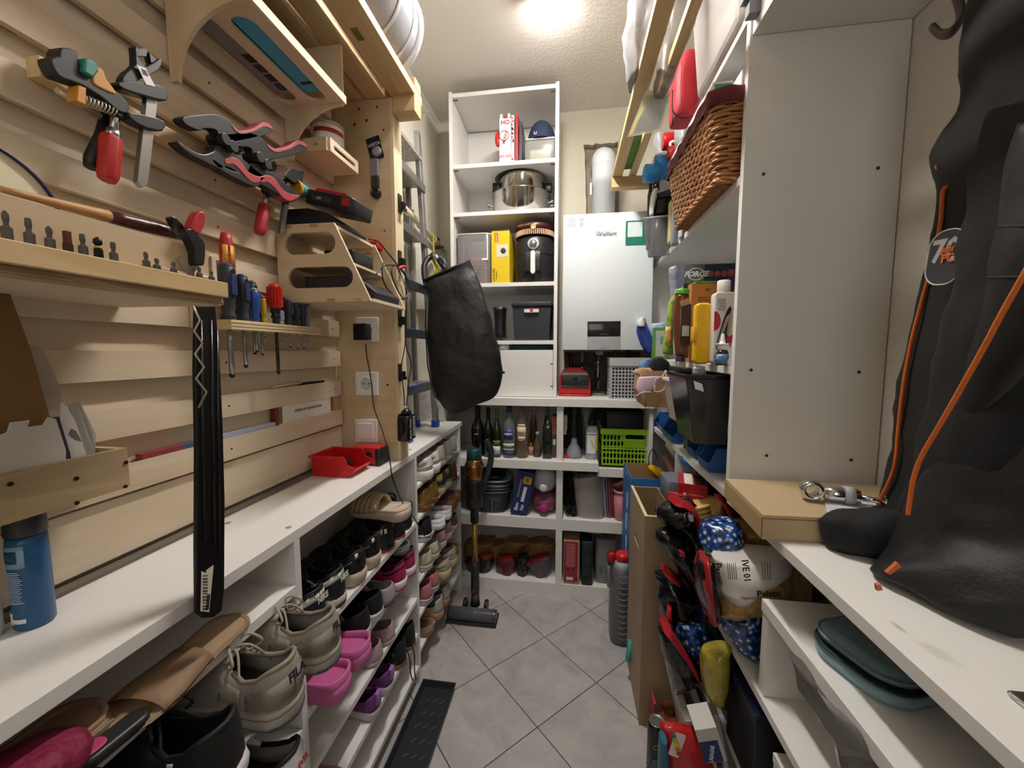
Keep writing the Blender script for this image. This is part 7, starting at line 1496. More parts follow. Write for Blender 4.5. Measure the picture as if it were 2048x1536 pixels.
one('clear_cover', M().box(-.045, .045, -.05, .05, 0, .002), G('d8e2ea', .3), 'clear plastic sheet lying across a blue bin', 'cover', (.485, 1.43, zd+.077))
for i, (y, lb) in enumerate([(1.565, 'grey metal cell block behind the first'), (1.535, 'grey metal cell block with round studs, nearest')]):
 t = thing('cell_block', lb, 'block', (.475, y, zd)); obj('block', M().rbox(-.028, .028, -.012, .012, 0, .060, .003), P('5f645f', .4, .4), t)
 m = M()
 for k in range(4): m.lathe([(.004, .060), (.004, .063)], 8, (-.02+.0133*k, 0, 0))
 obj('studs', m, P('a9aca8', .3, .7), t)
# behind and below: yellow tool, brown hose, blue carton, wood box
t = thing('yellow_handle_tool', 'yellow and black handled tool lying against the pantry shelf', 'tool', U(1320, 950, Y=1.72))
obj('yellow_grip', W(t).tube([U(1300, 934, Y=1.78), U(1318, 944, Y=1.74), U(1338, 966, Y=1.70)], [.014, .022, .018], 14), P('e0b40a', .35), t); obj('black_grip', W(t).tube([U(1334, 960, Y=1.70), U(1346, 972, Y=1.67)], [.018, .014], 14), BLACK(.45), t)
obj('white_shaft', W(t).tube([U(1344, 970, Y=1.67), U(1354, 985, Y=1.65)], .012, 14), P('dcd9d3', .35), t); obj('loop', W(t).tube(smooth_path([U(1300, 934, Y=1.79), U(1297, 915, Y=1.79), U(1306, 898, Y=1.79), U(1316, 920, Y=1.79)], 5), .002, 6), BLACK(), t)
one('brown_tube', M().tube([U(1330, 912, Y=1.72), U(1350, 955, Y=1.66), U(1354, 970, Y=1.64)], .014, 14), P('8a6a50', .6), 'thick brown tube behind the yellow tool', 'tube')
one('white_roll', M().tube([U(1340, 888, Y=1.74), U(1360, 915, Y=1.66)], .022, 16), P('cfcac0', .6), 'white roll behind the brown tube', 'roll')
def openbox(name, label, px, Yf, Yb, zt_, mat, inner, zb_=0.001, th=.004, hole=None, xoff=0):
 a, b = U(px[0], px[2], Y=Yf), U(px[1], px[2], Y=Yf); t = thing(name, label, 'box', ((a.x+b.x)/2, (Yf+Yb)/2, zb_)); w2, d2, h_ = (b.x-a.x)/2, (Yb-Yf)/2, zt_-zb_
 obj('front_wall', M().box(-w2, w2, -d2, -d2+th, 0, h_), mat, t, bevel=.0008); obj('back_wall', M().box(-w2, w2, d2-th, d2, 0, h_), inner, t)
 sw_ = M().holed(rect(-d2+th+.0002, d2-th-.0002, 0, h_), [hole] if hole else [], -w2, -w2+th, 'yz'); obj('side_wall', sw_, mat, t)
 obj('side_wall', M().box(w2-th, w2, -d2+th+.0002, d2-th-.0002, 0, h_), inner, t); obj('bottom', M().box(-w2+th+.0002, w2-th-.0002, -d2+th+.0002, d2-th-.0002, 0, th), inner, t); return t, w2, d2, h_
t, w2, d2, h_ = openbox('blue_carton_tall', 'tall open blue cardboard carton standing on the floor', (1262, 1325, 990), 1.66, 1.90, .765, P('2c72b4', .5), P('a37c50', .8))
for k in range(6): plate('white_script', P('dfe6ec', .5), (-w2-.0004, -.02+.01*(k % 2), h_*(.82-.13*k)), .03, .075, '-x', t, r=.012)
plate('dark_slot', P('16324e', .6), (-w2-.0004, .0, h_*.93), .10, .010, '-x', t, turn=-.2)
one('paper_scrap', M().prism([(-.02, -.01), (.02, -.012), (.012, .015), (.0, .03), (-.015, .02)], 0, .001), P('dedbd4', .6), 'torn white paper inside the blue carton', 'paper', (t.location.x-w2+.03, 1.74, .66))
tw, w2, d2, h_ = openbox('wooden_crate', 'tall narrow plywood box with a hand slot beside the blue carton', (1282, 1352, 1050), 1.30, 1.60, .752, P('a58f72', .6, var=.1, vs=10), P('8d7553', .7), th=.010, hole=slot(-.01, .60, .10, .026, 4))
tw.location.x += .012
obj('pale_edge', M().box(-w2-.0005, -w2+.010, -d2+.0, d2, h_+.0002, h_+.002).box(-w2+.0105, w2, -d2, -d2+.010, h_+.0002, h_+.002), P('d9c49c', .6), tw)
t = thing('broom_handle', 'grey pole with a teal rubber end leaning beside the wooden crate', 'broom', U(1262, 1310, Y=1.50))
obj('pole', W(t).tube([U(1262, 1280, Y=1.50), U(1275, 1200, Y=1.60)], .009, 14), P('8d9090', .35), t); obj('teal_end', W(t).tube([U(1256, 1322, Y=1.49), U(1257, 1318, Y=1.49), U(1263, 1278, Y=1.50)], [.008, .012, .012], 16), P('3f9c90', .5), t)
# red carton on the pantry things
t = thing('red_tea_carton', 'red carton with white top label above the pasta bags', 'carton', U(1390, 1006, Y=1.34)+Vector((0, .04, 0)), rot=(0, math.radians(2), math.radians(-14)))
w_, h_ = .062, .055
obj('carton', M().box(-.045, .042, -.06, .065, 0, .068), P('b02028', .4), t, bevel=.001); plate('white_top', P('e2dad4', .5), (-.014, .0, .0685), .028, .115, '+z', t); plate('dark_top', P('24181a', .5), (.022, .0, .0685), .034, .10, '+z', t)
plate('text_line', P('e3b4b4', .5), (0, -.0605, .014), .06, .003, '-y', t); plate('text_line', P('d88a8a', .5), (0.01, -.0605, .034), .045, .003, '-y', t); plate('icon', P('f0e0e0', .5), (-.025, -.0605, .034), .008, .008, '-y', t)
one('red_flap', M().prism([(-.05, 0), (.0, .0), (.02, -.03), (-.01, -.03)], 0, .001), P('b8323a', .5), 'open white and red flap beside the red carton', 'flap', t.location+Vector((-.045, -.03, .03)))
one('grey_carton', M().box(-.06, .08, -.05, .1, 0, .11), P('4a4550', .5), 'dark grey carton behind the red one', 'carton', (.56, 1.50, .75))
one('grey_tub', M().rbox(-.04, .04, -.06, .06, 0, .08, .01), P('6b757e', .4), 'bluish grey plastic box left of the red carton', 'box', (.40, 1.50, .75))
one('blue_wrap', M().ball((0, 0, 0), (.05, .06, .025), 14, .8), P('1f6ab0', .4), 'blue plastic wrap peeping out above the red carton', 'wrap', (.47, 1.50, .895))
one('pantry_pack', M().rbox(-.18, .12, -.18, .15, 0, .19, .02), P('6a4a2c', .6, var=.4, vs=15), 'brown grocery packs stacked in the dark pantry behind the pasta', 'packs', (.60, 1.38, .5465))
# pasta bags
PB = 'pasta bags on the pantry shelf'
def pasta_pat():
 m, nt, b = newmat('farfalle'); L = nt.links.new; tc = nd(nt, 'ShaderNodeTexCoord'); v = nd(nt, 'ShaderNodeTexVoronoi', i_Scale=70.0); v.feature = 'F1'; L(tc.outputs['Object'], v.inputs['Vector'])
 r = nd(nt, 'ShaderNodeValToRGB'); e = r.color_ramp.elements; e[0].position = .0; e[0].color = (*lin('2a2a2c'), 1); e[1].position = 1; e[1].color = (*lin('12244f'), 1)
 for p_, c_ in ((.12, 'd9c074'), (.30, 'e6e0cc'), (.40, '2f7fc0'), (.55, '1b3f9a'), (.65, '274f9e'), (.8, '16264a')):
  q = e.new(p_); q.color = (*lin(c_), 1)
 L(v.outputs['Distance'], r.inputs[0]); r.color_ramp.interpolation = 'CONSTANT'
 n = nd(nt, 'ShaderNodeMath', operation='MULTIPLY'); n.inputs[1].default_value = 1.35; L(v.outputs['Distance'], n.inputs[0]); L(n.outputs[0], r.inputs[0])
 L(r.outputs[0], b.inputs['Base Color']); b.inputs['Roughness'].default_value = .2; b.inputs['Coat Weight'].default_value = .5; return m
FARF = pasta_pat(); PENNE = P('b08a4a', .35, bump=.006, bs=60, var=.45, vs=45, coat=.4); FILM = P('07070a', .15, bump=.004, bs=55, coat=.4)
def softbag(name, label, parts, group=PB, cat='bag'):
 t = thing(name, label, cat, U(parts[0][1][0][0][0], parts[0][1][0][0][1], Y=parts[0][3]), group=group)
 for i, (nm, rows, d, Y, mat, wr) in enumerate(parts): obj(nm, soft(t, rows, d, Y=Y, n=30, wr=wr, fr=28, seed=i+len(label)), mat, t)
 return t
softbag('pasta_bag', 'topmost black and red pasta bag end beside the red carton', [('black_end', [((1335, 1003), (1385, 1000)), ((1316, 1015), (1396, 1018)), ((1322, 1040), (1402, 1050)), ((1340, 1065), (1402, 1080)), ((1360, 1085), (1400, 1092))], [.03, .05, .06, .05, .03], 1.20, FILM, .008),
 ('red_band', [((1338, 1000), (1362, 1000)), ((1358, 1006), (1384, 1010)), ((1378, 1022), (1394, 1030)), ((1388, 1050), (1400, 1056))], .05, 1.165, P('9c1a20', .3), .003), ('white_patch', [((1374, 1026), (1386, 1026)), ((1378, 1042), (1388, 1042))], .01, 1.135, P('c9cdd2', .2), .003)])
softbag('pasta_bag', 'clear bag showing thick penne behind the farfalle bag', [('pasta', [((1388, 1010), (1440, 1000)), ((1392, 1035), (1452, 1030)), ((1398, 1060), (1455, 1060))], .07, 1.28, P('cfae66', .3, bump=.004, bs=80, coat=.3), .004), ('red_edge', [((1430, 992), (1440, 990)), ((1445, 1010), (1455, 1010)), ((1455, 1030), (1466, 1032))], .02, 1.18, P('b0202a', .3), .003)])
mm = M(Matrix.Identity(4)); t = thing('penne', 'thick yellow penne tubes visible through the clear bag', 'pasta', U(1405, 1030, Y=1.16))
for k in range(6): obj('tube', W(t).tube([U(1391+k*2, 1018+k*9, Y=1.17), U(1418+k*2, 1012+k*9, Y=1.19)], .0065, 10), P('d3b368', .4), t)
softbag('pasta_bag', 'farfalle pasta bag with a colourful blue pattern, topmost right', [('patterned_end', [((1412, 1046), (1470, 1040)), ((1402, 1062), (1482, 1060)), ((1400, 1085), (1482, 1090)), ((1412, 1110), (1476, 1118)), ((1440, 1130), (1466, 1136))], [.03, .06, .065, .05, .02], 1.06, FARF, .007),
 ('brown_body', [((1465, 1052), (1530, 1050)), ((1475, 1080), (1562, 1090)), ((1472, 1110), (1580, 1112)), ((1465, 1130), (1560, 1118))], .06, 1.12, PENNE, .006)])
softbag('pasta_bag', 'big penne pasta bag with a red and black end and white label', [('pasta_body', [((1418, 1118), (1575, 1108)), ((1424, 1150), (1582, 1148)), ((1430, 1190), (1580, 1180)), ((1436, 1228), (1560, 1200))], [.045, .07, .07, .04], .985, PENNE, .006),
 ('black_end', [((1398, 1116), (1424, 1112)), ((1393, 1150), (1428, 1150)), ((1398, 1195), (1436, 1195)), ((1408, 1230), (1440, 1228))], [.03, .06, .065, .04], .975, FILM, .005),
 ('red_band', [((1402, 1112), (1414, 1112)), ((1398, 1150), (1412, 1150)), ((1402, 1195), (1416, 1195)), ((1412, 1232), (1428, 1230))], [.03, .066, .072, .045], .972, P('9c1c22', .3), .003),
 ('white_label', [((1424, 1112), (1572, 1104)), ((1426, 1135), (1576, 1130)), ((1430, 1178), (1500, 1168))], [.05, .074, .074], .983, P('cfc9c4', .3), .003)])
t = bpy.data.objects[[o.name for o in bpy.data.objects if o.get('label', '').startswith('big penne')][0]]
Lc = U(1450, 1148, Y=.905)-t.location
text('Pasta', .022, '26262a', U(1436, 1145, Y=.902)-t.location, '-y', t, turn=-1.5, bold=.03); text('IVE 01', .020, '26262a', U(1492, 1142, Y=.902)-t.location, '-y', t, turn=-1.4, bold=.02)
for k in range(9): plate('text_line', P('4a4648', .5), U(1456+k*4 if k < 5 else 1500+k*5, 1142, Y=.903)-t.location, .0012, .040, '-y', t, turn=.12)
text('Pelatti', .020, '2a2014', U(1538, 1188, Y=.905)-t.location, '-y', t, turn=.12, bold=.02); text('Rigatoni', .010, '6a4a1c', U(1498, 1196, Y=.905)-t.location, '-y', t, turn=.12)
softbag('pasta_bag', 'black crumpled pasta bag end in the middle of the pile', [('black_end', [((1330, 1055), (1380, 1085)), ((1312, 1062), (1395, 1110)), ((1325, 1090), (1400, 1140)), ((1350, 1120), (1400, 1180)), ((1365, 1150), (1398, 1210))], [.03, .05, .06, .05, .03], 1.16, FILM, .011), ('red_fleck', [((1356, 1100), (1368, 1104)), ((1362, 1110), (1372, 1114))], .01, 1.10, P('a02028', .3), .002)])
softbag('pasta_bag', 'black and red pasta bag end hanging low beside the plywood box', [('black_end', [((1312, 1140), (1340, 1138)), ((1316, 1155), (1366, 1162)), ((1316, 1180), (1390, 1200)), ((1318, 1215), (1395, 1240)), ((1325, 1245), (1380, 1265))], [.02, .04, .05, .05, .03], 1.18, FILM, .011), ('red_band', [((1322, 1138), (1340, 1140)), ((1340, 1156), (1360, 1160))], .04, 1.155, P('a8242a', .3), .003), ('red_tip', [((1335, 1215), (1342, 1214)), ((1334, 1236), (1344, 1236))], .015, 1.125, P('c01f28', .3), .003)])
softbag('pasta_bag', 'farfalle bag with blue pattern squeezed under the big penne bag', [('patterned_end', [((1438, 1228), (1520, 1208)), ((1446, 1260), (1522, 1250)), ((1468, 1285), (1520, 1300))], .05, 1.00, FARF, .006)])
softbag('pasta_bag', 'long hanging pasta bag with a blue pattern and a diagonal red stripe', [('patterned_part', [((1350, 1238), (1400, 1240)), ((1352, 1265), (1425, 1270)), ((1365, 1300), (1415, 1305)), ((1380, 1330), (1402, 1335))], [.03, .05, .05, .03], 1.14, FARF, .006), ('black_end', [((1316, 1255), (1345, 1250)), ((1322, 1290), (1372, 1288)), ((1335, 1330), (1396, 1325)), ((1345, 1365), (1400, 1352)), ((1349, 1384), (1358, 1384))], [.02, .04, .05, .04, .01], 1.10, FILM, .006),
 ('red_band', [((1322, 1250), (1340, 1252)), ((1345, 1282), (1360, 1282)), ((1368, 1312), (1380, 1312)), ((1388, 1345), (1396, 1348))], .045, 1.085, P('a01f26', .3), .002)])
bagY('yellow_pasta_bag', [((1404, 1300), (1460, 1292)), ((1402, 1320), (1458, 1318)), ((1404, 1360), (1452, 1360)), ((1410, 1388), (1448, 1392)), ((1425, 1403), (1444, 1403))], [.03, .045, .045, .04, .02], 1.02, P('a8993c', .25, bump=.003, bs=60, var=.25, vs=25, coat=.4), 'olive yellow see-through bag standing on the lower shelf', wr=.006, seed=8)
for i, (x0, x1, y0, y1, z0, z1, c_, lb) in enumerate([(.425, .60, .875, 1.02, .2915, .468, '23242c', 'tall dark speckled box on the lower shelf, nearer one'), (.437, .62, 1.03, 1.12, .2915, .49, '2c2e34', 'tall dark speckled box on the lower shelf, farther one')]):
 t = thing('dark_box', lb, 'box', ((x0+x1)/2, (y0+y1)/2, z0)); obj('box', W(t).box(x0, x1, y0, y1, z0, z1), P(c_, .45, var=.3, vs=60), t, bevel=.002); obj('lid', W(t).box(x0-.003, x1+.003, y0-.003, y1+.002, z1+.0003, z1+.02), P('191e3c' if i == 0 else '2c2e34', .4), t, bevel=.002)
one('blue_cartons', M().box(-.018, .02, -.05, .05, 0, .17), P('2c3a84', .45), 'stack of dark blue cartons beside the hanging pasta bag', 'carton', (.388, 1.285, .33), rot=(0, .12, 0))
t = thing('lasagne_box', 'dark blue and white lasagne box leaning under the shelf', 'box', U(1420, 1480, Y=.94)+Vector((0, .02, -.02)), rot=(0, math.radians(-18), 0))
obj('carton', M().box(-.022, .03, -.03, .04, -.03, .06), P('ccc9c4', .5), t, bevel=.001); plate('blue_face', P('1f2c66', .45), (.0, -.0306, .0), .044, .055, '-y', t); text('LASAGNE', .013, 'e6e6ea', (.0, -.0318, -.005), '-y', t, turn=1.2, bold=.03, sx=.8)
# floor level right
t = thing('folding_stool', 'folded white plastic step stool with ribs under the pasta bags', 'stool', (.40, 1.13, .07), rot=(math.radians(0), math.radians(-12), 0))
obj('board', M().rbox(-.03, -.01, -.12, .12, 0, .26, .004), P('b9b4ab', .4), t); obj('board', M().rbox(.012, .03, -.12, .12, 0.0, .25, .004), P('c5c1b8', .4), t); obj('board', M().rbox(.045, .06, -.12, .12, .03, .27, .004), P('a9a49b', .4), t)
obj('foot', M().rbox(-.04, .07, -.125, -.10, -.012, .0, .01), P('c5c1b8', .4), t)
t = thing('energy_can', 'slim black drink can with gold script standing on the floor', 'can', (U(1304, 1508, Z=0).x, 1.16, .0006))
hz_ = .16; r_ = .0262
obj('body', M().lathe([(r_*.8, 0), (r_, .008), (r_, hz_*.93), (r_*.88, hz_)], 32), P('17181a', .25), t); obj('top', M().lathe([(r_*.88, hz_+.0002), (r_*.9, hz_+.003), (r_*.82, hz_+.003), (r_*.78, hz_-.001), (.002, hz_-.001)], 32), P('c2c2c0', .25, .9), t, label='silver can top')
obj('ring_pull', M().cb((0, -.006, hz_+.0005), (.010, .014, .002)), P('d8d8d8', .2, .9), t)
text('Ca', .024, 'b08a3a', (-.004, -r_-.0010, hz_*.62), '-y', t, shear=.3); plate('grey_panel', P('55595c', .4), (-.008, -r_-.0002, hz_*.25), .012, .04, '-y', t, r=.005)
one('white_edge_board', M().box(-.004, .004, -.22, .22, 0, .14), P('a33a40', .5), 'thin red and white rim of the low crate on the floor', 'crate edge', (.295, 1.46, .001))
one('crate_floor', M().box(-.05, .06, -.22, .22, 0, .004), P('3a2c24', .7), 'brown base of the low crate on the floor', 'crate base', (.350, 1.46, .001))
rr = random.Random(4)
for i, (x, y, z) in enumerate([(.325, 1.36, .036), (.365, 1.33, .036), (.335, 1.29, .036), (.37, 1.27, .037), (.345, 1.32, .088), (.365, 1.385, .037), (.33, 1.255, .037)]):
 t = thing('onion', 'brown onion in the low crate, '+['left back one', 'right back one', 'left front one', 'right front one', 'one lying on top', 'rearmost one', 'frontmost one'][i], 'onion', (x, y, z), group='onions in the low crate')
 obj('bulb', M().lathe([(.004, -.028), (.018, -.024), (.029, -.004), (.027, .012), (.014, .024), (.004, .030), (.003, .038)], 18), P('a25a2c', .4, var=.35, vs=40), t)
bagY('black_rubbish_bag', [((1276, 1288), (1322, 1286)), ((1276, 1310), (1328, 1310)), ((1282, 1345), (1330, 1345)), ((1290, 1370), (1328, 1372))], [.05, .06, .06, .04], 1.46, P('101012', .25, bump=.006, bs=35), 'shiny black plastic bag behind the onions', wr=.010, seed=6)
t = softbag('snack_bag', 'red snack bag with a nutrition traffic-light label at the bottom edge', [('red_body', [((1318, 1448), (1345, 1446)), ((1320, 1480), (1410, 1468)), ((1324, 1520), (1425, 1520)), ((1330, 1580), (1440, 1590))], [.01, .03, .04, .04], .98, P('b01f24', .25, bump=.003, bs=50, coat=.3), .005), ('teal_side', [((1318, 1474), (1332, 1474)), ((1316, 1510), (1338, 1510)), ((1316, 1580), (1345, 1580))], .02, .955, P('1d5f7c', .3), .003)], group=None)
for k, c_ in enumerate(('2f8a3c', 'a8c03a', 'e0c53a', 'd9812c', 'b8282c')): plate('score_field', P(c_, .4), U(1347+k*3, 1472+k*9, Y=.928)-t.location, .012, .0095, '-y', t, turn=-.25)
plate('score_frame', P('e6d9d4', .4), U(1354, 1490, Y=.932)-t.location, .026, .064, '-y', t, turn=-.25, r=.004)
one('glass_jar', M().lathe([(.02, 0), (.022, .005), (.022, .05), (.016, .058), (.017, .07)], 20), G('c9cdd2', .4), 'small clear jar among the snack bags near the floor', 'jar', (.36, 1.10, .06))
# things under the counter, near
t = thing('blue_hard_case', 'slate blue zipped hard case lying on the shelf riser', 'case', (.590, .722, .7576), rz=math.radians(19))
obj('lower_shell', M().rbox(-.14, .14, -.075, .075, 0, .026, .045, .012, 8), P('86a5b0', .5), t); obj('upper_shell', M().rbox(-.137, .137, -.072, .072, .0295, .056, .043, .018, 8), P('6c868f', .5), t)
obj('zip', M().rbox(-.141, .141, -.076, .076, .0262, .0293, .045, .001, 8), P('22343a', .5), t)
one('brown_jar', M().lathe([(.035, 0), (.04, .006), (.04, .08), (.034, .088)], 28), P('3a2620', .3), 'dark brown jar in shadow behind the blue hard case', 'jar', (.64, .93, .6))
one('olive_bottle', M().tube([(-.10, 0, .04), (.02, 0, .04), (.06, 0, .04)], [.034, .036, .03], 24), P('6a6a3a', .3, bump=.001, bs=60), 'olive green ribbed container lying at the bottom right corner', 'container', (.60, .40, .7585), rz=-.6)
bagY('clear_wrap', [((1590, 1330), (1622, 1345)), ((1610, 1385), (1652, 1400)), ((1640, 1440), (1700, 1440)), ((1670, 1500), (1760, 1500)), ((1690, 1560), (1800, 1560))], .03, .60, G('b9b6b0', .16, .25), 'crinkled clear plastic wrapping under the shelf riser', 'wrap', wr=.010)
# cardboard box with fittings on the counter
t = thing('flat_carton', 'flat closed brown cardboard box on the side counter', 'box', (.555, .905, CZ+.0006))
obj('box', M().prism([(-.165, -.085), (.20, -.075), (.20, .145), (-.150, .145)], 0, .052, 'xy'), P('b7a07c', .6, var=.06), t, bevel=.0015); obj('lid_line', M().prism([(-.166, -.086), (.2005, -.076), (.2005, -.0755), (-.1655, -.0855)], .044, .0455), P('7c6038', .7), t)
obj('lid_flap', M().prism([(-.167, -.083), (-.1655, -.083), (-.1505, .143), (-.152, .143)], .004, .046), P('ad946c', .6), t)
one('instruction_sheet', M().prism([(-.09, -.05), (.10, -.055), (.13, .05), (-.03, .06)], 0, .0008), P('c9c7c8', .6), 'white printed instruction sheet on the flat carton', 'paper', (.61, .895, CZ+.0545))
for k in range(3): pass
t = thing('shower_fitting', 'chrome shower fitting with a clear ring lying on the carton', 'fitting', (.585, .905, CZ+.0725), rz=math.radians(-12))
obj('tube', M().tube([(-.035, 0, 0), (-.01, 0, 0), (.028, 0, 0)], [.015, .0165, .0165], 24), CHROME(), t); obj('eye', M(Matrix.Translation((-.055, 0, .004)) @ Matrix.Rotation(PI/2, 4, 'X')).lathe([(.020, -.013), (.023, 0), (.020, .013), (.012, .013), (.010, 0), (.012, -.013), (.020, -.013)], 28, caps=False), CHROME(), t)
obj('clear_ring', M().tube([(.002, 0, 0), (.018, 0, 0)], .0195, 24), G('d8d8d8', .5), t); obj('rod', M().tube([(.028, .006, -.003), (.085, .0, -.006)], .006, 12), CHROME(), t)
obj('ball_end', M().ball((.09, 0, -.001), (.024, .018, .016), 18), CHROME(), t)
t = thing('wire_clips', 'small heap of thin wire hooks on the instruction sheet', 'hooks', (.712, .90, CZ+.0558))
rr = random.Random(2)
for k in range(5): a_ = rr.uniform(0, 3); obj('hook', M(Matrix.Rotation(a_, 4, 'Z')).tube(smooth_path([(-.02, 0, .001+.002*k), (-.008, .006, .001+.002*k), (.006, -.004, .001+.002*k), (.018, .004, .001+.002*k)], 4), .0009, 5), P('6a5a50', .3, .8), t)
one('steel_tab', M().rbox(-.012, .03, -.02, .02, 0, .006, .006), CHROME(), 'shiny metal tab at the lower right edge of the counter', 'tab', U(2052, 1420, Z=CZ)+Vector((.01, 0, .0006)))
# coat hook and rail
t = thing('coat_hook_rail', 'grey metal rail with a curled coat hook on the right wall', 'hook rail', (.76, .95, 2.0))
obj('rail', M().box(-.004, .010, -.45, -.02, .0, .035), P('6a625a', .45, .6), t); pts = [U(1912, -12, X=.745), U(1921, 20, X=.73), U(1918, 45, X=.715), U(1900, 66, X=.70), U(1880, 68, X=.695), U(1866, 55, X=.693)]
obj('hook', W(t).tube(smooth_path(pts, 6), .0062, 8, flat=1.8), P('6f675f', .4, .7), t, label='curled grey metal hook')
obj('hook_plate', M().box(-.012, -.0045, -.06, -.03, -.01, .05), P('6f675f', .4, .7), t)
one('wall_bracket', M().box(-.02, .02, -.012, .012, 0, .035).box(-.03, .03, -.016, .016, .0355, .055), P('6f7276', .5), 'small grey plastic bracket at the top of the side panel', 'bracket', (.425, 1.052, 2.085))
# jacket
jk = thing('jacket', 'black padded work jacket with orange piping hanging on the right wall', 'jacket', (.66, .7, .95))
BK = P('08080a', .8, bump=.0006, bs=220)
rows = [((2010, -150), (2300, -150)), ((1962, 0), (2320, 0)), ((1946, 90), (2330, 90)), ((1938, 200), (2350, 200)), ((1900, 270), (2350, 270)), ((1876, 330), (2350, 330)), ((1892, 380), (2350, 380)), ((1880, 470), (2350, 470)), ((1850, 580), (2350, 580)), ((1825, 700), (2350, 700)), ((1804, 820), (2350, 820)), ((1792, 900), (2350, 900)), ((1770, 985), (2350, 985)), ((1765, 1060), (2350, 1060)), ((1762, 1180), (2350, 1230)), ((1900, 1250), (2350, 1300))]
obj('back_body', soft(jk, rows, [.05, .06, .06, .06, .06, .06, .06, .06, .06, .06, .06, .06, .06, .06, .05, .03], X=.70, n=48, wr=.007, fr=10, seed=1, sub=4), BK, jk)
X1 = .625
rows = [((1990, 230), (2060, 200)), ((1950, 340), (2200, 320)), ((1935, 450), (2220, 450)), ((1920, 560), (2200, 560)), ((1880, 700), (2140, 700)), ((1850, 830), (2080, 830)), ((1825, 950), (2040, 960)), ((1800, 1010), (1960, 1040)), ((1800, 1035), (1880, 1045))]
obj('front_panel', soft(jk, rows, [.02, .03, .032, .032, .03, .03, .028, .02, .01], X=X1, n=44, wr=.008, fr=12, seed=7, sub=4), P('0c0c0e', .85, bump=.0008, bs=180), jk)
rows = [((2060, 240), (2200, 240)), ((2030, 330), (2240, 330)), ((2010, 440), (2240, 440)), ((1990, 560), (2200, 560)), ((1965, 650), (2160, 650)), ((1935, 750), (2060, 750)), ((1905, 840), (1960, 840))]
obj('quilted_part', soft(jk, rows, [.03, .036, .036, .036, .03, .02, .008], X=X1-.02, n=40, wr=.004, fr=12, seed=3), P('0c0c10', .5, bump=.001, bs=60), jk)
for k, (a_, b_) in enumerate((((2036, 360), (2120, 330)), ((1996, 452), (2120, 440)), ((1975, 555), (2120, 540)))): obj('quilt_seam', W(jk).tube([U(*a_, X=X1-.052), U((a_[0]+b_[0])/2, (a_[1]+b_[1])/2+6, X=X1-.058), U(*b_, X=X1-.05)], .002, 6), P('0c0c0e', .8), jk)
ORG = P('c8621c', .6, bump=.001, bs=300)
for nm, pts, X, r_ in (('collar_piping', [(1874, 332), (1880, 338), (1896, 350)], .655, .004), ('left_piping', [(1896, 372), (1886, 385), (1882, 440), (1868, 520), (1845, 600), (1822, 690), (1806, 780), (1797, 860), (1791, 925), (1778, 965), (1760, 1000), (1754, 1024)], .648, .0035),
 ('right_piping', [(2070, 510), (2042, 560), (2005, 625), (1965, 700), (1920, 780), (1880, 850), (1845, 910), (1828, 955), (1820, 1000), (1816, 1030)], .548, .0033)):
 obj(nm, W(jk).tube(smooth_path([U(a_, b_, X=X) for a_, b_ in pts], 5), r_, 8), ORG, jk, label='orange piping')
pc_ = U(1892, 515, X=.612)
T = Matrix.Translation(pc_-jk.location) @ Matrix.Rotation(-PI/2+.0, 4, 'Z') @ Matrix.Rotation(PI/2, 4, 'X')
PT = lambda m_: m_
m = M(T @ Matrix.Rotation(-.1, 4, 'Z')); m.prism(slot(0, 0, .062, .085, 6, .026), -.001, .0015); obj('badge', m, P('303036', .6), jk, label='rounded badge with a white rim')
m = M(T @ Matrix.Rotation(-.1, 4, 'Z')); m.tube([(a_, b_, .0015) for a_, b_ in slot(0, 0, .064, .087, 6, .027)], .0014, 6, closed=True); obj('badge_rim', m, P('b9b9b2', .6), jk)
q = pc_-jk.location
text('70', .050, 'a9aca8', q+Vector((-.0018, 0, .010)), '-x', jk, bold=.03, turn=-.08); text('Jahre', .015, 'd0621f', q+Vector((-.0030, -.010, .012)), '-x', jk, bold=.03, turn=-.08); text('PCI', .019, 'd0621f', q+Vector((-.0030, -.009, -.003)), '-x', jk, bold=.04, turn=-.08)
rows = [((1700, 1030), (1770, 1030)), ((1655, 1040), (1800, 1050)), ((1648, 1075), (1810, 1090)), ((1662, 1098), (1800, 1120)), ((1720, 1108), (1790, 1140))]
obj('left_sleeve', soft(jk, [((1690, 1026), (1800, 1020)), ((1655, 1036), (1830, 1040)), ((1648, 1070), (1830, 1085)), ((1656, 1094), (1830, 1120))], [.02, .045, .05, .03], Y=.80, n=36, wr=.008, fr=16, seed=11), BK, jk)
hl = [((1990, 600), .655), ((1955, 720), .65), ((1905, 850), .64), ((1850, 960), .62), ((1800, 1050), .60), ((1768, 1110), .565), ((1756, 1165), .525), ((1800, 1208), .528), ((1900, 1250), .545), ((2020, 1280), .575)]
rws = []
for (p_, x_) in hl:
 a_ = U(*p_, X=x_); b_ = U(2420, p_[1]-30, X=.70); a_.z = max(a_.z, CZ+.012); b_.z = max(b_.z, CZ+.012); b_.y = max(b_.y, .30); rws.append((a_, b_))
obj('lower_hem', soft(jk, rws, [.03, .045, .055, .06, .06, .055, .05, .05, .045, .02], X=.62, n=56, wr=.010, fr=9, seed=13, sub=5), P('0a0a0d', .6, bump=.0008, bs=160), jk)
obj('hem_piping', W(jk).prism(xz([(1768, 1142), (1790, 1122), (1797, 1130), (1774, 1146)], .575), .570, .575, 'xz'), ORG, jk); obj('red_tip', W(jk).prism(xz([(1748, 1166), (1756, 1164), (1760, 1176), (1750, 1178)], .60), .595, .60, 'xz'), P('c96a5c', .6), jk)
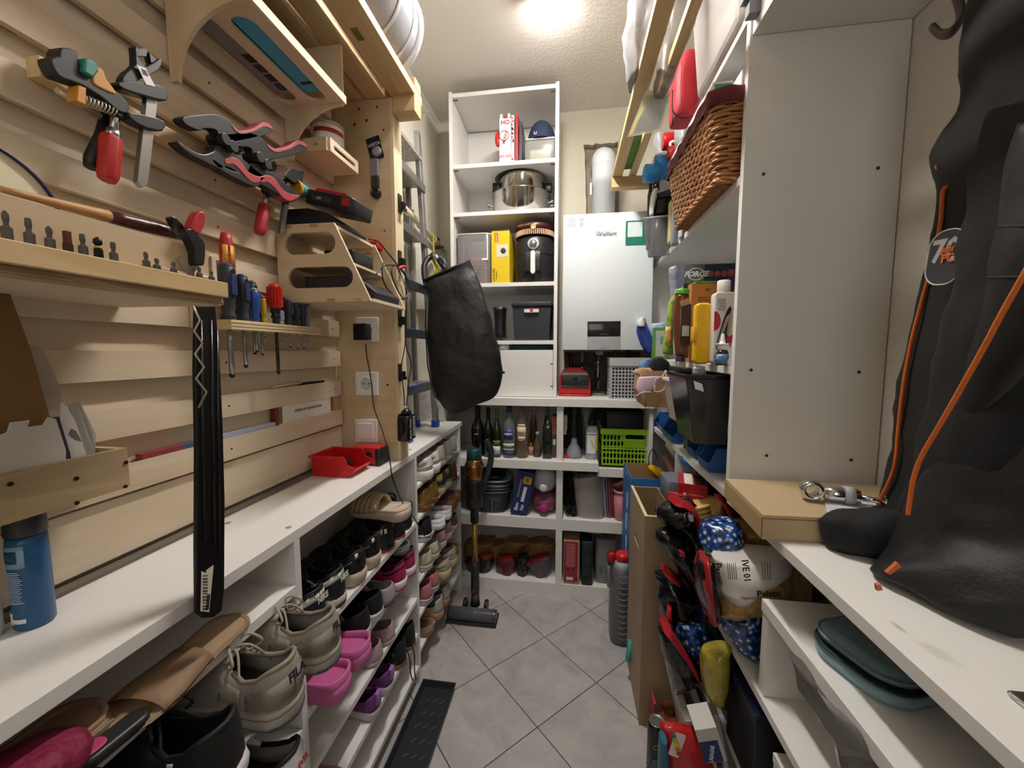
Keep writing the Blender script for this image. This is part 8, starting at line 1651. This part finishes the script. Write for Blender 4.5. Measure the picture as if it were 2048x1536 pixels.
# ================================================================ SHOES
def shoe_parts(t, st):
 L_, Wd = st.get('L', .225), st.get('W', .084); k = st['k']; hs0, hs1 = st.get('hs', (.028, .02)); N = 16
 prof = [(0, 0), (.02, .5), (.07, .76), (.18, .82), (.35, .76), (.5, .82), (.68, 1), (.82, .96), (.93, .66), (.985, .28), (1, 0)]
 def hw(u):
  for (a, b), (c, d) in zip(prof, prof[1:]):
   if u <= c: return (b+(d-b)*(u-a)/(c-a))*Wd/2
  return 0
 us = [0, .012, .035, .08, .16, .26, .36, .46, .56, .66, .76, .86, .93, .975, 1]
 def ring(f): return [f(u, 1) for u in us]+[f(u, -1) for u in us[-2:0:-1]]
 zs = lambda u: hs0+(hs1-hs0)*min(1, u*1.4)
 b = st.get('bulge', 0)
 rings = [ring(lambda u, s: (-L_*u*.97-.004, s*hw(u)*.92, (.006 if u > .9 else 0))), ring(lambda u, s: (-L_*u, s*hw(u)*(1.04+b), .006)), ring(lambda u, s: (-L_*u+(b*.05 if u < .05 else 0), s*hw(u)*(1.05+b), zs(u)*.7)), ring(lambda u, s: (-L_*u*.985-.002, s*hw(u)*1.0, zs(u)))]
 obj('sole', M().loft(rings), P(*st['sole']), t)
 if 'stripe' in st: obj('sole_stripe', M().loft([ring(lambda u, s: (-L_*u*1.002+.0006, s*hw(u)*(1.057+b), zs(u)*.62)), ring(lambda u, s: (-L_*u*1.002+.0006, s*hw(u)*(1.055+b), zs(u)*.72))], caps=False), P(st['stripe'], .5), t)
 if 'out' in st: obj('outsole', M().loft([ring(lambda u, s: (-L_*u*.99+.0005, s*hw(u)*.97, .0005 if u < .9 else .004)), ring(lambda u, s: (-L_*u*.998+.0008, s*hw(u)*(1.045+b), .008))]), P(st['out'], .5), t)
 if k in ('slide', 'clog'):
  rim = .022 if k == 'clog' else .008
  obj('raised_rim', M().loft([ring(lambda u, s: (-L_*u*.985-.002, s*hw(u)*1.0, zs(u))), ring(lambda u, s: (-L_*u*.985-.001, s*hw(u)*1.02, zs(u)+rim*(1-.5*u))), ring(lambda u, s: (-L_*(.025+.95*u), s*hw(u)*.9, zs(u)+rim*(1-.5*u))), ring(lambda u, s: (-L_*(.03+.94*u), s*hw(u)*.86, zs(u)+.001))], caps=False), P(*st['sole']), t)
  obj('footbed', M().loft([ring(lambda u, s: (-L_*(.02+.955*u), s*hw(u)*.9, zs(u))), ring(lambda u, s: (-L_*(.02+.955*u), s*hw(u)*.9, zs(u)+.003))]), P(*st.get('bed', st['sole'])), t)
  u0, u1 = (.42, .80) if k == 'slide' else (.40, .97)
  def arch(i, j):
   u = u0+(u1-u0)*i; a = PI*j; hh = (.052 if k == 'slide' else .058)*(1-.45*i if k == 'clog' else 1-.2*abs(i-.4)); w_ = hw(min(u, .93))*1.04; return (-L_*u, w_*math.cos(a), zs(u)*.8+hh*math.sin(a))
  o_ = obj('strap', M().grid(arch, 6, 14), P(*st['up']), t, solid=.004)
  if 'ridge' in st:
   m = M()
   for q in range(6): m.tube([arch(q/5, j/12) for j in range(13)], .003, 5)
   obj('ridge', m, P(st['ridge'], .3, .3), t)
  return
 hh, dip, tng, toe = st.get('top', (.092, .066, .098, .052))
 if k == 'slip': tng = st.get('tng', .062)
 if k == 'sandal': hh, dip, tng, toe = .062, .04, .055, .04
 tp = [(0, hh), (.06, hh-.001), (.14, dip+.008), (.26, dip), (.38, dip+.006), (.46, tng), (.6, (tng*.6+toe*.4)), (.8, toe), (.95, toe-.008), (1, hs1+.012)]
 def top(u):
  for (a, b_), (c, d) in zip(tp, tp[1:]):
   if u <= c: return b_+(d-b_)*(u-a)/(c-a)
  return tp[-1][1]
 def shrink(u): return .20 if u < .30 else (.20+(.80)*min(1, (u-.30)/.17)**1.3)
 rings = []; J = 7
 for j in range(J+1):
  f = j/J
  def fn(u, s, f=f):
   z = zs(u)-.003+(top(u)-zs(u)+.003)*math.sin(f*PI/2)**(1 if u > .45 else .8); y = hw(u)*(1-.02*f)*(1-shrink(u)*f**2.3)
   x = -L_*(.005+.985*u)+(-.010*f*(1-u/.2) if u < .2 else 0)+(.035*f**2*max(0, (u-.8)/.2)); return (x, s*y, z)
  rings.append(ring(fn))
 up = obj('upper', M().loft(rings, caps=False), P(*st['up']), t, solid=.0035)
 obj('insole', M().loft([ring(lambda u, s: (-L_*(.02+.9*u), s*hw(u)*.85, zs(u)-.002)), ring(lambda u, s: (-L_*(.02+.9*u), s*hw(u)*.85, zs(u)+.004))]), P(st.get('in', '26262a'), .8), t)
 m = M(); m.tube([(rings[-1][i][0]-.0 if us[min(i, 2*len(us)-2-i)] > .1 else rings[-1][i][0], rings[-1][i][1]*1.02, rings[-1][i][2]) for i in [q for q in range(len(rings[-1])) if us[min(q, 2*len(us)-2-q)] < .44]][::1], .0035, 6)
 if st.get('collar'): obj('collar', M().tube([rings[-1][q] for q in list(range(len(rings[-1])-6, len(rings[-1])))+list(range(0, 7))], .0042, 6), P(st['collar'], .6), t)
 if st.get('lace'):
  m = M()
  for q in range(5):
   u = .44+.055*q; z = top(u)+.001; w_ = hw(u)*.42; m.tube([(-L_*u, -w_, z-.006), (-L_*u-.004, 0, z+.003), (-L_*u-.008, w_, z-.006)], .0022, 5); m.tube([(-L_*u, w_, z-.006), (-L_*u-.004, 0, z+.005), (-L_*u-.008, -w_, z-.006)], .0022, 5)
  if st.get('bow'):
   for s in (-1, 1): m.tube(smooth_path([(-L_*.46, 0, tng+.004), (-L_*.40, s*.018, tng+.02), (-L_*.33, s*.030, tng+.002), (-L_*.40, s*.020, tng-.012), (-L_*.46, 0, tng+.002)], 5), .0024, 5); m.tube(smooth_path([(-L_*.46, 0, tng+.003), (-L_*.36, s*.012, tng+.006), (-L_*.28, s*.034, tng-.035)], 5), .0022, 5)
  obj('laces', m, P(st['lace'], .7), t)
 if st.get('tongue', k == 'sneaker'): obj('tongue', M().grid(lambda i, j: (-L_*(.40+.14*i), (j-.5)*.044, tng+.006-.012*i-.02*(j-.5)**2*4*.4), 3, 6), P(*st.get('tg', st['up'])), t, solid=.005)
 def side(us_, z0, z1, col, nm, off=.0012, mirror=True):
  for s in ((1, -1) if mirror else (1,)):
   R0, R1 = [], []
   for u in us_:
    for f_, R_ in ((z0, R0), (z1, R1)):
     f = f_; z = zs(u)-.003+(top(u)-zs(u)+.003)*math.sin(f*PI/2)**.8; y = hw(u)*(1-.02*f)*(1-shrink(u)*f**2.3)+off; x = -L_*(.005+.985*u)+(-.010*f*(1-u/.2) if u < .2 else 0)+(off if u < .1 else 0); R_.append((x, s*y, z))
   n = len(us_); obj(nm, M().add(R0+R1, [(i, i+1, n+i+1, n+i) for i in range(n-1)], True), P(col, .5), t, solid=-.0006)
 for (nm, u0, u1, z0, z1, col) in st.get('panels', []): side([u0+(u1-u0)*q/6 for q in range(7)], z0, z1, col, nm)
 if 'text' in st: text(st['text'][0], st['text'][2], st['text'][1], (-.0002+st.get('tx', .0015), 0, (hh*.80)), (PI/2-.12, 0, PI/2), t, bold=.04, sx=.9)
 if 'tab' in st: obj('heel_tab', M().rbox(-.010, -.001+.0026, -.012, .012, hh*.55, hh*1.04, .004, .001), P(st['tab'], .5), t)
S = {
 'fila': dict(k='sneaker', L=.28, W=.098, hs=(.036, .026), sole=('b3aca2', .6), out='4a4c55', stripe='8a7d6a', up=('a39c92', .75, 0, .0006, 200), lace='a59a8a', bow=1, top=(.100, .074, .098, .06), **{'in': '4a463f'}, collar='8f8473', text=('FILA', '1b2233', .022), tx=.003, panels=[('heel_panel', 0.0, .22, .05, .42, '91887a'), ('side_panel', .26, .42, .1, .6, '998f80')]),
 'puma': dict(k='sneaker', L=.28, W=.098, hs=(.036, .026), sole=('d8d3d8', .5), bulge=.05, up=('0e0e10', .75, 0, .0006, 200), lace='0c0c0d', bow=1, top=(.104, .076, .098, .06), **{'in': '08080a'}, collar='111113', panels=[('white_logo', .20, .235, .62, .78, 'cfcfd2')]),
 'white_red': dict(k='sneaker', L=.262, W=.098, hs=(.034, .024), sole=('c9c6d0', .5), bulge=.04, up=('d5d3d6', .5), lace='c9c9cc', top=(.104, .078, .108, .060), **{'in': '3c1418'}, collar='141416', text=('LEVEL', 'a8202c', .015), tx=.003, panels=[('black_panel', .24, .42, .1, .75, '17171a')]),
 'nike': dict(k='sneaker', hs=(.028, .022), sole=('d2cdc4', .5), out='101827', up=('10182a', .6), lace='11182a', **{'in': '3a3f3a'}, collar='0c1220', top=(.092, .068, .098, .05), text=('NIKE', 'd8d8d2', .018), tx=.003, panels=[('white_swoosh', .0, .30, .42, .70, 'd9d5ce'), ('green_heel', .0, .10, .70, .97, '13302c'), ('white_collar', .22, .42, .74, .95, 'd9d5ce')]),
 'runner': dict(k='sneaker', hs=(.040, .026), sole=('b9ae9c', .6), bulge=.07, up=('101011', .7, 0, .0006, 200), lace='121212', **{'in': '1a1a1c'}, collar='0a0a0b', panels=[('grey_line', .06, .30, .40, .44, '8a8a88'), ('heel_stripes', .0, .03, .5, .85, 'c9c9c6')], tab='1c1c1e'),
 'adidas': dict(k='sneaker', hs=(.022, .018), sole=('14151a', .5), out='b3402c', up=('14151b', .6), lace='141416', panels=[('white_stripe', .02, .05, .35, .55, 'd8cfc4'), ('white_stripe', .07, .10, .38, .62, 'd8cfc4'), ('white_stripe', .12, .15, .41, .7, 'd8cfc4')]),
 'black': dict(k='sneaker', hs=(.024, .02), sole=('111113', .5), up=('0e0e10', .7, 0, .001, 150), lace='0c0c0d', bow=1, tab='1a1a1c'),
 'goldslide': dict(k='slide', W=.10, hs=(.034, .022), sole=('c9b3a2', .45), bed=('cdb9a9', .5), up=('d3c391', .25, .4), ridge='cbbd90'),
 'blackslide': dict(k='slide', hs=(.022, .018), sole=('6d6a68', .5), bed=('1c1c1e', .5), up=('1d1d1f', .4)),
 'whiteslide': dict(k='clog', hs=(.026, .02), sole=('d8d8de', .4), bed=('8a8a92', .5), up=('d8d8de', .4)),
 'clog': dict(k='clog', L=.235, W=.098, hs=(.036, .026), sole=('c6679d', .5), bed=('bf5a92', .6), up=('b85590', .5)),
 'slipon': dict(k='slip', hs=(.032, .026), sole=('dcd9dd', .45), stripe='b9b5bb', up=('0f0f11', .75), **{'in': '0b0b0c'}, top=(.082, .064, .06, .05)),
 'clearshoe': dict(k='slip', hs=(.012, .010), sole=('33363e', .5), up=('a89da6', .3), **{'in': '8a8088'}, top=(.06, .05, .055, .05)),
 'pinktrainer': dict(k='sneaker', hs=(.034, .024), sole=('dcd6dc', .45), bulge=.06, out='b0205c', up=('b31e62', .5), lace='1a1012', **{'in': '0a0a0b'}, collar='0c0a0b', panels=[('black_wave', .0, .30, .40, .50, '120c10'), ('black_heel', .05, .34, .80, .97, '0c0a0b')]),
 'pinkclear': dict(k='slip', hs=(.014, .012), sole=('b7a3ab', .4), up=('b497a2', .35), **{'in': '8f7280'}, top=(.056, .044, .05, .042)),
 'purple': dict(k='slip', L=.19, W=.075, hs=(.030, .024), sole=('cdc8cc', .5), up=('6a3a78', .6), **{'in': '3a1f44'}, tab='a26ab4', top=(.072, .052, .055, .046)),
 'blackgum': dict(k='sneaker', L=.20, W=.078, hs=(.018, .016), sole=('8a5a34', .5), up=('111113', .6), lace='101012', panels=[('green_mark', .12, .16, .3, .5, '3f7a34')]),
 'pinksandal': dict(k='slide', L=.19, W=.08, hs=(.024, .018), sole=('b98a92', .5), up=('c4707e', .5)),
 'whitesneaker': dict(k='sneaker', hs=(.042, .028), sole=('dcd9d4', .5), bulge=.08, up=('cfccc6', .55), lace='dcdad6', **{'in': '8f8c86'}, panels=[('silver_panel', .05, .32, .35, .7, 'a9a9a8'), ('silver_line', .0, .2, .12, .2, 'b9b8b4')]),
 'cream': dict(k='sneaker', hs=(.026, .02), sole=('d2cbb9', .5), up=('c9c0aa', .6), lace='d6cfbc'),
 'grey': dict(k='sneaker', hs=(.022, .018), sole=('bdbcbc', .5), up=('b3b1b0', .6), lace='c4c2c0'),
 'gold': dict(k='sneaker', hs=(.028, .02), sole=('7a5230', .4), up=('a07d3e', .3, .5), lace='8a6a34'),
 'goldheel': dict(k='sneaker', hs=(.034, .024), sole=('b7ac92', .5), up=('b09a66', .4), tab='1d2b22', panels=[('gold_trim', .0, .2, .8, .98, 'c9a24a'), ('green_heel', .0, .14, .1, .4, '1f2c25')]),
 'brown': dict(k='slip', hs=(.020, .016), sole=('6a4024', .5), up=('5a3a26', .5), **{'in': '3a2416'}),
 'bwadidas': dict(k='sneaker', hs=(.032, .026), sole=('d0ced4', .45), stripe='17171a', up=('131314', .7), lace='16161a', panels=[('white_patch', .3, .4, .4, .6, 'cfcfd0')]),
 'sandalblk': dict(k='slide', hs=(.044, .030), sole=('8a5c3c', .5), bed=('6a4a34', .6), up=('17140f', .6)),
 'vans': dict(k='slip', hs=(.028, .022), sole=('c9c5b4', .5), stripe='8d8a7c', up=('bdb7a2', .75), **{'in': '3c3830'}, top=(.076, .06, .06, .048)),
 'pinkshoe': dict(k='slip', hs=(.034, .026), sole=('cdc4ba', .5), up=('a8807e', .7), **{'in': '6a4a4a'}, top=(.078, .06, .06, .048)),
 'pinkvans': dict(k='slip', hs=(.028, .022), sole=('c3bfc4', .5), stripe='4a3038', up=('b7727a', .7), **{'in': '5a1c24'}, top=(.082, .064, .062, .048)),
 'leopard': dict(k='slip', hs=(.026, .02), sole=('c5bda6', .5), up=('6a6250', .6, 0, 0, 60, .9, 90), **{'in': '222018'}, top=(.074, .056, .06, .046)),
 'chunky': dict(k='sneaker', L=.24, W=.094, hs=(.044, .030), sole=('b9a980', .5), bulge=.09, out='7a4a34', up=('b5ad98', .6), lace='c4bca6', **{'in': '7f7a6c'}, panels=[('grey_panel', .02, .3, .3, .5, 'a39c8a')]),
 'tanslide': dict(k='slide', hs=(.032, .024), sole=('8f7458', .6), bed=('6d5238', .7), up=('7a5a40', .6)),
 'orangesole': dict(k='sneaker', hs=(.036, .026), sole=('b98460', .5), up=('a9a59c', .6), lace='8a8a86', panels=[('dark_panel', .1, .36, .5, .9, '23262c')]),
 }
proto = {}
CN = ['in the near bay of the shoe shelf', 'in the middle bay', 'in the far bay']
def put(style, x, ys, z, desc, grp=None, rz=0):
 where = ['nearer one', 'farther one']
 for i, y in enumerate(ys):
  lb = desc+(', '+where[i] if len(ys) == 2 else '')
  cat = 'sandal' if S[style]['k'] in ('slide', 'clog') else 'shoe'; nm = {'slide': 'slide_sandal', 'clog': 'clog', 'slip': 'slip_on_shoe', 'sneaker': 'sneaker', 'sandal': 'sandal'}[S[style]['k']]
  r_ = rz+(.05 if i else -.04)
  if style not in proto:
   t = thing(nm, lb, cat, (x, y, z), rz=r_, group='shoes on the shoe shelf'); shoe_parts(t, S[style]); proto[style] = t
  else: dup(proto[style], (x, y, z), rz=r_, label=lb)
e_ = .0008
za, zb1 = .683+e_, .478+e_
put('fila', -.448, (.550, .667), za, 'beige grey suede running shoe with dark heel lettering')
put('puma', -.452, (.322, .434), za, 'black trainer with a thick pale lilac sole near the camera')
put('white_red', -.470, (.455, .578), zb1, 'white trainer with red heel print on the lower near shelf')
a, b, c, d, e = [z+e_ for z in SH2]
put('nike', -.562, (.785, .872), a, 'navy and white low trainer with a green heel tab')
put('runner', -.560, (.965, 1.055), a, 'black running shoe with a thick beige sole')
put('adidas', -.562, (1.15, 1.24), a, 'black shoe with three pale heel stripes and a red sole edge')
put('goldslide', -.510, (1.16,), a+.100, 'pale pink slide with a wide pleated gold strap on top of the black shoes', rz=-.12)
put('black', -.565, (1.305,), a, 'black lace-up trainer at the far end of the middle bay top shelf')
put('clog', -.500, (.775, .875), b, 'bright pink plastic clog with a raised heel rim')
put('slipon', -.545, (.955, 1.035), b, 'black slip-on shoe with a thick white sole')
put('clearshoe', -.540, (1.105,), b, 'greyish pink soft shoe with a thin dark sole')
put('pinktrainer', -.540, (1.19, 1.275), b, 'magenta and black trainer with a white sole')
put('blackslide', -.540, (1.225,), b+.105, 'black slide sandal lying on the magenta trainers')
put('pinkclear', -.555, (1.04, 1.13), c, 'dusty pink glossy flat shoe')
put('purple', -.550, (1.01, 1.10), d, 'small purple child shoe with a white sole and lilac tab')
put('blackgum', -.550, (1.20, 1.285), d, 'small black sports shoe with a gum-brown sole')
put('pinksandal', -.545, (.80,), d, 'salmon pink child sandal low in the middle bay')
f = [z+e_ for z in SH3]
FX = -.545
put('whitesneaker', FX+.01, (1.455, 1.545), f[0], 'chunky white trainer with silver side panels on the top far shelf')
put('cream', FX, (1.65,), f[0], 'cream lace-up trainer beside the chunky white pair')
put('grey', FX, (1.75, 1.84), f[0], 'pale grey trainer at the far end of the top shelf')
put('gold', FX, (1.46, 1.55), f[1], 'shiny gold-brown shoe on the second far shelf')
put('goldheel', FX, (1.645, 1.735), f[1], 'cream shoe with gold trim and dark green heel')
put('brown', FX, (1.83,), f[1], 'dark brown leather slip-on on the second far shelf')
put('bwadidas', FX, (1.46,), f[2], 'black canvas shoe with a striped white sole')
put('whiteslide', FX+.02, (1.57, 1.67), f[2], 'glossy white clog with a grey footbed')
put('sandalblk', FX+.01, (1.78, 1.87), f[2], 'brown cork-soled sandal with a black strap')
put('vans', FX, (1.46, 1.55), f[3], 'cream canvas slip-on with a ribbed sole')
put('pinkshoe', FX, (1.645, 1.735), f[3], 'dusty rose shoe with a pale thick sole')
put('leopard', FX, (1.83,), f[3], 'leopard-patterned slip-on with a cream sole')
put('pinkvans', FX, (1.455, 1.54), f[4], 'salmon pink canvas slip-on with a dark sole line')
put('chunky', FX+.02, (1.635, 1.735), f[4], 'chunky cream and grey trainer with a brown outsole')
put('tanslide', FX, (1.84,), f[4], 'tan slide sandal at the far end of the fifth shelf')
put('tanslide', FX, (1.46,), f[5], 'tan slide sandal at the front of the lowest far shelf')
put('orangesole', FX+.01, (1.56, 1.655), f[5], 'grey trainer with an orange-brown sole on the lowest far shelf')
one('yellow_sponge', M().rbox(-.02, .02, -.012, .012, 0, .02, .005), P('b39a4a', .8), 'small yellow wooden block on the middle bay shelf', 'block', (-.585, .745, d))
# slippers, cloth and box in the top near bay
t = thing('slipper', 'beige slipper with a pleated brown band in the narrow top bay', 'slipper', (-.60, .60, .8085), rz=PI/2+.1)
S['sl'] = dict(k='slide', L=.24, W=.09, hs=(.016, .012), sole=('8f7358', .6), bed=('a58a6a', .6), up=('84684c', .6)); shoe_parts(t, S['sl']); t.scale = (1, 1, .4)
t = thing('sole_slipper', 'flat pale tan slipper sole with a zipper edge, nearer the camera', 'slipper', (-.62, .40, .8085), rz=PI/2)
S['s2'] = dict(k='slide', L=.25, W=.095, hs=(.02, .016), sole=('9c7a60', .6), bed=('a6866c', .6), up=('8a6a54', .6)); shoe_parts(t, S['s2'])
obj('zipper', M().tube([(-.02, -.048, .022), (-.12, -.05, .022), (-.20, -.048, .020)], .002, 6), P('b9ac9c', .4, .6), t)
one('magenta_cloth', M().ball((0, 0, .03), (.05, .085, .028), 22, .8), P('7c1038', .7, bump=.014, bs=30), 'crumpled magenta cloth at the bottom left corner', 'cloth', (-.58, .27, .8085))
t = thing('hair_brush', 'dark oval brush with a magenta pad beside the magenta cloth', 'brush', (-.56, .37, .8085), rz=1.5); t.scale = (.75, .75, .75)
obj('head', M().rbox(-.05, .05, -.02, .02, 0, .02, .018, .006, 6), P('2a2a2c', .4), t); obj('pad', M().rbox(-.045, -.01, -.014, .014, .0202, .026, .012, .003, 6), P('b03a68', .6), t)
# boot tray on the floor
bt_ = thing('boot_tray', 'black ribbed plastic boot tray on the tiled floor', 'tray', (-.49, 1.0, .001))
x0, x1, y0, y1 = -.545, -.42, .45, 1.345
obj('floor', W(bt_).box(x0+.006, x1-.006, y0+.006, y1-.006, .001, .004), P('24262a', .4), bt_)
obj('rim', W(bt_).loft([[(x0+a_, y0+a_, z), (x1-a_, y0+a_, z), (x1-a_, y1-a_, z), (x0+a_, y1-a_, z)] for a_, z in ((.008, .001), (0, .026), (-.004, .026), (-.004, .023), (.004, .001))], caps=False, smooth=False), P('2b2d32', .35), bt_, bevel=.001)
for r in range(10):
 for c_ in range(3): obj('tread_dash', W(bt_).prism([(x0+.030+.030*c_+.008*(r % 2), y1-.07-.05*r), (x0+.046+.030*c_+.008*(r % 2), y1-.055-.05*r), (x0+.048+.030*c_+.008*(r % 2), y1-.058-.05*r), (x0+.032+.030*c_+.008*(r % 2), y1-.073-.05*r)], .0042, .006), P('55585e', .3), bt_)
t = thing('thin_cable', 'thin black cable hanging down into the boot tray', 'cable', (-.53, 1.33, .3))
obj('cable', W(t).tube(smooth_path([U(813, 1300, X=-.525), U(820, 1320, X=-.52), U(821, 1345, X=-.518), U(826, 1362, X=-.515)]), .002, 6).tube(smooth_path([U(823, 1290, X=-.525), U(829, 1310, X=-.52), U(829, 1340, X=-.518), U(832, 1360, X=-.515)]), .002, 6), BLACK(), t)
# ---- small details belong to the part they sit on
HOST = ['label', 'white_label', 'front_panel', 'carton', 'card', 'casing', 'frame', 'insert', 'body', 'case', 'box', 'handle', 'upper', 'blade', 'board', 'backing_panel', 'side_board', 'side_panel', 'badge', 'pasta_body', 'top_board', 'walls', 'front_wall', 'slat']
SMALL = {'lettering', 'text_line', 'barcode_line', 'barcode', 'print', 'print_line', 'icon', 'seam', 'vents', 'groove', 'red_sticker', 'logo_ring', 'screw', 'screw_hole', 'screw_cover', 'pin_hole', 'earth_clip', 'socket_well', 'laces', 'grip_studs', 'score_field', 'motif', 'display_icons', 'badge_rim', 'quilt_seam', 'seal_print', 'tenon', 'white_script', 'fine_print', 'blue_inlay', 'yellow_inlay', 'hole', 'label_sticker', 'dial_knob', 'knob', 'ridge', 'sole_stripe', 'heel_tab', 'pale_barcode', 'shelf_pin'}
for root in [o for o in bpy.data.objects if o.parent is None and o.type == 'EMPTY']:
 kids = [o for o in bpy.data.objects if o.parent == root]
 hosts = [k for k in kids if not any(k.matrix_basis[i][j] != (1 if i == j else 0) for i in range(3) for j in range(4))]
 best = None
 for h in HOST:
  c = [k for k in hosts if k.name.split('.')[0] == h]
  if c: best = c[0]; break
 if not best: continue
 for k in kids:
  n = k.name.split('.')[0]
  if n in SMALL and k is not best and not k.children and n != best.name.split('.')[0]: k.parent = best
